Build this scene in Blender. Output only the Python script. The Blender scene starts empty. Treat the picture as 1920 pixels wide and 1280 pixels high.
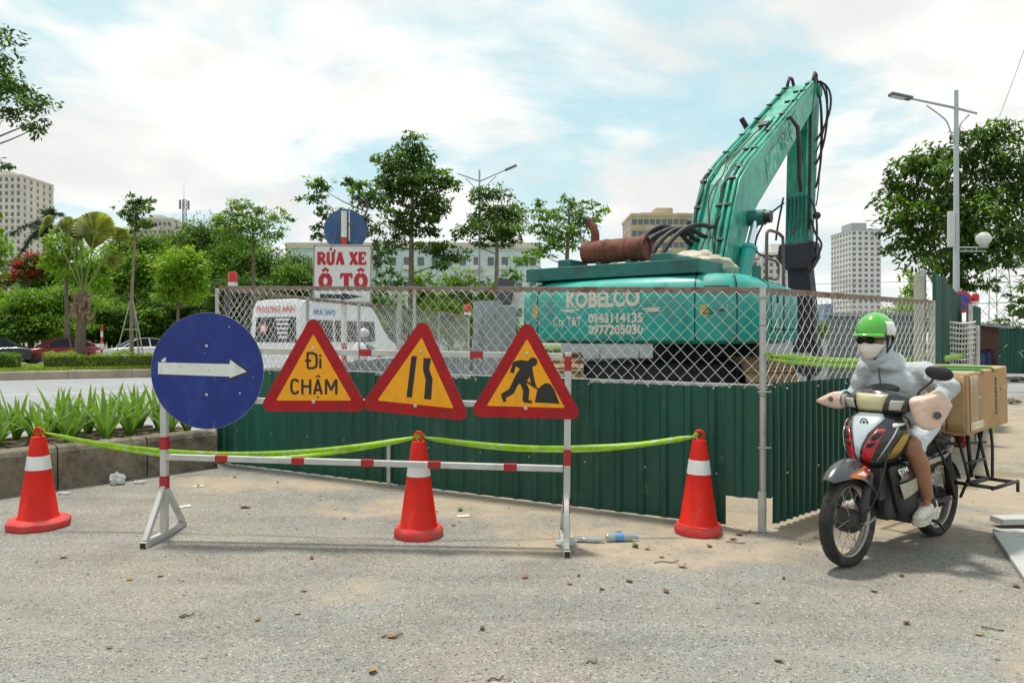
import bpy, bmesh, math, random
from mathutils import Vector as V, Matrix as M, noise as N
R = math.radians
random.seed(11)
S = bpy.context.scene
COL = S.collection

# ------------------------------------------------------------------ camera
FPX, CX, CY, H = 1387.0, 960.0, 635.0, 1.42
cam_d = bpy.data.cameras.new('camera'); cam = bpy.data.objects.new('camera', cam_d); COL.objects.link(cam)
cam.location = (0, 0, H); cam.rotation_euler = (R(90), 0, 0)
cam_d.sensor_width = 36; cam_d.lens = 36*FPX/1920; cam_d.shift_y = -5/1920
cam_d.clip_start = .05; cam_d.clip_end = 6000
S.camera = cam
def P(x, y, Y): return V(((x-CX)/FPX*Y, Y, H-(y-CY)/FPX*Y))       # pixel at a known distance
def G(x, y, z=0): return P(x, y, FPX*(H-z)/(y-CY))                # pixel on the ground (or a level z)

# ------------------------------------------------------------------ sky and sun
SUN_DIR = V((.13, -.2, -1)).normalized()
w = bpy.data.worlds.new('World'); S.world = w; w.use_nodes = True
nt = w.node_tree; nd = nt.nodes; lk = nt.links; nd.clear()
out = nd.new('ShaderNodeOutputWorld'); bg = nd.new('ShaderNodeBackground'); bg.inputs[1].default_value = 1.0
lk.new(bg.outputs[0], out.inputs[0])
sky = nd.new('ShaderNodeTexSky'); sky.sky_type = 'NISHITA'; sky.sun_disc = False
sky.sun_elevation = math.asin(-SUN_DIR.z); sky.sun_rotation = math.atan2(-SUN_DIR.x, -SUN_DIR.y)
sky.air_density = 1.0; sky.dust_density = 2.0; sky.ozone_density = 1.0
tc = nd.new('ShaderNodeTexCoord'); sep = nd.new('ShaderNodeSeparateXYZ'); lk.new(tc.outputs['Generated'], sep.inputs[0])
def wmath(op, a, b=None):
    n = nd.new('ShaderNodeMath'); n.operation = op
    for i, v in enumerate((a, b)):
        if v is None: continue
        if isinstance(v, (int, float)): n.inputs[i].default_value = v
        else: lk.new(v, n.inputs[i])
    return n.outputs[0]
def wmix(f, a, b, blend='MIX'):
    n = nd.new('ShaderNodeMix'); n.data_type = 'RGBA'; n.blend_type = blend
    for s, v in ((0, f), (6, a), (7, b)):
        if isinstance(v, (int, float)): n.inputs[s].default_value = v
        elif isinstance(v, tuple): n.inputs[s].default_value = (*v, 1)
        else: lk.new(v, n.inputs[s])
    return n.outputs[2]
def wnoise(vec, scale, detail, rough, dist=0):
    n = nd.new('ShaderNodeTexNoise'); lk.new(vec, n.inputs['Vector']); n.inputs['Scale'].default_value = scale
    n.inputs['Detail'].default_value = detail; n.inputs['Roughness'].default_value = rough; n.inputs['Distortion'].default_value = dist
    return n.outputs[0]
def wramp(v, lo, hi):
    n = nd.new('ShaderNodeMapRange'); lk.new(v, n.inputs[0]); n.inputs[1].default_value = lo; n.inputs[2].default_value = hi
    n.interpolation_type = 'SMOOTHSTEP'; return n.outputs[0]
zc = wmath('ADD', wmath('MAXIMUM', sep.outputs[2], 0.0), .22)
comb = nd.new('ShaderNodeCombineXYZ')
lk.new(wmath('DIVIDE', sep.outputs[0], zc), comb.inputs[0]); lk.new(wmath('DIVIDE', sep.outputs[1], zc), comb.inputs[1])
shift = nd.new('ShaderNodeVectorMath'); shift.operation = 'ADD'; lk.new(comb.outputs[0], shift.inputs[0]); shift.inputs[1].default_value = (0.4, 2.2, 0)
pv = shift.outputs[0]
cl_big = wramp(wnoise(pv, .95, 9, .56, .35), .40, .53)
cl_fine = wramp(wnoise(pv, 2.6, 8, .62, .2), .36, .74)
cover = wmath('MAXIMUM', cl_big, wmath('MULTIPLY', cl_fine, .50))
low = wramp(sep.outputs[2], .26, .02)
cover = wmath('MAXIMUM', cover, wmath('MULTIPLY', low, .85))
shade = wramp(wnoise(pv, 1.7, 7, .55, .3), .34, .64)
cloud = wmix(shade, (.80, .805, .79), (1.02, 1.01, .975))
blue = wmix(.74, wmix(1.0, sky.outputs[0], (.11, .11, .11), 'MULTIPLY'), (.57, .86, .90))
lk.new(wmix(cover, blue, cloud), bg.inputs[0])
sun_d = bpy.data.lights.new('sun', 'SUN'); sun_d.energy = 3.5; sun_d.angle = R(5); sun_d.color = (1, .95, .86)
sun = bpy.data.objects.new('sun', sun_d); COL.objects.link(sun); sun.location = (0, 0, 60)
sun.rotation_euler = SUN_DIR.to_track_quat('-Z', 'Y').to_euler()
S.view_settings.view_transform = 'Standard'; S.view_settings.look = 'None'
S.view_settings.exposure = 0.13; S.view_settings.gamma = 1.0; S.view_settings.use_curve_mapping = False

# ------------------------------------------------------------------ materials
MATS = {}
def pbr(name, col, rough=.6, metal=0, var=.12, scale=3.0, bump=0, bscale=60, dirt=None, dlo=.52, dhi=.7, dscale=4.0,
        coat=0, island=0, trans=0, spec=.5, stretch=None, alpha=1, emit=0, orand=0, leafy=False, grime=None, crease=None):
    if name in MATS: return MATS[name]
    m = bpy.data.materials.new(name); m.use_nodes = True; MATS[name] = m
    t = m.node_tree; n = t.nodes; l = t.links; b = n['Principled BSDF']
    b.inputs['Roughness'].default_value = rough; b.inputs['Metallic'].default_value = metal
    b.inputs['Specular IOR Level'].default_value = spec; b.inputs['Coat Weight'].default_value = coat
    b.inputs['Coat Roughness'].default_value = .12; b.inputs['Alpha'].default_value = alpha
    if emit:
        b.inputs['Emission Color'].default_value = (*col, 1); b.inputs['Emission Strength'].default_value = emit
    c = n.new('ShaderNodeTexCoord'); src = c.outputs['Object']
    if stretch:
        mp = n.new('ShaderNodeMapping'); l.new(src, mp.inputs[0]); mp.inputs['Scale'].default_value = stretch; src = mp.outputs[0]
    nz = n.new('ShaderNodeTexNoise'); l.new(src, nz.inputs['Vector']); nz.inputs['Scale'].default_value = scale; nz.inputs['Detail'].default_value = 6
    nz.inputs['Roughness'].default_value = .62
    def mix(f, a, bb, blend='MIX'):
        q = n.new('ShaderNodeMix'); q.data_type = 'RGBA'; q.blend_type = blend
        for s, v in ((0, f), (6, a), (7, bb)):
            if isinstance(v, (int, float)): q.inputs[s].default_value = v
            elif isinstance(v, tuple): q.inputs[s].default_value = (*v, 1)
            else: l.new(v, q.inputs[s])
        return q.outputs[2]
    def rng(v, a, bb, c0=0, c1=1):
        q = n.new('ShaderNodeMapRange'); l.new(v, q.inputs[0])
        for i, x in enumerate((a, bb, c0, c1)): q.inputs[i+1].default_value = x
        return q.outputs[0]
    lo = tuple(max(0, x*(1-var)) for x in col); hi = tuple(min(1, x*(1+var)) for x in col)
    cc = mix(rng(nz.outputs[0], .3, .7), lo, hi)
    if island:
        g = n.new('ShaderNodeNewGeometry')
        k = n.new('ShaderNodeHueSaturation'); l.new(cc, k.inputs['Color'])
        l.new(rng(g.outputs['Random Per Island'], 0, 1, 1-island, 1+island), k.inputs['Value'])
        l.new(rng(g.outputs['Random Per Island'], 0, 1, .5+.035*island, .5-.035*island), k.inputs['Hue']); cc = k.outputs[0]
    if orand:
        oi = n.new('ShaderNodeObjectInfo'); k = n.new('ShaderNodeHueSaturation'); l.new(cc, k.inputs['Color'])
        l.new(rng(oi.outputs['Random'], 0, 1, 1-orand, 1+orand), k.inputs['Value']); cc = k.outputs[0]
    if dirt:
        dn = n.new('ShaderNodeTexNoise'); l.new(src, dn.inputs['Vector']); dn.inputs['Scale'].default_value = dscale
        dn.inputs['Detail'].default_value = 8; dn.inputs['Roughness'].default_value = .68
        f = rng(dn.outputs[0], dlo, dhi); cc = mix(f, cc, dirt)
        l.new(rng(f, 0, 1, rough, min(1, rough+.3)), b.inputs['Roughness'])
    if grime:
        gc_, glo, ghi, gs, gst = grime; mp2 = n.new('ShaderNodeMapping'); l.new(c.outputs['Object'], mp2.inputs[0]); mp2.inputs['Scale'].default_value = gst; mp2.inputs['Location'].default_value = (3.3, 1.7, 9.1)
        gn = n.new('ShaderNodeTexNoise'); l.new(mp2.outputs[0], gn.inputs['Vector']); gn.inputs['Scale'].default_value = gs; gn.inputs['Detail'].default_value = 9; gn.inputs['Roughness'].default_value = .7
        cc = mix(rng(gn.outputs[0], glo, ghi), cc, gc_)
    l.new(cc, b.inputs['Base Color'])
    if bump:
        bn = n.new('ShaderNodeTexNoise'); l.new(src, bn.inputs['Vector']); bn.inputs['Scale'].default_value = bscale; bn.inputs['Detail'].default_value = 5
        bb = n.new('ShaderNodeBump'); bb.inputs['Strength'].default_value = bump; bb.inputs['Distance'].default_value = .02
        l.new(bn.outputs[0], bb.inputs['Height']); l.new(bb.outputs[0], b.inputs['Normal'])
    if crease:
        cs_, cst, cmap = crease; mp3 = n.new('ShaderNodeMapping'); l.new(c.outputs['Object'], mp3.inputs[0]); mp3.inputs['Scale'].default_value = cmap; mp3.inputs['Rotation'].default_value = (.3, .5, .2)
        cn = n.new('ShaderNodeTexNoise'); l.new(mp3.outputs[0], cn.inputs['Vector']); cn.inputs['Scale'].default_value = cs_; cn.inputs['Detail'].default_value = 3; cn.inputs['Distortion'].default_value = .8
        q1 = n.new('ShaderNodeMath'); q1.operation = 'SUBTRACT'; l.new(cn.outputs[0], q1.inputs[0]); q1.inputs[1].default_value = .5
        q2 = n.new('ShaderNodeMath'); q2.operation = 'ABSOLUTE'; l.new(q1.outputs[0], q2.inputs[0]); q3 = n.new('ShaderNodeMath'); q3.operation = 'POWER'; l.new(q2.outputs[0], q3.inputs[0]); q3.inputs[1].default_value = .6
        b3 = n.new('ShaderNodeBump'); b3.inputs['Strength'].default_value = cst; b3.inputs['Distance'].default_value = .035; l.new(q3.outputs[0], b3.inputs['Height'])
        if bump: l.new(bb.outputs[0], b3.inputs['Normal'])
        l.new(b3.outputs[0], b.inputs['Normal'])
    if trans:
        tr = n.new('ShaderNodeBsdfTranslucent'); l.new(mix(1.0, cc, (1.25, 1.35, .6) if leafy else (1, 1, 1), 'MULTIPLY'), tr.inputs[0])
        ms = n.new('ShaderNodeMixShader'); ms.inputs[0].default_value = trans
        l.new(b.outputs[0], ms.inputs[1]); l.new(tr.outputs[0], ms.inputs[2]); l.new(ms.outputs[0], n['Material Output'].inputs[0])
    return m
def glass(name, col=(.02, .025, .03), rough=.06):
    return pbr(name, col, rough, 0, .05, spec=.8, coat=.6)

# ------------------------------------------------------------------ mesh builder
class MB:
    def __init__(s): s.v = []; s.f = []; s.mi = []; s.cur = 0
    def add(s, vs, fs):
        b = len(s.v); s.v += [V(p) for p in vs]; s.f += [tuple(b+i for i in f) for f in fs]; s.mi += [s.cur]*len(fs); return s
    def box(s, c, size, rot=None):
        x, y, z = (q/2 for q in size); m = rot or M.Identity(3); c = V(c)
        vs = [c + m @ V((sx*x, sy*y, sz*z)) for sz in (-1, 1) for sy in (-1, 1) for sx in (-1, 1)]
        return s.add(vs, [(0,2,3,1),(4,5,7,6),(0,1,5,4),(2,6,7,3),(0,4,6,2),(1,3,7,5)])
    def bar(s, a, b, wd, ht=None, up=(0, 0, 1)):
        a, b = V(a), V(b); d = (b-a); L = d.length; d.normalize(); up = V(up)
        if abs(d.dot(up)) > .98: up = V((0, 1, 0)) if abs(d.y) < .9 else V((1, 0, 0))
        sd = d.cross(up).normalized(); u = sd.cross(d).normalized()
        return s.box((a+b)/2, (wd, L, ht or wd), M((sd, d, u)).transposed())
    def tube(s, pts, r, seg=8, caps=True, flat=1.0):
        pts = [V(p) for p in pts]; n = len(pts)
        rr = r if isinstance(r, (list, tuple)) else [r]*n
        b = len(s.v); pu = None; vs = []; fs = []
        for i, p in enumerate(pts):
            t = (pts[min(i+1, n-1)]-pts[max(i-1, 0)]).normalized()
            if pu is None:
                pu = V((0, 0, 1)) if abs(t.z) < .9 else V((1, 0, 0))
            u = (pu - t*pu.dot(t))
            if u.length < 1e-5: u = t.orthogonal()
            u.normalize(); pu = u; w2 = t.cross(u)
            for k in range(seg):
                a = 2*math.pi*k/seg; vs.append(p + (u*math.cos(a)*flat + w2*math.sin(a))*rr[i])
        for i in range(n-1):
            for k in range(seg):
                k2 = (k+1) % seg; fs.append((i*seg+k, i*seg+k2, (i+1)*seg+k2, (i+1)*seg+k))
        if caps: fs.append(tuple(range(seg-1, -1, -1))); fs.append(tuple((n-1)*seg+k for k in range(seg)))
        return s.add(vs, fs)
    def cyl(s, a, b, r, r2=None, seg=16): return s.tube([a, b], [r, r if r2 is None else r2], seg)
    def lathe(s, prof, c=(0, 0, 0), axis=(0, 0, 1), seg=24):
        c = V(c); ax = V(axis).normalized(); u = ax.orthogonal().normalized(); w2 = ax.cross(u); vs = []; fs = []; n = len(prof)
        for r, z in prof:
            for k in range(seg):
                a = 2*math.pi*k/seg; vs.append(c+ax*z+(u*math.cos(a)+w2*math.sin(a))*r)
        for i in range(n-1):
            for k in range(seg):
                k2 = (k+1) % seg; fs.append((i*seg+k, i*seg+k2, (i+1)*seg+k2, (i+1)*seg+k))
        fs.append(tuple(range(seg-1, -1, -1))); fs.append(tuple((n-1)*seg+k for k in range(seg)))
        return s.add(vs, fs)
    def prism(s, pts2, depth, o=(0, 0, 0), ux=(1, 0, 0), uy=(0, 0, 1)):      # outline in ux/uy, extruded along ux x uy by depth
        o, ux, uy = V(o), V(ux), V(uy); nn = ux.cross(uy).normalized(); k = len(pts2)
        a = [o+ux*x+uy*y for x, y in pts2]; bq = [p+nn*depth for p in a]
        fs = [tuple(range(k-1, -1, -1)), tuple(range(k, 2*k))] + [(i, (i+1) % k, k+(i+1) % k, k+i) for i in range(k)]
        return s.add(a+bq, fs)
    def loft(s, secs, closed=True, caps=True):
        n = len(secs[0]); vs = [p for q in secs for p in q]; fs = []
        for i in range(len(secs)-1):
            for k in range(n if closed else n-1):
                k2 = (k+1) % n; fs.append((i*n+k, i*n+k2, (i+1)*n+k2, (i+1)*n+k))
        if caps and closed: fs.append(tuple(range(n-1, -1, -1))); fs.append(tuple((len(secs)-1)*n+k for k in range(n)))
        return s.add(vs, fs)
    def ell(s, c, r, rot=None, seg=14, rings=9):
        c = V(c); m = rot or M.Identity(3); r = r if isinstance(r, (tuple, list)) else (r, r, r); vs = []; fs = []
        for i in range(1, rings):
            t = math.pi*i/rings
            for k in range(seg):
                a = 2*math.pi*k/seg
                vs.append(c+m @ V((r[0]*math.sin(t)*math.cos(a), r[1]*math.sin(t)*math.sin(a), r[2]*math.cos(t))))
        for i in range(rings-2):
            for k in range(seg):
                k2 = (k+1) % seg; fs.append((i*seg+k, (i+1)*seg+k, (i+1)*seg+k2, i*seg+k2))
        top = len(vs); vs += [c+m @ V((0, 0, r[2])), c+m @ V((0, 0, -r[2]))]; q = (rings-2)*seg
        for k in range(seg): fs.append((top, k, (k+1) % seg)); fs.append((top+1, q+(k+1) % seg, q+k))
        return s.add(vs, fs)
    def cap(s, a, b, ra, rb, seg=12):                                           # tapered capsule
        a, b = V(a), V(b); d = b-a; L = d.length; d.normalize()
        pts = []; rr = []
        for t in (-1, -.8, -.45): pts.append(a+d*ra*t); rr.append(ra*math.sqrt(max(.0004, 1-t*t)))
        for t in (0, .33, .67, 1): pts.append(a+d*L*t); rr.append(ra+(rb-ra)*t)
        for t in (.45, .8, 1): pts.append(b+d*rb*t); rr.append(rb*math.sqrt(max(.0004, 1-t*t)))
        return s.tube(pts, rr, seg)
    def torus(s, c, ax, Rr, r, seg=32, s2=8, flat=1.0):
        c = V(c); ax = V(ax).normalized(); u = ax.orthogonal().normalized(); w2 = ax.cross(u); vs = []; fs = []
        for i in range(seg):
            a = 2*math.pi*i/seg; d = u*math.cos(a)+w2*math.sin(a)
            for k in range(s2):
                t = 2*math.pi*k/s2; vs.append(c+d*(Rr+r*math.cos(t))+ax*r*flat*math.sin(t))
        for i in range(seg):
            for k in range(s2):
                i2 = (i+1) % seg; k2 = (k+1) % s2; fs.append((i*s2+k, i2*s2+k, i2*s2+k2, i*s2+k2))
        return s.add(vs, fs)
    def build(s, name, mats, parent=None, world=False, smooth=False, sub=0, bevel=0, remesh=0, solid=0, bseg=2):
        me = bpy.data.meshes.new(name); vv = s.v
        if world and parent is not None:
            q = parent.matrix_basis
            if parent.parent is not None: q = parent.parent.matrix_basis @ q
            q = q.inverted(); vv = [q @ p for p in vv]
        me.from_pydata([tuple(p) for p in vv], [], s.f); me.update()
        mats = mats if isinstance(mats, (list, tuple)) else [mats]
        for m in mats: me.materials.append(m)
        if len(mats) > 1: me.polygons.foreach_set('material_index', s.mi)
        bm = bmesh.new(); bm.from_mesh(me); bmesh.ops.recalc_face_normals(bm, faces=bm.faces) if len(s.f) < 60000 else None
        bm.to_mesh(me); bm.free()
        o = bpy.data.objects.new(name, me); COL.objects.link(o); o.parent = parent
        if solid: k = o.modifiers.new('solid', 'SOLIDIFY'); k.thickness = solid; k.offset = 0
        if remesh:
            k = o.modifiers.new('remesh', 'REMESH'); k.mode = 'VOXEL'; k.voxel_size = remesh; k.use_smooth_shade = True
            k = o.modifiers.new('smooth', 'SMOOTH'); k.iterations = 5; k.factor = .5
        if bevel:
            k = o.modifiers.new('bevel', 'BEVEL'); k.width = bevel; k.segments = bseg; k.limit_method = 'ANGLE'; k.angle_limit = R(35)
        if sub: k = o.modifiers.new('sub', 'SUBSURF'); k.levels = sub; k.render_levels = sub
        if smooth:
            me.polygons.foreach_set('use_smooth', [True]*len(me.polygons))
            if smooth == 2: 
                for e in me.edges: pass
                try: me.set_sharp_from_angle(angle=R(40))
                except Exception: pass
        me.update(); return o
def tag(o, label, cat, group=None, kind=None):
    o['label'] = label; o['category'] = cat
    if group: o['group'] = group
    if kind: o['kind'] = kind
    return o
def thing(name, label, cat, loc=(0, 0, 0), rz=0, group=None):
    o = bpy.data.objects.new(name, None); COL.objects.link(o); o.empty_display_size = .2
    o.location = loc; o.rotation_euler = (0, 0, rz); return tag(o, label, cat, group)
def struct(o): o['kind'] = 'structure'; return o
def copy_tree(o, parent=None):
    c = o.copy(); COL.objects.link(c); c.parent = parent
    for ch in list(o.children): copy_tree(ch, c)
    return c
def text_pts(body, size, bold=0.0, align='CENTER', sx=1.0, space=1.0):
    f = bpy.data.curves.new('lettering', 'FONT'); f.body = body; f.size = size; f.align_x = align; f.offset = bold; f.space_character = space
    f.resolution_u = 3
    o = bpy.data.objects.new('lettering', f); COL.objects.link(o)
    dg = bpy.context.evaluated_depsgraph_get(); e = o.evaluated_get(dg); me = e.to_mesh()
    vs = [V((v.co.x*sx, v.co.y, 0)) for v in me.vertices]; fs = [tuple(p.vertices) for p in me.polygons]
    e.to_mesh_clear(); bpy.data.objects.remove(o); bpy.data.curves.remove(f)
    return vs, fs
def put_text(mb, body, size, o, ux, uy, off=.004, **k):
    vs, fs = text_pts(body, size, **k); o, ux, uy = V(o), V(ux).normalized(), V(uy).normalized(); n = ux.cross(uy)
    return mb.add([o+ux*p.x+uy*p.y+n*off for p in vs], fs)
def rot_to(d, up=(0, 0, 1)):                       # columns: right, forward(d), up
    d = V(d).normalized(); r = d.cross(V(up)).normalized(); u = r.cross(d); return M((r, d, u)).transposed()
def circ(c, ax, r, n=24):
    ax = V(ax).normalized(); u = ax.orthogonal().normalized(); w2 = ax.cross(u); return [V(c)+(u*math.cos(2*math.pi*i/n)+w2*math.sin(2*math.pi*i/n))*r for i in range(n)]
# ------------------------------------------------------------------ shared materials
steel = pbr('galvanised steel', (.46, .46, .44), .45, .55, .18, 9, .1, 90, dirt=(.30, .24, .19), dlo=.55, dhi=.75, dscale=6)
steel_wire = pbr('galvanised wire', (.66, .66, .63), .5, .3, .12, 14)
rust_rail = pbr('rusty rail', (.27, .23, .20), .75, .2, .25, 9, .2, 70, dirt=(.20, .095, .05), dlo=.45, dhi=.62, dscale=9)
dark_post = pbr('dark angle iron', (.10, .10, .10), .6, .3, .25, 8, .1, 80, dirt=(.25, .2, .16))
green_sheet = pbr('green sheet paint', (.007, .078, .052), .42, 0, .25, 2.2, .35, 3, dirt=(.05, .10, .078), dlo=.52, dhi=.85, dscale=5, spec=.4, orand=.22, stretch=(1, 1, .35), grime=((.16, .16, .12), .60, .80, 7, (1, 1, .5)))
grey_sheet = pbr('grey sheet', (.30, .34, .36), .5, .2, .14, 2.0, .05, 20, dirt=(.2, .2, .18), dscale=3, stretch=(1, 1, .25))
alu = pbr('painted aluminium', (.50, .50, .47), .45, .25, .14, 7, .06, 90, dirt=(.34, .31, .26), dlo=.56, dhi=.78, dscale=9)
red_tape = pbr('red reflective tape', (.36, .012, .014), .4, 0, .15, 20, dirt=(.45, .12, .10), dlo=.62, dhi=.75, dscale=22)
black = pbr('matt black', (.012, .012, .013), .5, 0, .2, 9)
rubber = pbr('rubber', (.018, .018, .018), .75, 0, .25, 12, .3, 120, dirt=(.11, .095, .075), dlo=.5, dhi=.75, dscale=12)
concrete = pbr('old concrete', (.27, .225, .165), .9, 0, .28, 2.5, .6, 45, dirt=(.085, .072, .052), dlo=.38, dhi=.62, dscale=2.6, grime=((.34, .29, .22), .60, .74, 9, (1, 1, .6)))
kerb_mat = pbr('kerb concrete', (.36, .30, .23), .9, 0, .2, 1.4, .3, 25, dirt=(.17, .15, .10), dlo=.5, dhi=.7, dscale=1.2)
soil = pbr('soil', (.13, .095, .06), .95, 0, .35, 9, .9, 40)
bolt_mat = pbr('bolt', (.5, .49, .45), .4, .7, .2, 20)

# ------------------------------------------------------------------ ground material: worn gravelly asphalt with sand drifts
def ground_mat():
    m = bpy.data.materials.new('worn asphalt and sand'); m.use_nodes = True
    t = m.node_tree; n = t.nodes; l = t.links; b = n['Principled BSDF']; b.inputs['Roughness'].default_value = .92
    b.inputs['Specular IOR Level'].default_value = .25
    c = n.new('ShaderNodeTexCoord').outputs['Object']
    def nz(s, d=6, r=.6, dist=0):
        q = n.new('ShaderNodeTexNoise'); l.new(c, q.inputs['Vector']); q.inputs['Scale'].default_value = s; q.inputs['Detail'].default_value = d
        q.inputs['Roughness'].default_value = r; q.inputs['Distortion'].default_value = dist; return q.outputs[0]
    def rng(v, a, bb, c0=0, c1=1, sm=False):
        q = n.new('ShaderNodeMapRange'); l.new(v, q.inputs[0])
        if sm: q.interpolation_type = 'SMOOTHSTEP'
        for i, x in enumerate((a, bb, c0, c1)): q.inputs[i+1].default_value = x
        return q.outputs[0]
    def mx(f, a, bb, bl='MIX'):
        q = n.new('ShaderNodeMix'); q.data_type = 'RGBA'; q.blend_type = bl
        for s, v in ((0, f), (6, a), (7, bb)):
            if isinstance(v, (int, float)): q.inputs[s].default_value = v
            elif isinstance(v, tuple): q.inputs[s].default_value = (*v, 1)
            else: l.new(v, q.inputs[s])
        return q.outputs[2]
    def mt(op, a, bb):
        q = n.new('ShaderNodeMath'); q.operation = op
        for i, v in enumerate((a, bb)):
            if isinstance(v, (int, float)): q.inputs[i].default_value = v
            else: l.new(v, q.inputs[i])
        return q.outputs[0]
    vo = n.new('ShaderNodeTexVoronoi'); l.new(c, vo.inputs['Vector']); vo.inputs['Scale'].default_value = 200; vo.inputs['Randomness'].default_value = 1
    vs = n.new('ShaderNodeSeparateColor'); l.new(vo.outputs['Color'], vs.inputs[0])
    vo2 = n.new('ShaderNodeTexVoronoi'); l.new(c, vo2.inputs['Vector']); vo2.inputs['Scale'].default_value = 95
    vs2 = n.new('ShaderNodeSeparateColor'); l.new(vo2.outputs['Color'], vs2.inputs[0])
    stone = mx(rng(vs.outputs[0], 0, 1), (.232, .231, .214), (.33, .325, .298))
    stone = mx(rng(vs.outputs[1], .86, .95), stone, (.085, .08, .07))
    stone = mx(rng(vs2.outputs[1], .90, .97, 0, .7), stone, (.50, .48, .43))
    stone = mx(rng(vs2.outputs[0], .93, .99, 0, .8), stone, (.07, .065, .055))
    stone = mx(rng(nz(.55, 5, .6), .40, .68), stone, mx(1.0, stone, (1.14, 1.04, .92), 'MULTIPLY'))
    stone = mx(rng(nz(1.7, 7, .65, .5), .46, .70, 0, .75), stone, mx(1.0, stone, (.70, .70, .72), 'MULTIPLY'))
    stm = n.new('ShaderNodeMapping'); l.new(c, stm.inputs[0]); stm.inputs['Rotation'].default_value = (0, 0, .12); stm.inputs['Scale'].default_value = (.35, 3.2, 1)
    stn = n.new('ShaderNodeTexNoise'); l.new(stm.outputs[0], stn.inputs['Vector']); stn.inputs['Scale'].default_value = 1.1; stn.inputs['Detail'].default_value = 7; stn.inputs['Roughness'].default_value = .65
    stone = mx(rng(stn.outputs[0], .50, .70, 0, .6), stone, mx(1.0, stone, (.74, .74, .75), 'MULTIPLY'))
    stone = mx(rng(stn.outputs[0], .46, .30, 0, .5), stone, (.35, .33, .285))
    # sand: drifts along the foot of the hoarding and all over the right-hand side
    sandc = mx(rng(nz(5, 8, .7), .3, .7), (.34, .27, .19), (.44, .365, .275))
    sandc = mx(rng(nz(26, 4, .7), .56, .72, 0, .55), sandc, (.22, .17, .11))
    wet = rng(nz(1.25, 4, .55, .6), .53, .62, 0, .75, True)
    sp = n.new('ShaderNodeSeparateXYZ'); l.new(c, sp.inputs[0]); X, Y = sp.outputs[0], sp.outputs[1]
    def spot(x, y, rx, ry):
        u = mt('POWER', mt('ABSOLUTE', mt('DIVIDE', mt('SUBTRACT', X, x), rx), 0), 2.0); v = mt('POWER', mt('ABSOLUTE', mt('DIVIDE', mt('SUBTRACT', Y, y), ry), 0), 2.0)
        return mt('SUBTRACT', 1.0, mt('ADD', u, v))
    big = mt('MAXIMUM', mt('MAXIMUM', spot(2.6, 6.0, 2.0, 1.15), spot(1.1, 5.25, 1.7, .85)), mt('MAXIMUM', spot(4.6, 6.6, 1.9, 3.2), spot(-.2, 6.3, 1.7, .75)))
    big = mt('MAXIMUM', big, mt('MAXIMUM', spot(2.55, 3.2, .55, .6), spot(7.5, 12, 4, 9)))
    big = mt('MAXIMUM', big, mt('MAXIMUM', spot(5.0, 14, 9, 6.5), spot(-2.2, 7.3, 1.6, .5)))
    big = mt('MAXIMUM', big, mt('MULTIPLY', spot(-.75, 4.1, .7, .3), .35))
    edge = mt('ADD', big, mt('MULTIPLY', mt('SUBTRACT', nz(1.9, 8, .68, .4), .5), 3.4))
    sandf = rng(edge, .05, 1.05, 0, .92, True)
    damp = mt('MULTIPLY', wet, rng(mt('MAXIMUM', spot(3.75, 5.4, .95, 1.6), spot(4.6, 7.6, 1.2, 2.0)), -.2, .5))
    sandc = mx(damp, sandc, (.24, .165, .08))
    col = mx(sandf, stone, sandc)
    far = n.new('ShaderNodeVectorMath'); far.operation = 'LENGTH'; l.new(c, far.inputs[0])
    l.new(col, b.inputs['Base Color'])
    bh = mt('ADD', mt('MULTIPLY', mt('SUBTRACT', 1.0, rng(vo.outputs['Distance'], 0, .9)), mt('SUBTRACT', 1.0, mt('MULTIPLY', sandf, .75))), mt('MULTIPLY', nz(22, 6, .7), 1.2))
    bh = mt('ADD', bh, mt('MULTIPLY', nz(3.2, 4, .5), 2.0))
    bp = n.new('ShaderNodeBump'); bp.inputs['Strength'].default_value = .5; bp.inputs['Distance'].default_value = .012
    l.new(bh, bp.inputs['Height']); l.new(bp.outputs[0], b.inputs['Normal'])
    return m
g = MB(); g.add([(-900, -60, 0), (900, -60, 0), (900, 1600, 0), (-900, 1600, 0)], [(0, 1, 2, 3)])
struct(g.build('ground', ground_mat()))

# ------------------------------------------------------------------ the through road, its white lines, the planted median
road_mat = pbr('smooth asphalt', (.27, .275, .285), .8, 0, .10, .35, .12, 80, dirt=(.33, .33, .33), dlo=.5, dhi=.8, dscale=.25)
lawn_mat = pbr('lawn soil', (.10, .15, .035), .95, 0, .3, 4, .6, 30)
white_line = pbr('road marking paint', (.66, .66, .63), .7, 0, .1, 6, dirt=(.36, .36, .36), dlo=.55, dhi=.75, dscale=5)
md = V((.885, .466, 0)); mn = V((-.466, .885, 0)); m0 = V((-17.4, 25.1, 0))
pd_ = (V((-3.27, 8.17, 0))-V((-4.55, 6.61, 0))).normalized(); pn = V((-pd_.y, pd_.x, 0)); p0 = V((-4.55, 6.61, 0))
def quad(name, pts, z, mat, th=None):
    q = MB(); q.add([(p[0], p[1], z) for p in pts], [tuple(range(len(pts)))]); return q.build(name, mat)
e0 = p0+pn*1.5
ra, rb = e0-pd_*16, e0+pd_*2.6
rc = rb + md*70
struct(quad('road', [ra, rb, rc, m0+md*110+mn*.02, m0-md*40+mn*.02], .004, road_mat))
ln = MB()
for off, wd in ((8.0, .13), (.9, .14)):
    a = m0-mn*off-md*40; b = m0-mn*off+md*60
    ln.add([a+V((0, 0, .009)), b+V((0, 0, .009)), b+mn*wd+V((0, 0, .009)), a+mn*wd+V((0, 0, .009))], [(0, 1, 2, 3)])
struct(ln.build('lane_line', white_line))
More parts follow.
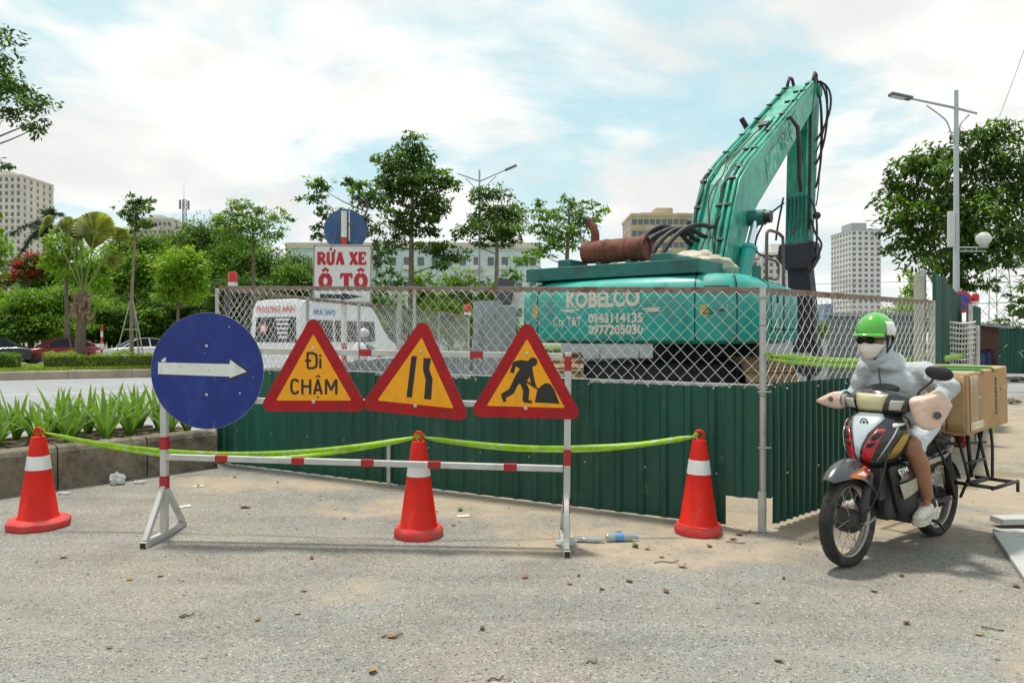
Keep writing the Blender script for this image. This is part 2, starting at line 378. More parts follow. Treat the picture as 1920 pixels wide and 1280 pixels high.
md_ = MB(); md_.prism([(0, 0), (0, .28), (.35, .30), (9.0, .30), (9.0, 0)], 150, m0-md*50, mn, (0, 0, 1))
struct(md_.build('median', lawn_mat))
kb = thing('kerb', 'long weathered concrete kerb edging the planted median across the road', 'kerb', m0)
for i in range(-12, 20):
    q = MB(); a = m0+md*(i*2.0+.01); q.prism([(-.06, 0), (-.05, .27), (-.02, .305), (.20, .308), (.20, 0)], 1.985, a, mn, (0, 0, 1))
    q.v = [p+V((0, 0, random.uniform(-.008, .008))) if p.z > .1 else p for p in q.v]
    q.build('kerb_stone', kerb_mat, kb, world=True)
struct(quad('far_road', [m0+mn*9-md*60, m0+mn*9+md*110, m0+mn*24+md*110, m0+mn*24-md*60], .0045, road_mat))
struct(quad('park_ground', [m0+mn*24-md*90, m0+mn*24+md*200, m0+mn*120+md*200, m0+mn*120-md*90], .006, lawn_mat))

# ------------------------------------------------------------------ concrete planter along the kerbside
pl = thing('planter', 'long weathered concrete planter wall with strap-leaved plants along the roadside', 'planter', p0)
segs = [(-5.2, -2.6), (-2.6, .45), (.45, 1.28), (1.28, 2.05)]
for a, b in segs:
    q = MB(); L = b-a-.012
    q.prism([(0, -.02), (.0, .355), (.022, .40), (.06, .415), (.17, .415), (.20, .395), (.20, -.02)], L, p0+pd_*a, pn, (0, 0, 1))
    q.build('wall_section', concrete, pl, world=True, bevel=.006)
q = MB(); q.prism([(.2, .0), (.2, .34), (.8, .40), (1.45, .33), (1.45, 0)], 7.2, p0+pd_*-5.2, pn, (0, 0, 1)); q.build('soil_bed', soil, pl, world=True)
q = MB(); q.prism([(1.452, 0), (1.452, .36), (1.6, .36), (1.6, 0)], 7.2, p0+pd_*-5.2, pn, (0, 0, 1)); q.build('back_wall', concrete, pl, world=True)

# ------------------------------------------------------------------ fences
FA, FB, FC = V((-3.35, 8.45, 0)), V((1.854, 5.47, 0)), V((4.42, 7.75, 0))
def corrugated(a, b, z0, z1, pitch=.19, dep=.022, z0b=None):
    a, b = V(a), V(b); d = b-a; L = d.length; d.normalize(); n = V((d.y, -d.x, 0))       # n to the camera side
    prof = [(0, 0)]; x = 0; 
    while x < L-.01:
        for fx, dy in ((.32, 0), (.42, dep), (.62, dep), (.72, 0)):
            xx = x+fx*pitch
            if xx < L: prof.append((xx, dy))
        for fx in (.04, .17): pass
        x += pitch
    prof.append((L, 0)); q = MB(); k = len(prof); vs = []
    for zz in (0, .5, 1):
        for i, (x, dy) in enumerate(prof):
            lo = z0 if z0b is None else z0+(z0b-z0)*x/L
            vs.append(a+d*x+n*(dy+.003*math.sin(x*9+zz*4))+V((0, 0, lo+(z1-lo)*zz)))
    fs = [(r*k+i, r*k+i+1, (r+1)*k+i+1, (r+1)*k+i) for r in range(2) for i in range(k-1)]
    q.add(vs, fs); return q
def sheets(parent, a, b, z0, z1, mat, w=1.05, pitch=.19, dep=.022, jig=.018, off=0):
    a, b = V(a), V(b); L = (b-a).length; d = (b-a).normalized(); n = V((d.y, -d.x, 0)); k = max(1, round(L/w))
    for i in range(k):
        s0, s1 = L*i/k, L*(i+1)/k+(.03 if i < k-1 else 0); dz = random.uniform(-jig, jig)
        q = corrugated(a+d*s0+n*(off+.004*(i % 2)), a+d*s1+n*(off+.004*(i % 2)), z0, z1+dz, pitch, dep)
        q.build('sheet', mat, parent, world=True, solid=.002)
def chain_link(parent, a, b, z0, za, zb, wd=.108, r=.0027, off=.0, name='wire_mesh', seg=4, sag=.012):
    a, b = V(a), V(b); L = (b-a).length; d = (b-a).normalized(); n = V((d.y, -d.x, 0)); k = int(L/(wd/2)); q = MB()
    for i in range(k+1):
        x = L*i/k; zt = za+(zb-za)*x/L; rows = int((zt-z0)/(wd/2)); pts = []
        for j in range(rows+1):
            xo = (wd/4)*(1 if (j+i) % 2 else -1)*1.06; z = zt-j*(zt-z0)/rows
            wob = sag*N.noise(V((x*1.7, z*2.1, off*9+3)))
            pts.append(a+d*(x+xo+wob)+n*(off+.004*(1 if j % 2 else -1)+wob*.8)+V((0, 0, z+wob*.5)))
        q.tube(pts, r, seg, False)
    o = q.build(name, steel_wire, parent, world=True); o['kind'] = 'stuff'; return o
def post(parent, p, z0, z1, wd=.045, mat=steel, lean=(0, 0), name='post', rz=0):
    q = MB(); q.bar((p[0], p[1], z0), (p[0]+lean[0], p[1]+lean[1], z1), wd, wd, up=(math.cos(rz), math.sin(rz), 0)); return q.build(name, mat, parent, world=True, bevel=.003)

dAB = (FB-FA).normalized(); nAB = V((dAB.y, -dAB.x, 0)); dBC = (FC-FB).normalized(); nBC = V((dBC.y, -dBC.x, 0))
LAB = (FB-FA).length; LBC = (FC-FB).length
fence = thing('site_fence', 'wire mesh fence over dark green corrugated sheets between blue sign and corner post', 'fence', FA, 0)
cut = FA+dAB*(LAB-.27)
sheets(fence, FA-dAB*.02, cut, .015, 1.075, green_sheet, 1.08)
q = corrugated(cut+dAB*.001, FB-dAB*.02, .235, 1.07, .19); q.build('sheet', green_sheet, fence, world=True, solid=.002)
def rail(parent, a, b, wd=.045, mat=rust_rail, name='rail'):
    q = MB(); q.bar(a, b, wd, wd); return q.build(name, mat, parent, world=True, bevel=.003)
up = lambda p, z: V((p[0], p[1], z))
rail(fence, up(FA-nAB*.03, 2.0), up(FB-nAB*.03, 1.78))
rail(fence, up(FA-nAB*.03, 1.09), up(FB-nAB*.03, 1.065), .03, steel)
rail(fence, up(FA-nAB*.03, .35), up(FB-nAB*.03-dAB*.4, .35), .03, steel)
post(fence, FA-nAB*.035, 0, 2.02, .05, dark_post, (.06, .01)); post(fence, FA-nAB*.05-dAB*.09, 0, 2.0, .035, steel)
for px in (742, 770):
    tt = (px-CX)/FPX; s = (tt*FA.y-FA.x)/(dAB.x-tt*dAB.y); p = FA+dAB*s-nAB*.06; post(fence, p, 0, 2.0-.22*s/LAB-.01, .042 if px == 742 else .03, steel)
tt = (735-CX)/FPX; s = (tt*FA.y-FA.x)/(dAB.x-tt*dAB.y); post(fence, FA+dAB*s+nAB*.05, 0, .42, .035, steel, name='stake')
chain_link(fence, FA, FB, 1.05, 1.99, 1.77)
q = MB()
for i in range(11):
    for z, o in ((1.045, .03), (.40, .028)):
        x = .35+i*(LAB-.7)/10+random.uniform(-.03, .03)
        c = FA+dAB*x+nAB*o; q = MB(); q.cyl(c+V((0, 0, z)), c+nAB*.012+V((0, 0, z)), .009, .006, 8); q.build('screw', bolt_mat, fence, world=True)
corner = thing('corner_post', 'slim galvanised corner post with a wider foot where the green hoarding is notched', 'post', FB)
q = MB(); q.cyl(FB+V((0, 0, 0)), FB+V((0, 0, 1.80)), .024, None, 14); q.build('tube', steel, corner, world=True, smooth=2)
q = MB(); q.bar(FB+nAB*.02, FB+nAB*.02+V((0, 0, .30)), .065, .05, dAB); q.build('foot_sleeve', steel, corner, world=True, bevel=.004)
for z in (.16, 1.0, 1.52, 1.72): q = MB(); q.torus(FB+V((0, 0, z)), (0, 0, 1), .026, .004, 16, 6); q.build('tie_wire', rust_rail, corner, world=True, smooth=True)
for z in (.62, 1.03):
    q = MB(); q.cyl(FB+V((-.05, -.035, z)), FB+V((.05, -.035, z)), .006, None, 8); q.build('fixing_bolt', bolt_mat, corner, world=True)
fence2 = thing('site_fence', 'wire mesh fence over narrow ribbed green sheets behind the motorcyclist', 'fence', FB)
q = corrugated(FB+dBC*.02, FB+dBC*.14, .235, 1.07, .12, .02); q.build('sheet', green_sheet, fence2, world=True, solid=.002)
sheets(fence2, FB+dBC*.141, FC, .03, 1.07, green_sheet, 1.05, .10, .022)
rail(fence2, up(FB-nBC*.03, 1.78), up(FC-nBC*.03, 1.80)); rail(fence2, up(FB-nBC*.03, 1.06), up(FC-nBC*.03, 1.06), .03, steel)
post(fence2, FC+dBC*.03-nBC*.03, 0, 1.82, .05, steel)
chain_link(fence2, FB+dBC*.03, FC, 1.05, 1.77, 1.79)
for i in range(7):
    for z in (1.04, .4):
        c = FB+dBC*(.3+i*.5)+nBC*.028; q = MB(); q.cyl(c+V((0, 0, z)), c+nBC*.012+V((0, 0, z)), .009, .006, 8); q.build('screw', bolt_mat, fence2, world=True)
FD, FE = V((-2.2, 13.9, 0)), V((-1.05, 17.9, 0))
fence3 = thing('site_fence', 'receding wire mesh fence on grey sheets along the roadside edge of the site', 'fence', FA+V((.05, .1, 0)))
a3 = FA+V((.06, .12, 0)); d3 = (FD-a3).normalized()
sheets(fence3, a3, FD, .02, 1.05, grey_sheet, 1.0); sheets(fence3, FD, FE, .02, 1.05, grey_sheet, 1.0)
rail(fence3, up(a3, 1.99), up(FD, 1.99)); rail(fence3, up(FD, 1.99), up(FE, 1.97))
chain_link(fence3, a3, FD, 1.0, 1.98, 1.98); chain_link(fence3, FD, FE, 1.0, 1.98, 1.96)
for t in (.34, .67): post(fence3, a3+(FD-a3)*t+V((.05, 0, 0)), 0, 2.0, .04)
post(fence3, FD+V((.05, 0, 0)), 0, 2.02, .05); post(fence3, FD+(FE-FD)*.5+V((.05, 0, 0)), 0, 2.0, .04); post(fence3, FE, 0, 2.0, .05)

# ------------------------------------------------------------------ warning lamps on the fence
lamp_red = pbr('red lamp plastic', (.62, .02, .012), .25, 0, .1, 9, coat=.4, trans=.25)
lamp_white = pbr('lamp base plastic', (.72, .70, .66), .4, 0, .08)
def warn_lamp(p, h, label):
    t = thing('warning_lamp', label, 'lamp', p)
    q = MB(); q.lathe([(h*.30, 0), (h*.32, .02*h), (h*.32, .22*h), (h*.27, .27*h)], p, seg=20); q.build('base', lamp_white, t, world=True, smooth=2)
    q = MB(); q.lathe([(h*.28, .275*h), (h*.31, .3*h), (h*.30, .9*h), (h*.24, .98*h), (h*.02, h)], p, seg=20); q.build('lens', lamp_red, t, world=True, smooth=2)
warn_lamp(up(FA+V((.16, 0, 0)), 2.02), .165, 'red warning lamp on the fence end near the white van')
warn_lamp(up(FE+V((-.03, 0, 0)), 1.99), .27, 'red warning lamp beside the grey metal cabinet')
# ------------------------------------------------------------------ sign barrier
BL, BR = V((-2.49, 5.3, 0)), V((.375, 5.1, 0)); bd = (BR-BL).normalized(); bn = V((bd.y, -bd.x, 0)); LB = (BR-BL).length
bar_t = thing('sign_barrier', 'white metal barrier frame with red bands carrying the road signs', 'barrier', (BL+BR)/2)
def band(a, b, s0, s1, wd, mat=red_tape):
    a, b = V(a), V(b); d = (b-a).normalized(); q = MB(); q.bar(a+d*s0, a+d*s1, wd, wd, bn); return q.build('red_band', mat, bar_t, world=True)
tw = .046
def hollow(a, b, wd, name):
    q = MB(); q.bar(a, b, wd, wd, bn); return q.build(name, alu, bar_t, world=True, bevel=.004)
hollow(BL+V((0, 0, .03)), BL+V((0, 0, 1.37)), tw, 'post'); hollow(BR+V((0, 0, .03)), BR+V((.012, 0, 1.325)), tw, 'post')
rails = [(1.345, 1.30), (.985, .965), (.575, .525)]
for zl, zr in rails: hollow(BL+V((0, 0, zl))+bd*tw*.5, BR+V((0, 0, zr))-bd*tw*.5, tw*.9, 'rail')
for z0, z1 in ((.63, .72), (.35, .44)): band(BL+V((0, 0, 0)), BL+V((0, 0, 2)), z0, z1, tw+.004)
for z0, z1 in ((1.20, 1.30), (.55, .66), (.225, .325)): band(BR, BR+V((.012, 0, 1.325)), z0, z1, tw+.004)
for zl, zr, xs in ((1.345, 1.30, (686, 894)), (.575, .525, (417, 560, 690, 815, 957))):
    for px in xs:
        s = ((px-CX)/FPX*BL.y-BL.x)/(bd.x-(px-CX)/FPX*bd.y)
        a = BL+bd*(s-.045)+V((0, 0, zl+(zr-zl)*(s-.045)/LB)); b = BL+bd*(s+.045)+V((0, 0, zl+(zr-zl)*(s+.045)/LB))
        q = MB(); q.bar(a, b, tw*.9+.005, tw*.9+.005, bn); q.build('red_band', red_tape, bar_t, world=True)
for p, lx in ((BL, 0), (BR, -.012)):
    f0, f1 = p+V((lx-.005, -.30, .022)), p+V((lx, .32, .022))
    hollow(f0, f1, .044, 'foot'); hollow(f0+V((0, .03, .02)), p+V((0, -.012, .36)), .036, 'brace'); hollow(f1+V((0, -.03, .02)), p+V((0, .012, .36)), .036, 'brace')
    q = MB(); q.box(f0+V((0, -.002, 0)), (.036, .006, .034)); q.build('open_end', black, bar_t, world=True)

def onb(x, y, off=.0):                                   # pixel -> point on the plane of the sign faces
    o = BL+bn*(.03+off); d = V(((x-CX)/FPX, 1, -(y-CY)/FPX)); c = V((0, 0, H)); t = (o-c).dot(bn)/d.dot(bn); return c+d*t
def round_poly(pts, r, n=6):
    out = []; k = len(pts); pts = [V((p[0], p[1])) for p in pts]
    for i in range(k):
        a, b, c = pts[i-1], pts[i], pts[(i+1) % k]; u = (a-b).normalized(); w2 = (c-b).normalized(); ang = u.angle(w2); L = r/math.tan(ang/2)
        p1, p2 = b+u*L, b+w2*L; cen = b+(u+w2).normalized()*(r/math.sin(ang/2)); v1, v2 = p1-cen, p2-cen
        a1 = math.atan2(v1.y, v1.x); da = (math.atan2(v2.y, v2.x)-a1+math.pi) % (2*math.pi)-math.pi
        for j in range(n+1): t = a1+da*j/n; out.append((cen.x+r*math.cos(t), cen.y+r*math.sin(t)))
    return out
sign_red = pbr('sign red', (.37, .006, .010), .45, 0, .18, 7, .04, 40, dirt=(.46, .12, .10), dlo=.64, dhi=.74, dscale=14, spec=.3, grime=((.22, .02, .02), .55, .75, 5, (1, 1, .6)))
sign_yel = pbr('sign yellow', (.86, .36, .008), .45, 0, .08, 9, dirt=(.55, .24, .03), dlo=.56, dhi=.8, dscale=6, spec=.3, grime=((.62, .33, .06), .58, .72, 18, (1, 1, .5)))
sign_blk = pbr('sign black', (.012, .011, .010), .45, 0, .2, 9)
sign_back = pbr('sign back', (.42, .42, .41), .5, .5, .1)
sign_wht = pbr('sign white', (.70, .71, .66), .4, 0, .08, 8, dirt=(.42, .42, .38), dlo=.58, dhi=.78, dscale=7)
sign_blu = pbr('sign blue', (.010, .028, .20), .38, 0, .14, 3.5, .03, 60, dirt=(.03, .06, .25), dlo=.5, dhi=.72, dscale=6, spec=.35, grime=((.05, .085, .24), .60, .70, 16, (1, 1, .5)))
def face(parent, pts2, o, ux, uy, z0, z1, mat, name):
    n = ux.cross(uy).normalized(); q = MB(); q.prism(pts2, z1-z0, o+n*z0, ux, uy); return q.build(name, mat, parent, world=True)
def stroke(q, pts, wd, o, ux, uy, z, th=.0012):           # flat ribbon through 2D points
    n = ux.cross(uy).normalized()
    for i in range(len(pts)-1):
        a, b = V(pts[i]), V(pts[i+1]); d = (b-a).normalized(); s = V((-d.y, d.x))*wd/2; e = d*wd*.22
        a2, b2 = (a-e if i else a), (b+e if i < len(pts)-2 else b)
        q.prism([tuple(a2-s), tuple(b2-s), tuple(b2+s), tuple(a2+s)], th, o+n*(z+.0002*(i % 3)), ux, uy)
def tri_sign(cx, cy, rot, label):
    o = onb(cx, cy); t = thing('warning_sign', label, 'road sign', o)
    ux = M.Rotation(R(rot), 3, bn) @ bd; uy = M.Rotation(R(rot), 3, bn) @ V((0, 0, 1))
    s = .804; h = s*math.sqrt(3)/2; tri = [(-s/2, -h/3), (s/2, -h/3), (0, 2*h/3)]
    tri = [(a, b) for a, b in tri]; k = .67; inn = [(a*k, b*k) for a, b in tri]
    face(t, round_poly(tri, .05), o, ux, uy, -.003, .0, sign_back, 'back_plate')
    face(t, round_poly(tri, .05), o, ux, uy, .0003, .002, sign_red, 'red_border')
    face(t, round_poly(inn, .006, 3), o, ux, uy, .0021, .0034, sign_yel, 'yellow_face')
    nn = ux.cross(uy)
    for yy in (.21, -.165):
        q = MB(); c = o+uy*yy; q.lathe([(.013, .0035), (.013, .006), (.009, .009), (.001, .0095)], c, nn, 12); q.build('bolt', bolt_mat, t, world=True, smooth=2)
    return t, o, ux, uy
sc3 = lambda x, y, o, ux, uy: ((onb(460+x/3, 560+y/3)-o).dot(ux), (onb(460+x/3, 560+y/3)-o).dot(uy))
# "slow down"
t, o, ux, uy = tri_sign(588, 709, .3, 'yellow triangular warning sign reading Đi chậm with red border')
q = MB(); L = lambda x, y: sc3(x, y, o, ux, uy)
x0, y0 = L(352, 390); x1, y1 = L(402, 305); stroke(q, [(x0, y0), (x0, y1), (x0+(x1-x0)*.55, y1), (x1-.004, y1-.012), (x1, y1-.03), (x1, y0+.03), (x1-.004, y0+.012), (x0+(x1-x0)*.55, y0), (x0, y0)], .0165, o, ux, uy, .0036)
stroke(q, [(x0-.02, (y0+y1)/2), (x0+.026, (y0+y1)/2)], .013, o, ux, uy, .0047)
xi, yi = L(423, 390); stroke(q, [(xi, yi), (xi, yi+.068)], .0165, o, ux, uy, .0036); stroke(q, [(xi, yi+.08), (xi, yi+.095)], .0165, o, ux, uy, .0036)
q.build('lettering', sign_blk, t, world=True)
q = MB(); c0 = o+ux*L(385, 537)[0]+uy*L(385, 537)[1]; 
X = lambda x, y: L(x, y)
def st(pts, z=.0036, wd=.0165): stroke(q, [L(*p) for p in pts], wd, o, ux, uy, z)
st([(300, 468), (292, 458), (280, 454), (268, 458), (261, 470), (260, 490), (261, 515), (268, 528), (280, 532), (292, 528), (300, 517)])
st([(322, 452), (322, 537)]); st([(366, 452), (366, 537)], .0037); st([(322, 492), (366, 492)], .0042)
st([(388, 537), (409, 454), (431, 537)], .0037); st([(396, 512), (424, 512)], .0044); st([(397, 442), (410, 430), (423, 442)], .004, .009); st([(409, 548), (409, 557)], .0036, .013)
st([(455, 537), (455, 452)], .0036); st([(457, 454), (484, 512), (511, 454)], .0041); st([(513, 452), (513, 537)], .0046); q.build('lettering', sign_blk, t, world=True)
# "road narrows"
t, o, ux, uy = tri_sign(783, 716, -5.5, 'yellow triangular sign with two black bars, road narrows on the right')
for i, pts in enumerate(([(935, 322), (907, 553), (937, 555), (966, 322)], [(1003, 332), (1000, 398), (1015, 455), (1006, 562), (1046, 567), (1054, 450), (1035, 395), (1046, 334)])):
    face(t, [sc3(x, y, o, ux, uy) for x, y in pts], o, ux, uy, .0035, .0045, sign_blk, 'bar_symbol')
# "men at work"
t, o, ux, uy = tri_sign(986.5, 720, -1.2, 'yellow triangular roadworks sign with black digging man')
L = lambda x, y: sc3(x, y, o, ux, uy); q = MB()
hx, hy = L(1618, 355); q.prism([(hx+.031*math.cos(a*.2618), hy+.031*math.sin(a*.2618)) for a in range(24)], .001, o+ux.cross(uy)*.0035, ux, uy)
px = 3*FPX/5.2
def sk(pts, wpx, z): stroke(q, [L(*p) for p in pts], wpx/px, o, ux, uy, z)
q.prism([L(*p) for p in ((1512, 352), (1505, 372), (1545, 392), (1520, 430), (1500, 474), (1550, 480), (1592, 452), (1606, 412), (1616, 380), (1594, 350), (1550, 344))], .001, o+ux.cross(uy)*.0037, ux, uy)
sk([(1556, 364), (1513, 366), (1500, 416)], 21, .0039); sk([(1602, 380), (1611, 440), (1624, 492)], 23, .0041)
sk([(1526, 462), (1496, 520), (1448, 548)], 33, .0043); sk([(1446, 540), (1462, 577)], 17, .0046)
sk([(1556, 456), (1580, 514), (1576, 574)], 33, .0045); sk([(1566, 575), (1612, 579)], 15, .0049); sk([(1572, 458), (1658, 514)], 10, .0051)
q.prism([L(*p) for p in ((1628, 582), (1640, 522), (1662, 490), (1690, 473), (1716, 478), (1738, 512), (1768, 590))], .001, o+ux.cross(uy)*.0036, ux, uy)
q.build('worker_symbol', sign_blk, t, world=True)
# blue disc with white arrow
o = onb(388, 695); t = thing('direction_sign', 'round blue sign with a white arrow pointing right on the barrier', 'road sign', o); ux, uy = bd, V((0, 0, 1)); rr = .413
cp = [(rr*math.cos(2*math.pi*i/64), rr*math.sin(2*math.pi*i/64)) for i in range(64)]
face(t, cp, o, ux, uy, -.003, 0, sign_back, 'back_plate'); face(t, [(a*.995, b*.995) for a, b in cp], o, ux, uy, .0003, .002, sign_blu, 'blue_face')
s0 = lambda x, y: ((onb(x/2.56, 560+y/2.56)-o).dot(ux), (onb(x/2.56, 560+y/2.56)-o).dot(uy))
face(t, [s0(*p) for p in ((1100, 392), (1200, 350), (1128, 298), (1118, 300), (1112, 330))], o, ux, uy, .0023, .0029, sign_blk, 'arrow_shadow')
face(t, [s0(*p) for p in ((760, 305), (760, 361), (1103, 373), (1103, 380), (1186, 349), (1105, 292), (1104, 313))], o, ux, uy, .0031, .0041, sign_wht, 'arrow')
face(t, [s0(*p) for p in ((776, 303), (796, 301), (798, 281), (778, 292))], o, ux, uy, .0031, .0039, sign_wht, 'arrow_scrap')
for x, y, r in ((993, 226, .011), (993, 460, .011), (1102, 135, .006), (1153, 453, .008), (1215, 377, .005), (985, 262, .004), (1003, 343, .006), (867, 325, .005)):
    a, b = s0(x, y); q = MB(); q.lathe([(r, .0042), (r, .006), (r*.5, .009), (.0005, .0095)], o+ux*a+uy*b, bn, 10); q.build('bolt', bolt_mat, t, world=True, smooth=2)

# ------------------------------------------------------------------ traffic cones
cone_red = pbr('cone red', (.66, .014, .005), .5, 0, .12, 6, .06, 40, dirt=(.36, .03, .02), dlo=.54, dhi=.78, dscale=6, spec=.3, grime=((.34, .10, .07), .60, .74, 14, (1, 1, .4)))
cone_base = pbr('cone base rubber', (.60, .045, .04), .75, 0, .16, 8, .2, 60, dirt=(.34, .12, .10), dlo=.5, dhi=.72, dscale=9)
cone_wht = pbr('reflective band', (.74, .75, .74), .35, .1, .06, 9, dirt=(.5, .5, .48), dlo=.6, dhi=.8)
def cone(p, label, rz, tilt=0, hb=.21):
    t = thing('traffic_cone', label, 'traffic cone', p, 0)
    t.rotation_euler = (0, tilt, 0); q = MB(); n = 8; secs = []
    for r, z in ((hb*.97, 0), (hb, .012), (hb, .05), (hb*.93, .066), (.16, .074)):
        sec = []
        for i in range(n*3):
            a = rz+2*math.pi*i/(n*3); k = 1/max(.93, math.cos(((i % 3)-1)*.24)) if i % 3 == 1 else 1.0
            rad = r*(1+.02*N.noise(V((math.cos(a)*3, math.sin(a)*3, p[0]))))*(.965 if i % 3 == 1 else 1.0); sec.append(V((rad*math.cos(a), rad*math.sin(a), z+(.006*N.noise(V((a*2, p[0], 1))) if z > .04 else 0))))
        secs.append(sec)
    q.loft(secs); q.build('base', cone_base, t, smooth=2)
    R0, R1, z0, z1 = .134, .052, .068, .68; rz_ = lambda z: R0+(R1-R0)*(z-z0)/(z1-z0)
    q = MB(); q.lathe([(.15, z0), (R0, z0+.015), (rz_(.44), .44), (rz_(.44), .441), (rz_(.54), .541), (R1, z1-.012), (R1*.93, z1), (.02, z1+.004)], seg=32); q.build('body', cone_red, t, smooth=2)
    q = MB(); q.lathe([(rz_(.435)+.0005, .435), (rz_(.436)+.003, .436), (rz_(.536)+.003, .536), (rz_(.537)+.0005, .537)], seg=32); q.build('reflective_band', cone_wht, t, smooth=2)
    q = MB(); q.torus((0, 0, z1+.036), (.25, 1, 0), .031, .0105, 24, 8); q.build('ring', cone_red, t, smooth=True)
    return t
c1, c2, c3 = V((-3.585, 5.6, 0)), V((-.674, 5.34, 0)), V((1.364, 5.42, 0))
cone(c1, 'red traffic cone standing in front of the concrete planter', .2, 0, .215)
cone(c2, 'red traffic cone behind the barrier rail below the narrowing sign', .45, 0, .178)
cone(c3, 'red traffic cone beside the notched corner of the green hoarding', .1, .012, .172)

# ------------------------------------------------------------------ warning tape
tape_mat = pbr('lime warning tape', (.42, .72, .02), .35, 0, .18, 5, trans=.35, dirt=(.62, .72, .42), dlo=.5, dhi=.64, dscale=7, stretch=(3, 3, 3))
def tape(label, spans, wd=.032):
    t = thing('warning_tape', label, 'tape', V(spans[0][0]))
    for a, b, sag, ph, w2 in spans:
        a, b = V(a), V(b); q = MB(); n = 48; L = []; 
        sd = V(((b-a).y, -(b-a).x, 0)).normalized()
        for i in range(n+1):
            u = i/n; p = a.lerp(b, u)-V((0, 0, sag*4*u*(1-u)))+sd*.006*math.sin(u*17+ph)
            k = min(1, u/.06, (1-u)/.06); ang = .35*math.sin(u*5+ph)+.5*math.sin(u*11+ph*2)*.5
            dv = (V((0, 0, 1))*math.cos(ang)+sd*math.sin(ang))*(w2/2)*(.25+.75*k); L += [p-dv, p+sd*.003, p+dv]
        q.add(L, [(3*i+j, 3*i+j+1, 3*i+4+j, 3*i+3+j) for i in range(n) for j in (0, 1)]); q.build('strand', tape_mat, t, world=True, smooth=True, solid=.0012)
    for p in (V(spans[0][0]), V(spans[0][1])):
        q = MB(); 
        for k in range(3): q.torus(p+V((.004*k-.004, 0, .003*k)), (random.uniform(-.5, .5), 1, random.uniform(-.5, .5)), .011+.002*k, .005, 12, 5)
        q.tube([p, p+V((.012, -.012, -.03)), p+V((.018, -.01, -.065))], [.009, .006, .002], 5, flat=.4); q.build('knot', tape_mat, t, world=True, smooth=True)
    return t
r1, r2, r3 = c1+V((.03, .0, .715)), c2+V((0, 0, .715)), c3+V((-.02, -.01, .71))
tape('lime green warning tape sagging from planter cone to middle cone', [(r1, r2+V((-.015, 0, 0)), .145, 0, .034), (r1+V((.01, .012, -.005)), r2+V((-.015, .012, -.01)), .175, 2, .03)])
tape('lime green warning tape strung between middle cone and hoarding corner cone', [(r2+V((.02, 0, 0)), r3, .085, 1, .034), (r2+V((.02, .01, -.006)), r3+V((0, .01, -.008)), .10, 3, .028)])
tp0 = FB+V((.03, -.03, 1.30))
tape('lime green warning tape tied to corner post and running behind the rider', [(tp0, V((6.02, 9.85, 1.22)), .07, .6, .05), (tp0+V((0, .01, -.03)), V((6.02, 9.85, 1.19)), .09, 2.2, .04)])
# ------------------------------------------------------------------ excavator
teal = pbr('weathered teal paint', (.013, .37, .315), .42, 0, .22, 1.6, .06, 20, dirt=(.09, .20, .155), dlo=.50, dhi=.78, dscale=2.6, coat=.2, stretch=(1.2, 1.2, .55), grime=((.02, .12, .10), .57, .72, 4, (1.5, 1.5, .3)))
teal_dk = pbr('dark teal paint', (.010, .145, .125), .5, 0, .25, 2.5, .08, 30, dirt=(.05, .07, .055), dlo=.5, dhi=.72, dscale=3.5)
boom_p = pbr('faded boom paint', (.035, .36, .25), .4, 0, .35, 2.6, .08, 30, dirt=(.20, .45, .36), dlo=.54, dhi=.70, dscale=2.4, coat=.15, grime=((.03, .08, .055), .54, .68, 3.5, (1.6, .5, .5)))
stick_p = pbr('rusty stick paint', (.018, .25, .175), .5, 0, .35, 3, .1, 30, dirt=(.16, .055, .022), dlo=.57, dhi=.63, dscale=2.3, grime=((.012, .05, .04), .52, .68, 5, (1.5, 1.5, .4)))
pale_t = pbr('pale scuffed paint', (.30, .55, .47), .5, 0, .2, 6, dirt=(.045, .37, .255), dlo=.42, dhi=.6, dscale=7)
rustm = pbr('rusty muffler', (.17, .055, .033), .8, 0, .3, 6, .3, 60, dirt=(.06, .03, .022), dlo=.48, dhi=.68, dscale=4)
hose_m = pbr('hydraulic hose', (.022, .022, .022), .55, 0, .3, 14, dirt=(.09, .08, .065), dlo=.55, dhi=.75, dscale=9)
chrome = pbr('chrome rod', (.78, .79, .80), .15, 1, .05, 6)
navy = pbr('dark breaker steel', (.022, .028, .042), .5, .3, .3, 3, .08, 40, dirt=(.05, .05, .05))
mud = pbr('muddy track steel', (.36, .235, .125), .95, 0, .3, 6, .6, 40, dirt=(.16, .10, .06), dlo=.46, dhi=.65, dscale=6)
tarp_m = pbr('dusty tarpaulin', (.50, .45, .36), .9, 0, .18, 6, .4, 18, dirt=(.30, .25, .18))
letter_w = pbr('chipped white lettering', (.66, .62, .52), .6, 0, .12, 8, dirt=(.06, .34, .28), dlo=.60, dhi=.64, dscale=16)
decal_y = pbr('faded yellow decal', (.50, .38, .11), .6, 0, .15, 12, dirt=(.25, .24, .14), dlo=.5, dhi=.66, dscale=14)
ex = thing('excavator', 'large teal tracked excavator with raised boom and hanging arm inside the fence', 'excavator', (1.42, 9.6, 0), R(-36))
XW = 1.6
def plan(inset=0, yf=2.25):
    pts = []
    base = [(XW, yf), (XW, 1.05), (1.585, .72), (1.50, .40), (1.30, .20), (1.0, .10), (.5, .03), (0, .0)]
    base = base+[(-x*1.22, y) for x, y in reversed(base[:-1])]
    for x, y in base:
        nx, ny = x/1.6, (y-1.3)/1.3
        sx = max(-1, min(1, nx*1.4)); k = max(0, 1-y/1.05); pts.append((x-inset*sx*(.55+.45*(1-k)), y+inset*k))
    return pts
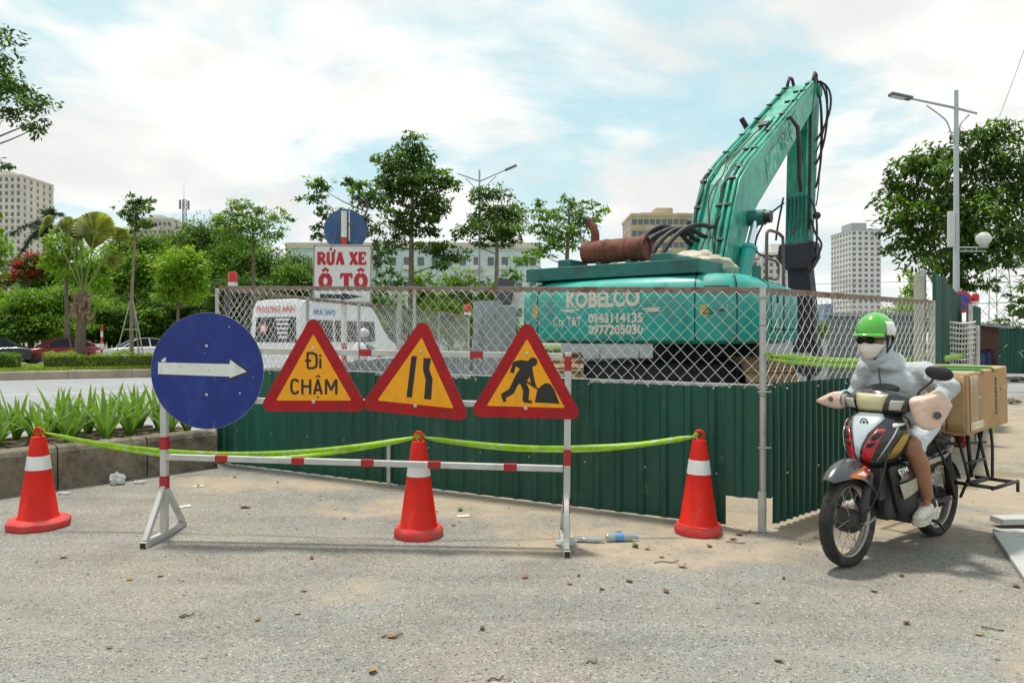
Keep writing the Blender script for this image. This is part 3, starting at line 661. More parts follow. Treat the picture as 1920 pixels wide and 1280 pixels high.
def rear_y(x):
    p = plan(); q = sorted([(a, b) for a, b in p if b < 1.06]); x = max(q[0][0], min(q[-1][0], x))
    for i in range(len(q)-1):
        if q[i][0] <= x <= q[i+1][0]: t = (x-q[i][0])/(q[i+1][0]-q[i][0]+1e-9); return q[i][1]+(q[i+1][1]-q[i][1])*t
    return 0
zs = [(.16, 1.36), (.04, 1.40), (0, 1.48), (0, 1.85), (.01, 2.02), (.05, 2.12), (.14, 2.20), (.30, 2.245), (.5, 2.255)]
q = MB(); q.loft([[V((x, y, z)) for x, y in plan(i, 1.05)] for i, z in zs]); cw = q.build('counterweight', teal, ex, smooth=2)
for sx, yf in ((1, 2.3), (-1, 2.3)):
    q = MB(); secs = []
    for y in (1.06, yf):
        pr = [(0, 1.40), (0, 2.02), (.03, 2.12), (.10, 2.19), (.22, 2.235), (.8, 2.245), (.8, 1.40)]
        secs.append([V((sx*(XW-.004-i), y, z-(.05 if y > 2 else 0)*(z > 2))) for i, z in pr])
    q.loft(secs); q.build('side_housing', teal, ex, smooth=2)
q = MB(); q.box((0, 2.0, 1.55), (2.2, 3.0, .4)); q.box((.1, 2.0, 1.95), (1.7, 2.2, .5)); q.build('main_frame', teal_dk, ex, bevel=.03)
def seam(x0, name='seam', w2=.008):                           # dark gap between rear panels
    q = MB(); secs = []
    for i, z in zs[1:8]:
        pl_ = plan(i, 1.05); ys = [b for a, b in sorted(pl_)]; xsx = x0*(1-i*.25)
        yy = rear_y(xsx)+i*max(0, 1-rear_y(xsx)/1.05); secs.append([V((xsx-w2, yy-.004, z)), V((xsx+w2, yy-.004, z)), V((xsx+w2, yy+.01, z)), V((xsx-w2, yy+.01, z))])
    q.loft(secs); q.build(name, black, ex)
seam(.96); seam(-1.42); seam(1.41)
for y in (1.055, 1.62): q = MB(); q.box((XW-.001, y, 1.75), (.012, .014, .62)); q.build('seam', black, ex)
q = MB(); q.box((XW-.001, 1.65, 1.55), (.010, 1.2, .012)); q.build('seam', black, ex)
q = MB(); q.box((XW-.001, 1.34, 1.95), (.012, .05, .12)); q.build('door_handle', black, ex, bevel=.004)
q = MB(); q.box((1.20, rear_y(1.2)+.022, 2.03), (.3, .05, .075), M.Rotation(.42, 3, 'Z')); q.build('vent_slot', black, ex)
def on_rear(body, size, cx, z, name='lettering', mat=letter_w, **k):
    vs, fs = text_pts(body, size, **k); q = MB(); q.add([V((cx+p.x, rear_y(cx+p.x)-.006, z+p.y)) for p in vs], fs); return q.build(name, mat, ex)
on_rear('KOBELCO', .29, -.31, 1.85, bold=.013, sx=.86)
on_rear('Cty T&T', .17, -.86, 1.60, sx=.8, bold=.002)
on_rear('0963114135', .165, -.10, 1.635, bold=.006, sx=.98); on_rear('0977205030', .165, -.10, 1.485, bold=.006, sx=.98)
def decal(x0, x1, z0, z1, mat, off=.006, name='warning_decal'):
    q = MB(); q.add([V((x0, rear_y(x0)-off, z0)), V((x1, rear_y(x1)-off, z0)), V((x1, rear_y(x1)-off, z1)), V((x0, rear_y(x0)-off, z1))], [(0, 1, 2, 3)]); return q.build(name, mat, ex)
decal(1.02, 1.33, 1.70, 1.84, decal_y); decal(-1.515, -1.40, 1.72, 1.90, decal_y)
q = MB(); 
for a, b in (((1.06, 1.73), (1.17, 1.73)), ((1.17, 1.73), (1.115, 1.81)), ((1.115, 1.81), (1.06, 1.73))):
    q = MB(); q.bar((a[0], rear_y(a[0])-.012, a[1]), (b[0], rear_y(b[0])-.012, b[1]), .008, .004, (0, 1, 0)); q.build('decal_line', black, ex)
q = MB(); q.bar((1.21, rear_y(1.21)-.012, 1.77), (1.30, rear_y(1.3)-.012, 1.77), .02, .004, (0, 1, 0)); q.build('decal_line', black, ex)
random.seed(5)
for cx, cz, n in ((.35, 1.79, 5), (-.75, 1.80, 3), (1.62, 1.6, 0)):
    for i in range(n):
        x = cx+random.uniform(-.14, .14); z = cz+random.uniform(-.02, .02); q = MB(); a = random.uniform(.03, .09)
        q.add([V((x+a*math.cos(t)*1.3, rear_y(x)-.0065-.0002*i, z+.014*math.sin(t)+random.uniform(-.004, .004))) for t in [k*.9 for k in range(7)]], [tuple(range(7))]); q.build('scuff_mark', letter_w, ex)
q = MB(); q.add([V((XW+.003, 1.30+.08*math.cos(t)*random.uniform(.7, 1.2), 1.60+.085*math.sin(t)*random.uniform(.7, 1.2))) for t in [k*.524 for k in range(12)]], [tuple(range(12))]); q.build('scuff_mark', letter_w, ex)
# deck, muffler, tarpaulins, hoses
q = MB(); q.box((-.34, .95, 2.335), (2.62, 1.5, .18)); q.build('engine_deck', teal_dk, ex, bevel=.012)
q = MB(); q.lathe([(.14, -.52), (.165, -.505), (.168, -.2), (.168, .44), (.17, .47), (.17, .495), (.15, .495), (.145, .40)], (-.56, .9, 2.69), (1, 0, 0), 28); mf = q.build('muffler', rustm, ex, smooth=2)
for x in (-.70, -.38, -.13): q = MB(); q.lathe([(.171, -.028), (.176, -.022), (.176, .022), (.171, .028)], (x, .9, 2.69), (1, 0, 0), 28); q.build('strap_band', rustm, mf, smooth=2)
for x in (-.78, -.3): q = MB(); q.box((x, .9, 2.48), (.08, .26, .10)); q.build('bracket', teal_dk, mf, bevel=.006)
q = MB(); q.tube([(-.90, .9, 2.80), (-.90, .9, 2.96), (-.93, .9, 3.05), (-1.0, .9, 3.13), (-1.03, .9, 3.15)], [.065, .062, .06, .06, .06], 14); q.build('exhaust_stack', rustm, ex, smooth=2)
q = MB(); q.tube([(-1.005, .9, 3.135), (-1.06, .9, 3.18)], [.064, .064], 14); q.build('exhaust_tip', black, ex, smooth=2)
for c, s in (((-1.22, .8, 2.50), (.22, .5, .14)), ((.22, 1.0, 2.50), (.30, .6, .16)), ((.52, .85, 2.47), (.2, .3, .1))): q = MB(); q.box(c, s); q.build('deck_box', teal_dk, ex, bevel=.015)
def lump(c, r, mat, name, seed):
    q = MB(); q.ell(c, r, seg=40, rings=26); q.v = [V(c)+(p-V(c))*(1+.38*N.noise(p*3.1+V((seed, 0, 0)))+.22*N.noise(p*8+V((0, seed, 0)))+.10*abs(N.noise(p*17))) for p in q.v]; return q.build(name, mat, ex, smooth=True)
lump((.74, 1.25, 2.40), (.34, .42, .15), tarp_m, 'tarpaulin', 1); lump((.3, 1.75, 2.55), (.28, .26, .18), tarp_m, 'tarpaulin', 4); lump((-.6, 1.6, 2.45), (.6, .3, .14), tarp_m, 'tarpaulin', 7)
BX = .15
def bp(y, z, x=0): return V((BX+x, y, z))
cl = [(2.40, 1.95, .42), (2.78, 2.6, .56), (3.1, 3.15, .68), (3.44, 3.70, .76), (3.92, 4.06, .74), (5.2, 4.86, .64), (6.6, 5.76, .52), (7.6, 6.40, .44), (8.20, 6.78, .38)]
def bnorm(i):
    a, b = cl[max(0, i-1)], cl[min(len(cl)-1, i+1)]; d = V((0, b[0]-a[0], b[1]-a[1])).normalized(); return d, V((0, -d.z, d.y))
hw = [.33, .33, .335, .335, .33, .325, .315, .31, .30]
q = MB(); secs = []
for i, (y, z, th) in enumerate(cl):
    d, n = bnorm(i); c = bp(y, z); h_ = hw[i]; secs.append([c+n*th/2+V((-h_, 0, 0)), c+n*th/2+V((h_, 0, 0)), c-n*th/2+V((h_, 0, 0)), c-n*th/2+V((-h_, 0, 0))])
q.loft(secs); boom = q.build('boom', boom_p, ex, bevel=.02)
for s in (-1, 1):                                              # flange lips along the top edges
    q = MB(); q.tube([bp(y, z)+bnorm(i)[1]*(th/2+.01)+V((s*(hw[i]-.015), 0, 0)) for i, (y, z, th) in enumerate(cl)], .02, 6); q.build('edge_flange', boom_p, boom, smooth=True)
def along(x, lift, i0=0, i1=8, r=.026, mat=boom_p, name='pipe', wob=0, n=28):
    pts = []
    for k in range(n+1):
        u = i0+(i1-i0)*k/n; i = min(int(u), len(cl)-2); t = u-i
        y, z, th = (cl[i][j]*(1-t)+cl[i+1][j]*t for j in range(3)); nn = (bnorm(i)[1]*(1-t)+bnorm(i+1)[1]*t).normalized()
        pts.append(bp(y, z)+nn*(th/2+lift+wob*.02*math.sin(k*.8))+V((x+wob*.04*math.sin(k*.55+x*9), 0, 0)))
    q = MB(); q.tube(pts, r, 7); return q.build(name, mat, boom, smooth=True), pts
for x, i0, i1, r, m_ in ((-.29, .7, 7.6, .028, boom_p), (-.21, .9, 5.2, .026, boom_p), (.06, 1.4, 5.6, .026, boom_p), (.17, .9, 7.8, .028, boom_p), (.27, .6, 7.9, .028, boom_p)): along(x, .055, i0, i1, r, m_)
along(-.06, .045, 1.0, 5.4, .013, rustm, 'thin_pipe', 1); along(.12, .06, .9, 3.8, .02, hose_m, 'hose', 1); along(-.25, .10, 1.2, 3.4, .018, hose_m, 'hose', .6)
for u in (1.3, 2.3, 3.0, 3.7, 4.35, 5.0, 5.6, 6.2, 6.8, 7.4):
    i = int(u); t = u-i; y, z, th = (cl[i][j]*(1-t)+cl[i+1][j]*t for j in range(3)); d, n = bnorm(i)
    for xx in ((-.26, .22) if i % 2 else (-.26, .10, .24)):
        q = MB(); q.box(bp(y, z)+n*(th/2+.075)+V((xx, 0, 0)), (.11, .05, .05), M((V((1, 0, 0)), d, n)).transposed()); q.build('pipe_clamp', hose_m, boom, bevel=.008)
i = 5; d, n = bnorm(6); c = bp(5.95, 5.34)+n*.315; rotb = M((V((1, 0, 0)), d, n)).transposed()
q = MB(); q.box(c+d*.1, (.34, .55, .012), rotb); q.build('rusty_plate', rustm, boom)
q = MB(); q.box(c+d*.1+n*.012, (.24, .42, .012), rotb); q.build('access_plate', boom_p, boom, bevel=.004)
q = MB(); q.box(c-d*.42+n*.05+V((.02, 0, 0)), (.18, .2, .10), rotb); q.build('valve_block', hose_m, boom, bevel=.015)
q = MB(); q.cyl(c-d*.30+V((-.34, 0, 0)), c-d*.30+n*.22+V((-.42, 0, 0)), .055, .05, 12); q.build('work_lamp', black, boom, smooth=2)
def side_text():
    vs, fs = text_pts('KOBELCO', .36, bold=.012, sx=1.0); a, b = V((0, 4.55, 4.42)), V((0, 6.9, 5.94)); d = (b-a).normalized(); n = V((0, -d.z, d.y)); m = (a+b)/2; q = MB()
    q.add([V((BX+.332, 0, 0))+m+d*p.x+n*(p.y-.1) for p in vs], fs); q.build('lettering', pale_t, boom)
side_text()
q = MB(); q.prism([(-.5, -.24), (.45, -.18), (.5, .14), (-.42, .2)], .004, bp(4.9, 4.64, .331), V((0, .82, .57)), V((0, -.57, .82))); q.build('scraped_patch', pale_t, boom)
q = MB(); q.prism([(-.32, -.2), (.35, -.16), (.3, .2), (-.3, .22)], .004, bp(6.3, 5.58, .326), V((0, .81, .585)), V((0, -.585, .81))); q.build('scraped_patch', pale_t, boom)
# boom tip fittings and hoses
tip = bp(8.20, 6.78)
q = MB(); q.cyl(tip+V((-.36, 0, -.02)), tip+V((.36, 0, -.02)), .14, None, 18); q.build('boom_tip_pin', stick_p, boom, smooth=2)
for xx in (-.26, .27):
    q = MB(); q.tube([tip+V((xx, -.3, .12)), tip+V((xx, -.15, .34)), tip+V((xx*.95, .02, .36)), tip+V((xx*.9, .12, .22))], .035, 8); q.build('hose_fitting', hose_m, boom, smooth=True)
for k, (x, dx, drop) in enumerate(((.30, .26, 1.7), (.32, .34, 1.2), (.24, .16, 2.2), (.36, .22, 1.45), (.28, .10, 2.6))):
    a = tip+V((x, -.05, .18)); b = V((BX+.30, 8.02, 6.85-drop)); mid1 = a+V((dx*1.1, .15, -.15)); mid2 = b+V((dx*.9, .1, .45))
    pts = []
    for j in range(15): t = j/14; pts.append((a*(1-t)**3+mid1*3*t*(1-t)**2+mid2*3*t*t*(1-t)+b*t**3))
    q = MB(); q.tube(pts, .024 if k < 3 else .014, 7); q.build('hose', hose_m, boom, smooth=True)
a = bp(5.75, 5.55, .2); pts = [a, a+V((.18, .08, .06)), a+V((.30, .12, -.15)), a+V((.32, .14, -.55)), a+V((.30, .22, -1.05)), a+V((.33, .22, -1.35))]
q = MB(); q.tube(pts, [.04]*5+[.03], 8); q.build('hose', hose_m, boom, smooth=True)
# boom foot hoses
for k, (x, y0, hgt) in enumerate(((-.28, 2.5, .42), (-.14, 2.55, .36), (.02, 2.45, .32), (-.40, 2.4, .30), (-.22, 2.3, .25), (.16, 2.5, .26))):
    a = V((x-.45, y0-.9, 2.38)); b = bp(2.95, 2.85+.05*k, x*.8)+V((0, -.42, .06)); pts = []
    for j in range(15): t = j/14; pts.append(a.lerp(b, t)+V((0, 0, hgt*1.5*math.sin(math.pi*min(1, t*1.05))**.7*(1-.35*t))))
    q = MB(); q.tube(pts, .036, 8); q.build('hose', hose_m, ex, smooth=True)
# boom cylinders
for s, nm in ((1, 'boom_cylinder'), (-1, 'boom_cylinder')):
    lo, hi = V((BX+s*.46, 2.62, 2.0)), V((BX+s*.46, 3.56, 3.40)); d = (hi-lo).normalized(); q = MB()
    q.cyl(lo, lo+d*1.02, .115, None, 18); q.cyl(lo+d*.98, lo+d*1.05, .13, None, 18); cyl_ = q.build(nm, teal, ex, smooth=2)
    q = MB(); q.cyl(lo+d*1.04, hi, .062, None, 16); q.build('rod', chrome, cyl_, smooth=2)
    q = MB(); q.cyl(hi+V((-s*.12, 0, 0)), hi+V((s*.14, 0, 0)), .13, None, 18); q.build('clevis', teal_dk, cyl_, smooth=2)
    q = MB(); q.cyl(hi+V((s*.145, 0, 0)), hi+V((s*.24, 0, 0)), .105, .10, 18); q.build('pin_cap', black, cyl_, smooth=2)
# stick, arm cylinder, linkage guard, breaker
sl = [(8.32, 6.95, .26), (8.22, 6.66, .46), (8.02, 6.0, .62), (7.90, 5.0, .56), (7.78, 3.95, .46), (7.70, 3.35, .40)]
q = MB(); secs = []
for i, (y, z, th) in enumerate(sl):
    h_ = .24 if i else .2; secs.append([V((BX+.04-h_, y-th/2, z)), V((BX+.04+h_, y-th/2, z)), V((BX+.04+h_, y+th/2, z)), V((BX+.04-h_, y+th/2, z))])
q.loft(secs); stick = q.build('arm', stick_p, ex, bevel=.02)
for k in range(6): q = MB(); x = BX+.04-.20+k*.08; q.box((x, 7.54, 3.95), (.032, .05, .95)); q.build('guard_bar', teal_dk, stick, bevel=.006)
for k, x in enumerate((.20, .27)): q = MB(); q.tube([V((BX+x+.03, 8.0, 7.0)), V((BX+x+.03, 7.62, 6.0)), V((BX+x+.03, 7.56, 4.6)), V((BX+x+.03, 7.5, 3.7))], .024, 7); q.build('pipe', boom_p if k == 0 else hose_m, stick, smooth=True)
lo, hi = bp(5.75, 4.88), bp(7.72, 5.92); d = (hi-lo).normalized()
q = MB(); q.cyl(lo, lo+d*1.75, .12, None, 18); ac = q.build('arm_cylinder', boom_p, ex, smooth=2)
q = MB(); q.cyl(lo+d*1.75, hi, .07, None, 14); q.build('rod', chrome, ac, smooth=2)
q = MB(); q.cyl(hi+V((-.2, 0, 0)), hi+V((.2, 0, 0)), .12, None, 16); q.build('clevis', stick_p, ac, smooth=2)
q = MB(); q.prism([(-.34, 3.42), (.36, 3.46), (.38, 3.14), (.22, 2.86), (-.20, 2.86), (-.38, 3.1)], .6, V((BX+.04, 7.98, 0)), (1, 0, 0), (0, 0, 1)); q.build('linkage_guard', navy, ex, bevel=.05)
secs = []
for y, z, hx, hy in ((7.72, 2.95, .22, .22), (7.78, 2.4, .235, .23), (7.90, 1.5, .23, .22), (7.98, 1.0, .26, .25), (8.0, .75, .24, .22), (8.02, .62, .12, .12)): secs.append([V((BX+.06+a*hx+(3-z)*.05, y+b*hy, z)) for a, b in ((-1, -1), (1, -1), (1, 1), (-1, 1))])
q = MB(); q.loft(secs); q.build('breaker', navy, ex, bevel=.025)
q = MB(); q.cyl((BX+.18, 8.02, .66), (BX+.19, 8.04, .02), .07, .05, 12); q.build('chisel', navy, ex, smooth=2)
q = MB(); q.box((BX+.12, 7.68, 1.08), (.38, .05, .09)); q.build('breaker_clamp', steel, ex)
for pts in ([(BX-.22, 7.5, 4.3), (BX-.5, 7.3, 4.0), (BX-.72, 7.2, 3.5), (BX-.66, 7.25, 3.22), (BX-.42, 7.4, 3.18), (BX-.25, 7.5, 3.2)],
            [(BX+.30, 7.5, 4.4), (BX+.44, 7.45, 4.0), (BX+.46, 7.45, 3.5), (BX+.40, 7.5, 3.1), (BX+.30, 7.55, 2.8)],
            [(BX+.32, 7.55, 3.9), (BX+.42, 7.5, 3.6), (BX+.54, 7.5, 3.35), (BX+.42, 7.5, 3.05)], [(BX-.2, 7.4, 4.4), (BX-.3, 7.35, 3.8), (BX-.34, 7.35, 3.5)]):
    q = MB(); pp = []; pts = [V(p) for p in pts]
    for i in range(len(pts)-1):
        p_, a, b, c = pts[max(0, i-1)], pts[i], pts[i+1], pts[min(len(pts)-1, i+2)]
        for j in range(5): t = j/5; pp.append(.5*((2*a)+(b-p_)*t+(2*p_-5*a+4*b-c)*t*t+(3*a-p_-3*b+c)*t**3))
    q.tube(pp+[pts[-1]], .022, 7); q.build('hose', hose_m, stick, smooth=True)
q = MB(); q.ell((BX+.40, 7.7, 4.0), .08); q.build('work_lamp', black, stick, smooth=True)
# handrails, cab, mirror
def catmull(pts, n=6):
    pts = [V(p) for p in pts]; pp = []
    for i in range(len(pts)-1):
        p_, a, b, c = pts[max(0, i-1)], pts[i], pts[i+1], pts[min(len(pts)-1, i+2)]
        for j in range(n): t = j/n; pp.append(.5*((2*a)+(b-p_)*t+(2*p_-5*a+4*b-c)*t*t+(3*a-p_-3*b+c)*t**3))
    return pp+[pts[-1]]
rail_m = pbr('handrail paint', (.13, .10, .09), .6, .2, .25, 9)
q = MB(); q.tube(catmull([(1.5, 1.19, 2.15), (1.5, 1.19, 2.70), (1.5, 1.24, 2.83), (1.5, 1.5, 2.86), (1.5, 1.83, 2.84), (1.5, 1.93, 2.68), (1.5, 1.95, 1.4)]), .022, 8); q.build('handrail', rail_m, ex, smooth=True)
q = MB(); q.tube(catmull([(1.5, 1.21, 2.47), (1.5, 1.55, 2.47), (1.5, 1.70, 2.42), (1.5, 1.70, 2.26), (1.5, 1.55, 2.22), (1.5, 1.21, 2.22)], 4), .016, 8); q.build('grab_loop', rail_m, ex, smooth=True)
q = MB(); q.cyl((1.42, 1.02, 2.2), (1.42, 1.02, 2.36), .06, None, 12); q.build('filler_cap', teal_dk, ex, smooth=2)
q = MB(); q.box((-1.02, 3.0, 2.05), (.98, 1.5, 1.4)); cab = q.build('cab', pbr('cab paint', (.42, .44, .40), .45, 0, .12, 2, dirt=(.25, .24, .2)), ex, bevel=.08, bseg=3)
q = MB(); q.box((-1.02, 2.245, 2.30), (.74, .01, .6)); q.build('rear_window', glass('dark glass'), cab)
# tracks
tr = M.Rotation(R(36-6), 4, 'Z')
shoe_me = None
for cxw, cyw in ((3.50, 11.6), (.80, 11.8)):
    c = ex.matrix_basis.inverted() @ V((cxw, cyw, 0)); rz = R(36-5); L, rr, hh = 3.5, .53, .57
    trk = MB(); trk.prism([(L/2*math.cos(a)*0+((L/2 if math.cos(a) > 0 else -L/2)+rr*.72*math.cos(a)), hh+rr*.72*math.sin(a)) for a in [k*math.pi/10+.01 for k in range(20)]], .36, (0, 0, 0), (0, 1, 0), (0, 0, 1))
    trk.v = [M.Rotation(rz, 3, 'Z') @ (p-V((.18, 0, 0)))+c for p in trk.v]; tk = trk.build('track_frame', navy, ex)
    per = 2*L+2*math.pi*rr; n = 46
    for k in range(n):
        s = per*k/n
        if s < L: y, z, a = -L/2+s, hh+rr, 0
        elif s < L+math.pi*rr: t = (s-L)/rr; y, z, a = L/2+rr*math.sin(t), hh+rr*math.cos(t), -t
        elif s < 2*L+math.pi*rr: y, z, a = L/2-(s-L-math.pi*rr), hh-rr, math.pi
        else: t = (s-2*L-math.pi*rr)/rr; y, z, a = -L/2-rr*math.sin(t), hh-rr*math.cos(t), math.pi-t
        if shoe_me is None:
            q = MB(); q.box((0, 0, .01), (.64, .185, .035)); q.box((0, .06, .045), (.64, .022, .05)); o = q.build('track_shoe', mud, tk); shoe_me = o.data
        else:
            o = bpy.data.objects.new('track_shoe', shoe_me); COL.objects.link(o); o.parent = tk
        mm = M.Translation(c) @ M.Rotation(rz, 4, 'Z') @ M.Translation((0, y, z)) @ M.Rotation(a, 4, 'X'); o.matrix_basis = mm
q = MB(); q.box((.2, 2.5, .75), (1.7, 2.2, .6)); q.cyl((.2, 2.5, 1.05), (.2, 2.5, 1.4), .85, None, 24); q.build('undercarriage', navy, ex)
q = MB(); q.box((0, 0, 0), (2.1, 2.2, .72), M.Rotation(R(36-5), 3, 'Z')); c = ex.matrix_basis.inverted() @ V((2.15, 11.3, .74)); q.v = [p+c for p in q.v]; q.build('car_body_frame', navy, ex, bevel=.06)
# ------------------------------------------------------------------ vegetation
import numpy as np
def leafmat(name, col, trans=.42, var=.3): return pbr(name, col, .5, 0, var, .9, island=.38, trans=trans, spec=.35, leafy=True)
lf_dark = leafmat('dark foliage', (.058, .118, .019)); lf_mid = leafmat('mid foliage', (.115, .22, .023)); lf_lite = leafmat('light foliage', (.19, .34, .025))
lf_yel = leafmat('yellow green foliage', (.26, .36, .03)); lf_olive = leafmat('olive foliage', (.09, .13, .025)); lf_red = leafmat('red blossom', (.45, .045, .02)); lf_blue = leafmat('dark palm frond', (.022, .062, .036))
bark = pbr('bark', (.16, .125, .09), .9, 0, .3, 7, .7, 30, dirt=(.08, .07, .05)); bark_l = pbr('pale bark', (.24, .19, .14), .9, 0, .25, 7, .6, 30)
def leaf_mesh(name, C, D, mat, size, ratio=.42, seed=0):           # C centres, D directions (n,3) -> one mesh of small folded leaves
    rg = np.random.default_rng(seed); n = len(C); L = size*rg.uniform(.65, 1.3, (n, 1)); D = D/np.linalg.norm(D, axis=1, keepdims=True)
    up = np.array([[0, 0, 1.0]])+rg.normal(0, .45, (n, 3)); S_ = np.cross(D, up); S_ /= (np.linalg.norm(S_, axis=1, keepdims=True)+1e-9); Nn = np.cross(S_, D)
    a = C-D*L*.5; b = C+S_*L*ratio*.5-Nn*L*.07; c = C+D*L*.5-Nn*L*.10; d = C-S_*L*ratio*.5-Nn*L*.07
    vs = np.stack([a, b, c, d], 1).reshape(-1, 3).astype(np.float32); me = bpy.data.meshes.new(name)
    me.vertices.add(4*n); me.vertices.foreach_set('co', vs.ravel()); me.loops.add(4*n); me.loops.foreach_set('vertex_index', np.arange(4*n, dtype=np.int32))
    me.polygons.add(n); me.polygons.foreach_set('loop_start', np.arange(0, 4*n, 4, dtype=np.int32)); me.materials.append(mat); me.update(calc_edges=True); me.validate(); return me
def scatter(clumps, per, seed, droop=.25, shell=.55):
    rg = np.random.default_rng(seed); Cs = []; Ds = []
    for (c, r) in clumps:
        c = np.array(c); r = np.array(r); n = max(24, int(2.9*per*(r[0]*r[1]*r[2])**(2/3)))
        u = rg.normal(0, 1, (n, 3)); u /= np.linalg.norm(u, axis=1, keepdims=True); rad = rg.uniform(shell**3, 1, (n, 1))**(1/3)*rg.uniform(.72, 1.12, (n, 1))
        # break each clump up into sprigs
        k = max(4, n//26); sp = rg.normal(0, 1, (k, 3)); sp /= np.linalg.norm(sp, axis=1, keepdims=True); sp *= rg.uniform(.35, 1.32, (k, 1)); w = rg.integers(0, k, n)
        loc = sp[w]*.93+rg.normal(0, .17, (n, 3)); mixm = rg.random((n, 1)) < .22; loc = np.where(mixm, u*rad, loc); 
        Cs.append(c+loc*r); d = loc*np.array([1, 1, .35])+rg.normal(0, .55, (n, 3)); d[:, 2] -= droop; Ds.append(d)
    return np.concatenate(Cs), np.concatenate(Ds)
def foliage(name, clumps, per, size, mat, parent, seed, ratio=.42, droop=.25, base=V((0, 0, 0))):
    C, Dd = scatter(clumps, per, seed, droop); me = leaf_mesh(name, C-np.array(base), Dd, mat, size, ratio, seed); o = bpy.data.objects.new(name, me); COL.objects.link(o); o.parent = parent; return o
def limb(q, a, b, r0, r1, seed, n=6, bow=.12):
    a, b = V(a), V(b); L = (b-a).length; pts = []
    for i in range(n+1):
        t = i/n; p = a.lerp(b, t); w2 = math.sin(math.pi*t)*L*bow; pts.append(p+V((N.noise(V((seed, t*2, 1)))*w2, N.noise(V((seed, t*2, 7)))*w2, -w2*.35)))
    q.tube(pts, [r0+(r1-r0)*i/n for i in range(n+1)], 6)
def tree(name, label, D, trunk, clumps, mat, tr=.12, leaf=.16, per=420, group=None, seed=1, z0=0, depth=.8, bk=None, extra=None, droop=.25, cat='tree', ratio=.42):
    base = P(trunk[0][0], CY, D); base.z = z0; t = thing(name, label, cat, base, 0, group); rg = random.Random(seed); cs = []
    for (x, y, rx, ry) in clumps:
        rx, ry = rx*1.17, ry*1.22; dy = rg.uniform(-.5, .5)*depth*max(rx, 40)/FPX*D*1.3; c = P(x, y, D+dy); cs.append((tuple(c), (rx/FPX*D, max(rx, ry)/FPX*D*depth, ry/FPX*D)))
    tp = [base-V((0, 0, .05))]+[P(x, y, D) for x, y in trunk[1:]]; q = MB(); pts = catmull(tp, 5); n = len(pts)
    q.tube(pts, [tr*(.95-.70*i/(n-1)) if i else tr*1.15 for i in range(n)], 10); q.build('trunk', bk or bark, t, world=True, smooth=True)
    for i, (c, r) in enumerate(cs):
        c = V(c); k = [p for p in pts if p.z < c.z+.2*r[2]] or [pts[0]]; st = min(k, key=lambda p: (p-c).length+abs(p.z-(c.z-.6*abs((c-p).xy.length)))*.6)
        if (st-c).length > .25: q = MB(); limb(q, st, c, tr*.22, tr*.05, seed+i*3.7); q.build('limb', bk or bark, t, world=True, smooth=True)
    foliage('crown', cs, per, leaf, mat, t, seed, ratio, droop, base)
    if extra: 
        m2, frac = extra; sub = [(c, (r[0], r[1], r[2])) for c, r in cs if random.Random(seed+int(c[2]*10)).random() < frac]
        if sub: foliage('blossom' if m2 is lf_red else 'young_leaves', [(np.array(c)+np.array([0, -.3, .35*r[2]]), r) for c, r in sub], per*.3, leaf, m2, t, seed+50, ratio, droop, base)
    return t
def sc(lst, ox, oy, k): return [(ox+x/k, oy+y/k, rx/k, ry/k) for x, y, rx, ry in lst]
C2 = lambda l: sc(l, 400, 240, 3.556); C3 = lambda l: sc(l, 840, 280, 3.764); C1 = lambda l: sc(l, 0, 300, 3.2)
tree('tall_tree', 'tallest dark green layered tree behind the car wash board', 31, [(772, 698), (771, 540), (772, 420), (775, 290)],
     C2([(1330, 120, 80, 55), (1300, 190, 130, 45), (1140, 215, 60, 35), (1250, 270, 150, 45), (1420, 250, 60, 35), (1430, 335, 150, 45), (1570, 380, 90, 35), (1190, 350, 120, 55), (1310, 390, 120, 55), (1120, 420, 90, 50), (1400, 470, 130, 60), (1500, 520, 90, 60), (1200, 460, 90, 45), (1330, 590, 110, 55), (1440, 600, 70, 45), (1180, 590, 80, 40), (1390, 690, 120, 35), (1250, 680, 80, 40), (1450, 790, 120, 32), (1600, 850, 120, 35), (1180, 780, 90, 45), (1540, 920, 60, 25)]), lf_dark, .17, .20, 520, seed=3, extra=(lf_mid, .5))
tree('leafy_tree', 'dark leafy tree right behind the round blue sign back', 27, [(655, 708), (655, 560), (668, 450), (690, 390)],
     C2([(700, 385, 80, 42), (660, 470, 80, 35), (760, 560, 100, 32), (720, 690, 60, 60), (940, 365, 60, 32), (1010, 405, 90, 42), (1060, 470, 100, 50), (970, 500, 80, 40), (1000, 620, 90, 50), (1080, 700, 90, 50), (850, 640, 80, 60), (1090, 850, 60, 70), (1180, 1000, 85, 60), (880, 350, 30, 20)]), lf_dark, .13, .18, 480, seed=4, extra=(lf_lite, .45))
tree('round_tree', 'rounded dark tree on slim trunk beside the double street lamp', 33, [(931, 695), (931, 535), (932, 450), (928, 400)],
     C3([(310, 320, 110, 42), (230, 350, 80, 40), (390, 440, 130, 55), (250, 480, 110, 50), (470, 500, 100, 55), (180, 560, 120, 45), (330, 560, 150, 60), (450, 600, 90, 50), (100, 610, 60, 35), (240, 650, 90, 35), (400, 650, 80, 35)]), lf_dark, .14, .18, 560, seed=5, extra=(lf_mid, .5), bk=bark_l)
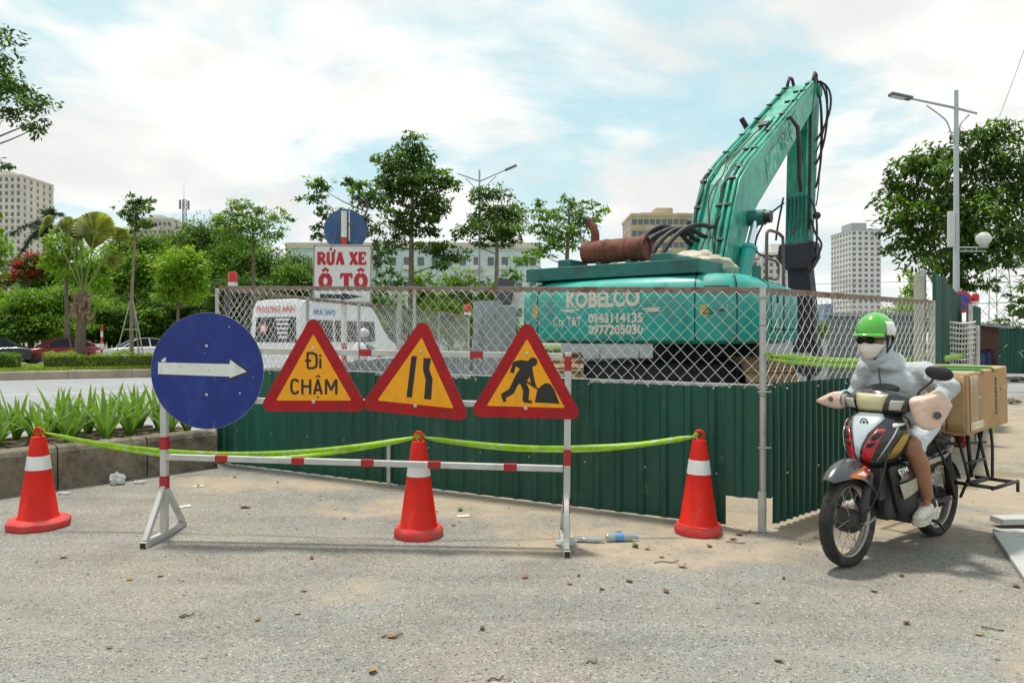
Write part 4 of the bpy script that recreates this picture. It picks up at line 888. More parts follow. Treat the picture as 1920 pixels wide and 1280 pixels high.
tree('layered_tree', 'light layered tree rising behind the rusty muffler', 30, [(1062, 700), (1062, 520), (1066, 440), (1068, 385)],
     C3([(640, 380, 55, 32), (850, 385, 80, 40), (1000, 385, 65, 25), (1105, 440, 35, 22), (690, 460, 110, 40), (860, 470, 120, 40), (1000, 480, 90, 38), (640, 560, 110, 45), (800, 570, 130, 45), (960, 570, 90, 40), (720, 660, 120, 45), (880, 660, 100, 40), (640, 730, 100, 30), (560, 790, 80, 30), (460, 880, 70, 45)]), lf_mid, .13, .18, 480, seed=6, extra=(lf_lite, .4))
tree('sparse_tree', 'sparse light green tree with open crown above the fence lamp', 38, [(475, 690), (475, 540), (475, 440), (470, 400)],
     C2([(190, 510, 90, 30), (130, 570, 80, 30), (330, 560, 85, 35), (460, 600, 60, 32), (250, 640, 140, 42), (100, 680, 110, 45), (370, 700, 110, 40), (200, 760, 140, 50), (60, 620, 60, 30)]), lf_mid, .13, .20, 330, seed=7, extra=(lf_yel, .6))
tree('bright_tree', 'bright yellow green rounded tree behind the white car', 40, [(334, 684), (334, 570), (336, 500)],
     C1([(1100, 590, 90, 50), (1020, 640, 70, 45), (1170, 650, 80, 50), (1080, 700, 120, 60), (990, 730, 60, 50), (1190, 760, 60, 60), (1090, 800, 120, 50), (1010, 820, 60, 40)]), lf_lite, .12, .22, 520, seed=8, extra=(lf_yel, .6))
tree('light_tree', 'light green tree with dark forked trunk behind the fan palm', 43, [(125, 682), (126, 600), (124, 530), (128, 470)],
     C1([(310, 500, 60, 50), (330, 590, 70, 60), (420, 470, 70, 50), (460, 560, 80, 60), (560, 600, 80, 60), (620, 660, 70, 60), (400, 660, 90, 60), (600, 760, 80, 60), (490, 700, 80, 50), (660, 560, 40, 40)]), lf_lite, .18, .22, 420, seed=9, extra=(lf_yel, .5))
tree('flame_tree', 'flame tree with red blossom below the tall apartment tower', 52, [(55, 674), (55, 590), (50, 540)],
     C1([(90, 640, 60, 28), (160, 610, 70, 28), (230, 590, 70, 30), (60, 720, 60, 30), (180, 690, 90, 35), (250, 660, 60, 40), (20, 740, 50, 35)]), lf_olive, .15, .24, 380, seed=10, extra=(lf_red, .9))
tree('edge_tree', 'bright green tree at the far left edge below the tower', 38, [(-30, 685), (-25, 560), (-10, 480)],
     C1([(0, 330, 14, 22), (10, 540, 50, 60), (-20, 480, 40, 50), (0, 650, 40, 60), (-60, 560, 60, 80)]), lf_lite, .14, .22, 420, seed=11)
def mass(name, label, D, x, top, w, mat, seed, trunkx=None, leaf=.26, per=360, group=None, extra=None):
    yb = CY+FPX*H/D; h = 640-top; cl_ = []; rg = random.Random(seed)
    for i in range(16):
        a = rg.uniform(-.5, .5); y = top+h*rg.uniform(.14, .85); sh = math.sqrt(max(.15, 1-((y-top-h*.55)/(h*.62))**2)); cl_.append((x+a*w*sh, y, w*rg.uniform(.17, .27), h*rg.uniform(.13, .2)))
    cl_ += [(x, top+h*.14, w*.22, h*.12), (x-w*.3, top+h*.42, w*.22, h*.15), (x+w*.3, top+h*.42, w*.22, h*.15), (x, top+h*.6, w*.3, h*.2)]
    return tree(name, label, D, [(trunkx or x, yb), (x, top+h*.7), (x, top+h*.25)], cl_, mat, .16, leaf, per, group, seed, extra=extra)
mass('broad_tree', 'broad mid green tree behind the slim staked tree', 60, 290, 445, 150, lf_mid, 21)
mass('broad_tree', 'tall dark tree between the antenna mast and the fence lamp', 62, 385, 425, 150, lf_dark, 22, extra=(lf_mid, .4))
mass('broad_tree', 'dark dense tree left of the car wash board', 58, 535, 470, 130, lf_dark, 23, extra=(lf_mid, .3))
mass('broad_tree', 'dark tree behind the red and white banded stake', 56, 215, 540, 150, lf_dark, 24, per=480)
mass('broad_tree', 'shady tree behind the blue disc sign', 55, 270, 560, 130, lf_dark, 25, per=480)
mass('broad_tree', 'shady dark tree behind the bright rounded tree', 54, 400, 530, 160, lf_dark, 26, per=480)
mass('bushy_tree', 'big bright bushy tree behind the red sedan', 47, 60, 545, 170, lf_lite, 27, leaf=.24, per=520, extra=(lf_mid, .5))
mass('bushy_tree', 'bright bushy tree behind the dark car', 48, -20, 540, 150, lf_lite, 28, leaf=.24, per=480)
mass('bushy_tree', 'green bushy tree behind the fan palm trunk', 52, 150, 555, 130, lf_mid, 29, leaf=.24, per=480)
mass('broad_tree', 'dark tree behind the white van roof', 50, 480, 520, 150, lf_dark, 30, per=480)
mass('leafy_bush', 'bright bush beneath the tall layered tree', 34, 805, 512, 60, lf_lite, 31, leaf=.16, per=480)
mass('leafy_bush', 'green bush below the pale blue building near the lamp pole', 34, 880, 512, 90, lf_mid, 32, leaf=.16, extra=(lf_yel, .6))
mass('leafy_bush', 'green bush behind the car wash board arrow', 32, 715, 520, 80, lf_mid, 33, leaf=.16)
mass('leafy_bush', 'low bright bush beside the grey cabinet', 30, 845, 560, 110, lf_lite, 34, leaf=.15, per=420, extra=(lf_yel, .5))
mass('leafy_bush', 'low green bush behind the mesh near the motor scooter', 31, 765, 575, 120, lf_mid, 35, leaf=.15, per=420)
mass('leafy_bush', 'small bush right of the excavator arm', 40, 1500, 585, 60, lf_mid, 36, leaf=.18, extra=(lf_lite, .4))
mass('leafy_bush', 'low bush behind the far end of the grey hoarding', 40, 1560, 600, 90, lf_mid, 37, leaf=.18)
mass('leafy_bush', 'light green bush behind the right-hand mesh panel', 22, 1690, 555, 70, lf_lite, 38, leaf=.12, per=420)
mass('leafy_bush', 'light green bush beneath the big roadside tree', 24, 1712, 515, 60, lf_lite, 39, leaf=.13, per=420)
mass('broad_tree', 'pale green tree between the fan palm and the staked tree', 58, 205, 500, 130, lf_mid, 71, per=420, extra=(lf_lite, .5))
mass('broad_tree', 'mid green tree behind the slim staked tree crown base', 57, 275, 480, 120, lf_mid, 72, per=420, extra=(lf_lite, .4))
mass('broad_tree', 'light tree behind the tripod stakes', 53, 255, 570, 120, lf_mid, 73, per=460)
mass('broad_tree', 'green tree between the bright rounded tree and the fence lamp', 59, 440, 455, 140, lf_mid, 74, per=420, extra=(lf_lite, .4))
mass('broad_tree', 'leafy tree between the sparse tree and the car wash board', 49, 545, 500, 110, lf_mid, 75, per=440, extra=(lf_dark, .5))
mass('broad_tree', 'bright low tree below the flame tree', 46, 30, 590, 140, lf_mid, 76, per=480)
mass('broad_tree', 'green tree beneath the royal palm', 56, 100, 500, 130, lf_mid, 77, per=420, extra=(lf_lite, .6))
mass('leafy_bush', 'green bush between the mesh post and the board edge', 31, 640, 560, 110, lf_mid, 79, leaf=.16, per=420)
mass('leafy_bush', 'bushy shrub at the foot of the rounded tree', 35, 935, 545, 80, lf_mid, 80, leaf=.16, per=420, extra=(lf_lite, .5))
for i, (x, top_, m_) in enumerate(((-130, 545, lf_mid), (-240, 520, lf_lite), (-350, 535, lf_mid), (-470, 510, lf_dark))):
    mass('broad_tree', ('mid green tree next beyond the bushy tree behind the dark car', 'bright tree standing second beyond the dark car', 'mid green tree standing third beyond the dark car', 'dark tree at the far end of the roadside belt')[i], 50, x, top_, 150, m_, 90+i, per=380)
# big tree on the right
tree('roadside_tree', 'large dark roadside tree spreading behind the globe lamp', 26, [(1785, 711), (1786, 560), (1792, 450), (1800, 340)],
     [(1720, 300, 34, 14), (1690, 320, 30, 14), (1745, 320, 40, 22), (1790, 300, 45, 28), (1830, 270, 45, 25), (1870, 250, 40, 16), (1850, 310, 55, 28), (1900, 300, 50, 30), (1700, 360, 42, 22), (1675, 345, 22, 10), (1750, 370, 60, 32), (1820, 370, 65, 36), (1890, 370, 60, 34), (1945, 350, 50, 40), (1680, 400, 30, 20), (1720, 420, 50, 30), (1780, 430, 55, 35), (1850, 430, 65, 36), (1920, 430, 50, 34), (1700, 460, 34, 22), (1740, 480, 42, 26), (1800, 490, 48, 28), (1860, 480, 45, 25), (1665, 435, 22, 8), (1780, 525, 34, 18), (1830, 535, 30, 10), (1905, 470, 40, 20)],
     lf_dark, .19, .25, 300, seed=41, extra=(lf_mid, .6), ratio=.36, droop=.35)
tree('roadside_tree', 'leafy tree mostly beyond the right edge above the far green hoarding', 20, [(2040, 735), (2035, 600), (2010, 540)],
     [(1915, 560, 25, 8), (1900, 580, 22, 8), (1950, 540, 40, 30), (2000, 520, 60, 40), (1925, 590, 25, 10), (1960, 580, 40, 20)], lf_dark, .12, .17, 600, seed=42, droop=.4)
# branch reaching in at the top left
tree('overhanging_tree', 'tree reaching in from the top left corner with dark small leaves', 13, [(-260, 790), (-250, 500), (-200, 250), (-120, 150)],
     [(10, 90, 22, 34), (5, 150, 26, 36), (35, 175, 40, 18), (60, 200, 35, 20), (30, 220, 40, 14), (70, 240, 22, 16), (-40, 150, 50, 60), (-110, 120, 70, 70), (5, 310, 22, 8), (-50, 310, 40, 20), (85, 222, 14, 8), (-130, 220, 60, 50), (45, 170, 30, 8)], lf_dark, .16, .10, 900, seed=43, extra=(lf_mid, .35))
# staked slim tree on the median
stt = tree('staked_tree', 'slim young tree propped by a tripod of stakes on the median', 29, [(247, 690), (247, 560), (254, 430), (256, 390)],
     C1([(800, 240, 60, 32), (870, 260, 50, 32), (770, 320, 45, 45), (840, 340, 60, 50), (900, 300, 30, 25), (800, 400, 40, 25), (870, 390, 60, 22), (910, 380, 30, 12)]), lf_dark, .09, .17, 620, seed=44, bk=bark_l, extra=(lf_mid, .4), z0=.3)
sb = P(247, CY, 29)
stake_m = pbr('weathered stake', (.36, .33, .27), .85, 0, .2, 8)
for dx, dy in ((-.55, -.35), (.66, -.2), (.05, .6)):
    q = MB(); q.cyl(V((sb.x+dx, sb.y+dy, .28)), V((sb.x+dx*.06, sb.y+dy*.06, 2.95)), .028, .024, 8); q.build('stake', stake_m, stt, world=True, smooth=2)
for k in range(3):
    A = [(-.55, -.35), (.66, -.2), (.05, .6)]; a, b = A[k], A[(k+1) % 3]; f = .46; q = MB(); q.cyl(V((sb.x+a[0]*f, sb.y+a[1]*f, 1.78)), V((sb.x+b[0]*f, sb.y+b[1]*f, 1.78)), .02, None, 6); q.build('brace', stake_m, stt, world=True)
# fan palm on the median
fp = P(150, CY, 28); fp.z = .3; palm = thing('fan_palm', 'squat fan palm with shaggy trunk and folded fan leaves', 'palm tree', fp)
pt = pbr('palm trunk', (.15, .115, .085), .95, 0, .3, 12, .8, 40, stretch=(1, 1, 5)); sh_m = pbr('shaggy leaf bases', (.24, .16, .10), .95, 0, .35, 10, .6, 30, island=.4)
q = MB(); q.tube(catmull([fp+V((-.02, 0, -.05)), fp+V((0, 0, .8)), fp+V((.06, 0, 1.7)), fp+V((.12, 0, 2.9))], 10), [.19-.012*math.sin(i*1.9) - .0012*i for i in range(31)], 14); q.build('trunk', pt, palm, world=True, smooth=True)
rg = random.Random(3)
for k in range(46):
    a = rg.uniform(0, 6.28); z = 1.65+1.15*(k/46)+rg.uniform(-.05, .05); r0 = .17; d = V((math.cos(a), math.sin(a), 0)); L = rg.uniform(.30, .55)*(1.15-.6*k/46); b0 = fp+V((.09, 0, z))+d*r0*.8
    q = MB(); q.tube([b0, b0+d*L*.5+V((0, 0, L*.35)), b0+d*L*.62+V((0, 0, L*.9))], [.055, .05, .012], 5, flat=.45); q.build('leaf_base', sh_m, palm, world=True)
fan_m = pbr('fan leaf', (.27, .30, .06), .55, 0, .3, 2, island=.45, trans=.4, leafy=True)
top = fp+V((.12, 0, 2.8))
def fan(hubpx, ang, spread, rad, fold, tiltn, seed, droop=0):
    hub = P(hubpx[0], hubpx[1], 28+random.Random(seed).uniform(-.4, .4)); q = MB(); q.tube(catmull([top, top.lerp(hub, .55)+V((0, 0, -.05)), hub], 5), .028, 6)
    q.build('leaf_stalk', lf_stalk, palm, world=True, smooth=True); n = 24; vs = []; fs = []; q = MB(); u0 = V((math.cos(ang), 0, math.sin(ang))); dn = V((0, -1, 0))
    for i in range(n):
        for sgn in (0, 1):
            a = ang+spread*((i+sgn*.86)/n-.5); d = V((math.cos(a), math.sin(tiltn)*.5*math.cos((a-ang)*2), math.sin(a))).normalized(); am = ang+spread*((i+.46)/n-.5)+R(2.5 if sgn else -2.5); dmid = V((math.cos(am), math.sin(tiltn)*.5*math.cos((am-ang)*2), math.sin(am))).normalized(); off = dn*(.10*fold*(1 if (sgn) else -1))
            vs += [hub+d*.06, hub+d*rad*.52+off, hub+dmid*rad*(1.0+.06*N.noise(V((seed, i, 0))))*(1 if sgn == 0 else .97)+off*.4+V((0, 0, -droop*abs(math.sin(a-ang))*rad))]
    for i in range(n): b = i*6; fs += [(b, b+1, b+4, b+3), (b+1, b+2, b+5, b+4)]
    q.add(vs, fs); q.build('fan_leaf', fan_m, palm, world=True)
lf_stalk = pbr('leaf stalk', (.16, .20, .05), .6, 0, .2, 6)
fan((178, 438), R(85), R(210), .86, 1, .2, 1); fan((150, 455), R(100), R(90), 1.0, 1, .3, 2); fan((212, 450), R(40), R(110), .62, 1, .6, 3, .25); fan((128, 432), R(130), R(120), .62, 1, .6, 4, .2); fan((98, 420), R(150), R(130), .55, 1, .8, 5, .45); fan((172, 470), R(80), R(80), .9, 1, .4, 6); fan((202, 475), R(-40), R(100), .62, 1, .4, 7, .2)
# royal palm far off
rp = P(84, CY, 62); rp.z = 0; pm = thing('royal_palm', 'tall feathery royal palm in front of the apartment tower', 'palm tree', rp); q = MB(); q.tube([rp, rp+V((0, 0, 5)), rp+V((.05, 0, 10.2))], [.28, .24, .16], 10); q.build('trunk', bark_l, pm, world=True, smooth=True)
for k, (ex_, ez) in enumerate(((-2.3, -1.2), (-1.9, -2.3), (-1.6, .9), (.9, 1.9), (1.6, 1.6), (2.0, .2), (-.4, 2.0), (2.1, -.9), (-2.4, .0), (.4, 1.4))):
    hub = rp+V((.05, 0, 10.2)); e = hub+V((ex_, random.Random(k).uniform(-1, 1), ez)); mid = hub.lerp(e, .5)+V((0, 0, .75)); cv = catmull([hub, mid, e], 10); q = MB(); q.tube(cv, [.05-.0019*i for i in range(len(cv))], 5); fr = q.build('frond', lf_blue, pm, world=True)
    C = []; D_ = []
    for i, p in enumerate(cv[2:]):
        dd = (cv[min(i+3, len(cv)-1)]-cv[i+1]).normalized()
        for s in range(10): a = V((random.uniform(-1, 1), random.uniform(-1, 1), random.uniform(-.8, .4))); v = (dd*.5+a).normalized(); C.append(p+v*.22-rp); D_.append(v)
    me = leaf_mesh('leaflets', np.array([tuple(c) for c in C]), np.array([tuple(d) for d in D_]), lf_blue, .62, .11, k); o = bpy.data.objects.new('leaflets', me); COL.objects.link(o); o.parent = fr
# hedge and grass on the median
def hedge(name, label, s0, s1, o0, o1, h, mat, seed, per=2600):
    a = m0+md*s0+mn*o0; t = thing(name, label, 'hedge', a+V((0, 0, .3))); rg = np.random.default_rng(seed); L = s1-s0; n = int(per*L*(o1-o0+2*h)/6)
    s = rg.uniform(0, L, n); f = rg.uniform(0, 1, n); per_ = 2*h+(o1-o0); q_ = f*per_; o = np.where(q_ < h, 0, np.where(q_ < h+(o1-o0), q_-h, o1-o0)); z = np.where(q_ < h, q_, np.where(q_ < h+(o1-o0), h, per_-q_)); wob = .07*np.sin(s*3.1)+.05*np.sin(s*7.7+1)
    C = s[:, None]*np.array(md)+o[:, None]*np.array(mn); C[:, 2] += z+wob*(z > h*.5); C += rg.normal(0, .045, (n, 3)); Dd = rg.normal(0, 1, (n, 3)); Dd[:, 2] += .5
    me = leaf_mesh('foliage', C, Dd, mat, .10, .5, seed); ob = bpy.data.objects.new('foliage', me); COL.objects.link(ob); ob.parent = t
    q = MB(); q.prism([(.06, 0), (.06, h-.06), (o1-o0-.06, h-.06), (o1-o0-.06, 0)], L, (0, 0, 0), mn, (0, 0, 1)); q.build('inner_twigs', lf_olive, t)
hedge('clipped_hedge', 'long low clipped hedge on the median in front of the cars', 1.2, 16, .9, 2.1, .52, lf_yel, 61)
hedge('clipped_hedge', 'short dense hedge block at the left end of the median', -14, .4, .7, 2.2, .55, lf_mid, 62)
hedge('clipped_hedge', 'hedge beyond the van seen through the wire mesh', 17, 44, .9, 2.1, .6, lf_mid, 63, 1500)
rg = np.random.default_rng(9); n = 26000; s = rg.uniform(-6, 22, n); o_ = rg.uniform(.2, 1.1, n); o_ = np.where(rg.random(n) < .35, rg.uniform(2, 6, n), o_); C = s[:, None]*np.array(md)+o_[:, None]*np.array(mn)+np.array(m0); C[:, 2] = .33+rg.uniform(0, .06, n); Dd = rg.normal(0, .35, (n, 3)); Dd[:, 2] = 1
me = leaf_mesh('grass', C, Dd, lf_yel, .13, .16, 5); o = bpy.data.objects.new('grass', me); COL.objects.link(o); o['kind'] = 'stuff'; o['label'] = 'short bright grass along the median kerb'; o['category'] = 'grass'
# strap-leaved plants in the planter
strap = pbr('strap leaf', (.15, .28, .04), .42, 0, .2, 5, island=.35, trans=.3, spec=.5, leafy=True)
rgp = random.Random(17); k = 0
for row, off in ((0, .42), (1, .80), (2, 1.18)):
    s = -3.4+row*.12
    while s < 1.95:
        p = p0+pd_*(s+rgp.uniform(-.06, .06))+pn*(off+rgp.uniform(-.07, .07)); p.z = .36
        t = thing('strap_leaf_plant', 'strap-leaved green plant in the concrete planter', 'plant', p, rgp.uniform(0, 6), 'strap-leaved plants in the planter'); nl = rgp.randint(13, 18); hgt = rgp.uniform(.42, .60)
        for j in range(nl):
            a = j*2.4+rgp.uniform(-.3, .3); lean = (.15+.85*(j/nl))*rgp.uniform(.7, 1.15); L = hgt*rgp.uniform(.8, 1.15); d = V((math.cos(a), math.sin(a), 0)); sd = V((-d.y, d.x, 0)); vs = []; seg = 6; w2 = rgp.uniform(.020, .030)
            pos = V((0, 0, 0))+d*.015; ang = .12+lean*.28
            for i in range(seg+1):
                u = i/seg; ww = w2*(math.sin(math.pi*min(1, .18+u*.82))**.8)*(1 if u < 1 else 0)+.001; nn = V((0, 0, 1))*math.sin(ang)-d*math.cos(ang)
                vs += [pos-sd*ww-nn*ww*.25, pos+nn*.0, pos+sd*ww-nn*ww*.25]; pos = pos+(d*math.sin(ang)+V((0, 0, 1))*math.cos(ang))*(L/seg); ang += lean*.26
            q = MB(); q.add(vs, [(3*i+c, 3*i+c+1, 3*i+4+c, 3*i+3+c) for i in range(seg) for c in (0, 1)]); q.build('leaf', strap, t, smooth=True)
        k += 1; s += rgp.uniform(.27, .36)
# ------------------------------------------------------------------ street lamps
pole_m = pbr('lamp pole steel', (.40, .43, .44), .45, .5, .1, 4, dirt=(.28, .26, .22), dlo=.58, dhi=.8)
lamp_hd = pbr('lamp head', (.13, .15, .17), .5, .3, .1); 
def street_lamp(label, px, ytop, D, heads, r=.075, scroll=True):
    b = P(px, CY, D); b.z = 0; zt = P(px, ytop, D).z; t = thing('street_lamp', label, 'street lamp', b)
    q = MB(); q.lathe([(.20, 0), (.20, .04), (r*1.5, .05), (r*1.5, .9), (r*1.1, .95), (r*.62, zt)], b, seg=14); q.build('pole', pole_m, t, world=True, smooth=2)
    for (ex_, ey, rootpy) in heads:
        root = P(px, rootpy, D); e = P(ex_, ey, D); d = (e-root).normalized(); q = MB(); q.cyl(root, e, .038, .03, 8); arm = q.build('arm', pole_m, t, world=True, smooth=2)
        low = root-V((0, 0, 1.15)); mid = root.lerp(e, .30)-V((0, 0, .32)); end = root.lerp(e, .62)-V((0, 0, .10)); q = MB(); q.tube(catmull([low, low.lerp(mid, .55)+V((0, 0, .18)), mid, end], 5), .022, 6); q.build('scroll_brace', pole_m, t, world=True, smooth=True)
        if abs(ex_-px) > 45:
            q = MB(); f = rot_to(d); q.box(e+d*.22, (.24, .62, .09), f); hd = q.build('lamp_head', lamp_hd, t, world=True, bevel=.03); q = MB(); q.box(e+d*.30-f.col[2]*.05, (.18, .38, .02), f); q.build('lens', glass('lamp lens', (.5, .5, .48), .2), hd, world=True)
    return t, b, zt
street_lamp('double-armed street lamp beside the rounded tree', 899, 319, 36, [(857, 325, 340), (950, 318, 340)])
lt, lb, lz = street_lamp('tall street lamp with globe light beside the large roadside tree', 1793, 170, 20.5, [(1703, 184, 203), (1832, 213, 203)], .085)
q = MB(); q.box(P(1783, 430, 20.4), (.16, .12, .98)); q.build('control_panel', pbr('panel grey', (.55, .57, .56), .5, 0, .1), lt, world=True, bevel=.02)
g0, g1 = P(1795, 464, 20.5), P(1848, 464, 20.5)
for dz in (0, .10): q = MB(); q.cyl(g0+V((0, 0, -dz)), g1+V((0, 0, -dz)), .022, None, 8); q.build('globe_arm', pole_m, lt, world=True)
q = MB(); q.lathe([(.06, 0), (.12, .03), (.10, .08)], g1+V((-.06, 0, -.02)), seg=16); q.build('globe_holder', pole_m, lt, world=True, smooth=2)
q = MB(); q.ell(g1+V((-.06, 0, .24)), (.20, .20, .19), seg=20, rings=14); q.build('globe', pbr('globe glass', (.72, .74, .72), .12, 0, .06, 6, coat=.6, trans=.4), lt, world=True, smooth=True)
# ------------------------------------------------------------------ car wash board and blue disc on a banded pole
D = 13.0; sp = thing('sign_post', 'red and white banded pole carrying a round blue sign seen from behind', 'sign post', P(645, CY, D)-V((0, 0, H)))
wht_p = pbr('white pole paint', (.70, .68, .63), .5, 0, .1, 6, dirt=(.42, .38, .32)); red_p = pbr('red pole paint', (.50, .03, .02), .5, 0, .15, 6)
bx = P(645, CY, D).x; zz = 0; k = 0
for z0, z1, m_ in ((0, .85, wht_p), (.85, 1.35, red_p), (1.35, 1.95, wht_p), (1.95, 2.55, wht_p), (2.55, 3.20, red_p), (3.20, 3.66, wht_p)):
    q = MB(); q.cyl(V((bx, D, z0)), V((bx, D, z1)), .052, None, 16); q.build('pole_band', m_, sp, world=True, smooth=2)
q = MB(); q.cyl(P(648, 432, D+.075), P(648, 432, D+.08), .375, None, 40); q.build('sign_disc', pbr('blue sign back', (.035, .105, .24), .5, 0, .15, 5, dirt=(.12, .17, .24)), sp, world=True)
q = MB(); q.box(P(655, 420, D+.055), (.02, .03, .6)); q.build('mounting_strip', wht_p, sp, world=True)
q = MB(); q.box(P(662, 420, D+.04), (.16, .02, .02)); q.build('bracket', rust_rail, sp, world=True); q = MB(); q.box(P(630, 436, D+.05), (.02, .02, .20)); q.build('bracket', rust_rail, sp, world=True)
q = MB(); q.box(P(619, 451, D+.06), (.12, .008, .07)); q.build('sticker', wht_p, sp, world=True)
D = 12.82; bo = P(641, 510, D); bt = thing('car_wash_board', 'white board with red lettering Rửa xe ô tô and an arrow below', 'sign board', bo)
ux, uy = V((1, 0, 0)), V((0, 0, 1)); px = FPX/D
pb = lambda x, y: ((x-641)/px, (510-y)/px)
board_w = pbr('board white', (.66, .66, .63), .5, 0, .08, 4, dirt=(.45, .43, .38), dlo=.58, dhi=.8, dscale=4); bred = pbr('board red letters', (.42, .012, .02), .5, 0, .12, 9); bblk = pbr('board dark arrow', (.02, .022, .04), .5)
face(bt, [pb(*p) for p in ((586, 567), (696, 569), (697, 459), (588, 458))], bo, ux, uy, -.02, 0, board_w, 'panel')
for a, b in (((588, 565), (695, 567)), ((695, 567), (696, 461)), ((696, 461), (589, 460)), ((589, 460), (588, 565))):
    q = MB(); A, B = pb(*a), pb(*b); q.bar(bo+ux*A[0]+uy*A[1]-V((0, .004, 0)), bo+ux*B[0]+uy*B[1]-V((0, .004, 0)), .014, .008, (0, 1, 0)); q.build('red_edge', rust_rail, bt, world=True)
def slab(glyphs, x0, y0, cw, ch, gap, wd):                         # heavy slab-serif strokes, unit glyph boxes
    x = x0
    for g_ in glyphs:
        if g_ == ' ': x += cw*.55; continue
        strokes, w_ = SL[g_]; q = MB(); j = 0
        for pts, k in strokes: stroke(q, [pb(x+a*cw*w_, y0-b*ch) for a, b in pts], wd*k/px, bo, ux, uy, .0015+.0009*j, .0008); j += 1
        q.build('letter', bred, bt, world=True); x += cw*w_+gap
O_ = [([(.5+.36*math.sin(t*.5236), .5+.42*math.cos(t*.5236)) for t in range(13)], 1.25)]
hat = [([(.25, 1.17), (.5, 1.32), (.75, 1.17)], .75)]
SL = {'R': ([([(.2, 0), (.2, 1)], 1.2), ([(.2, .93), (.6, .93), (.8, .8), (.8, .65), (.6, .5), (.2, .5)], .9), ([(.5, .5), (.9, .06)], 1.2), ([(0, .05), (.42, .05)], .6), ([(0, .95), (.3, .95)], .6), ([(.72, .05), (1.05, .05)], .6)], 1),
      'U': ([([(.2, 1), (.2, .3), (.32, .1), (.5, .06), (.68, .1), (.8, .3), (.8, 1)], 1.1), ([(0, .95), (.4, .95)], .6), ([(.62, .95), (.95, .95)], .6), ([(.85, .95), (1.0, 1.05), (1.0, 1.22)], .6), ([(.40, 1.12), (.5, 1.25), (.6, 1.2), (.55, 1.38), (.42, 1.36)], .45)], 1),
      'A': ([([(.15, 0), (.5, 1)], .9), ([(.5, 1), (.85, 0)], 1.3), ([(.28, .35), (.72, .35)], .6), ([(0, .05), (.32, .05)], .6), ([(.66, .05), (1.03, .05)], .6)], 1),
      'X': ([([(.15, 0), (.85, 1)], .9), ([(.15, 1), (.85, 0)], 1.3), ([(0, .05), (.35, .05)], .6), ([(.65, .05), (1, .05)], .6), ([(0, .95), (.35, .95)], .6), ([(.65, .95), (1, .95)], .6)], 1),
      'E': ([([(.2, 0), (.2, 1)], 1.2), ([(0, .94), (.88, .94)], .8), ([(.2, .5), (.62, .5)], .7), ([(0, .06), (.9, .06)], .8), ([(.86, .98), (.86, .72)], .55), ([(.88, .02), (.88, .3)], .55), ([(.62, .62), (.62, .38)], .5)], .95),
      'O': (O_+hat, 1.1), 'T': ([([(.5, 0), (.5, 1)], 1.3), ([(.05, .93), (.95, .93)], .85), ([(.07, .97), (.07, .68)], .55), ([(.93, .97), (.93, .68)], .55), ([(.28, .05), (.72, .05)], .6)], 1.05)}
slab('RUA XE', 595, 496, 15.6, 23, 1.6, 5.6); slab('O TO', 598, 541, 22, 28, 3.5, 7.2)
face(bt, [pb(*p) for p in ((600, 551), (600, 559), (640, 560), (640, 563), (681, 556), (640, 549), (640, 552))], bo, ux, uy, .001, .002, bblk, 'arrow')
# ------------------------------------------------------------------ grey cabinet and site hoardings
gc = thing('site_cabinet', 'grey metal site cabinet of upright sheets left of the excavator', 'cabinet', P(925, CY, 12.5)-V((0, 0, H)))
sheets(gc, P(887, 635, 12.6)*1, P(938, 635, 12.4)*1, 0, 2.06, grey_sheet, .5, .25, .012); 
for o in gc.children: o.location.z -= H
sheets_n = len(gc.children)
for a, b, z1, dy in ((938, 968, 1.98, 12.38),):
    q = MB(); A, B = P(a, CY, dy), P(b, CY, dy); q.box(((A.x+B.x)/2, dy+.3, z1/2), (B.x-A.x, .6, z1)); q.build('panel', grey_sheet, gc, world=True, bevel=.01)
q = MB(); A, B = P(887, CY, 12.8), P(938, CY, 12.8); q.box(((A.x+B.x)/2, 13.1, 1.0), (B.x-A.x-.02, .6, 2.0)); q.build('body', grey_sheet, gc, world=True)
q = MB(); q.box(P(946, 552, 13.2), (.30, .05, .55), M.Rotation(.18, 3, 'Y')); q.build('leaning_board', pbr('dark board', (.07, .08, .09), .6), gc, world=True)
q = MB(); q.box(P(964, 560, 13.3), (.20, .05, .38), M.Rotation(.12, 3, 'Y')); q.build('white_board', wht_p, gc, world=True)
gw = thing('back_hoarding', 'pale grey hoarding along the back of the site behind the tracks', 'hoarding', P(1280, CY, 18.5)-V((0, 0, H)))
pale_s = pbr('pale grey sheet', (.42, .44, .46), .6, .1, .1, 2, dirt=(.28, .27, .25), dscale=2)
for i in range(9):
    a, b = V((1.2+i*.95, 18.0-.02*i, 0)), V((1.2+i*.95+.93, 18.0-.02*i, 0)); q = corrugated(a, b, 0, 1.36, .31, .012); q.build('sheet', pale_s, gw, world=True, solid=.003)
gw2 = thing('side_hoarding', 'grey sheet hoarding behind the right-hand wire mesh', 'hoarding', V((6.0, 12.0, 0)))
for i in range(3):
    a, b = V((5.2+i*.52, 12.2-.05*i, 0)), V((5.2+i*.52+.51, 12.2-.05*i, 0)); q = corrugated(a, b, 0, 1.80, .17, .012); q.build('sheet', grey_sheet, gw2, world=True, solid=.003)
rail(gw2, V((5.15, 12.15, 1.83)), V((6.8, 12.05, 1.83)), .05, pale_s)
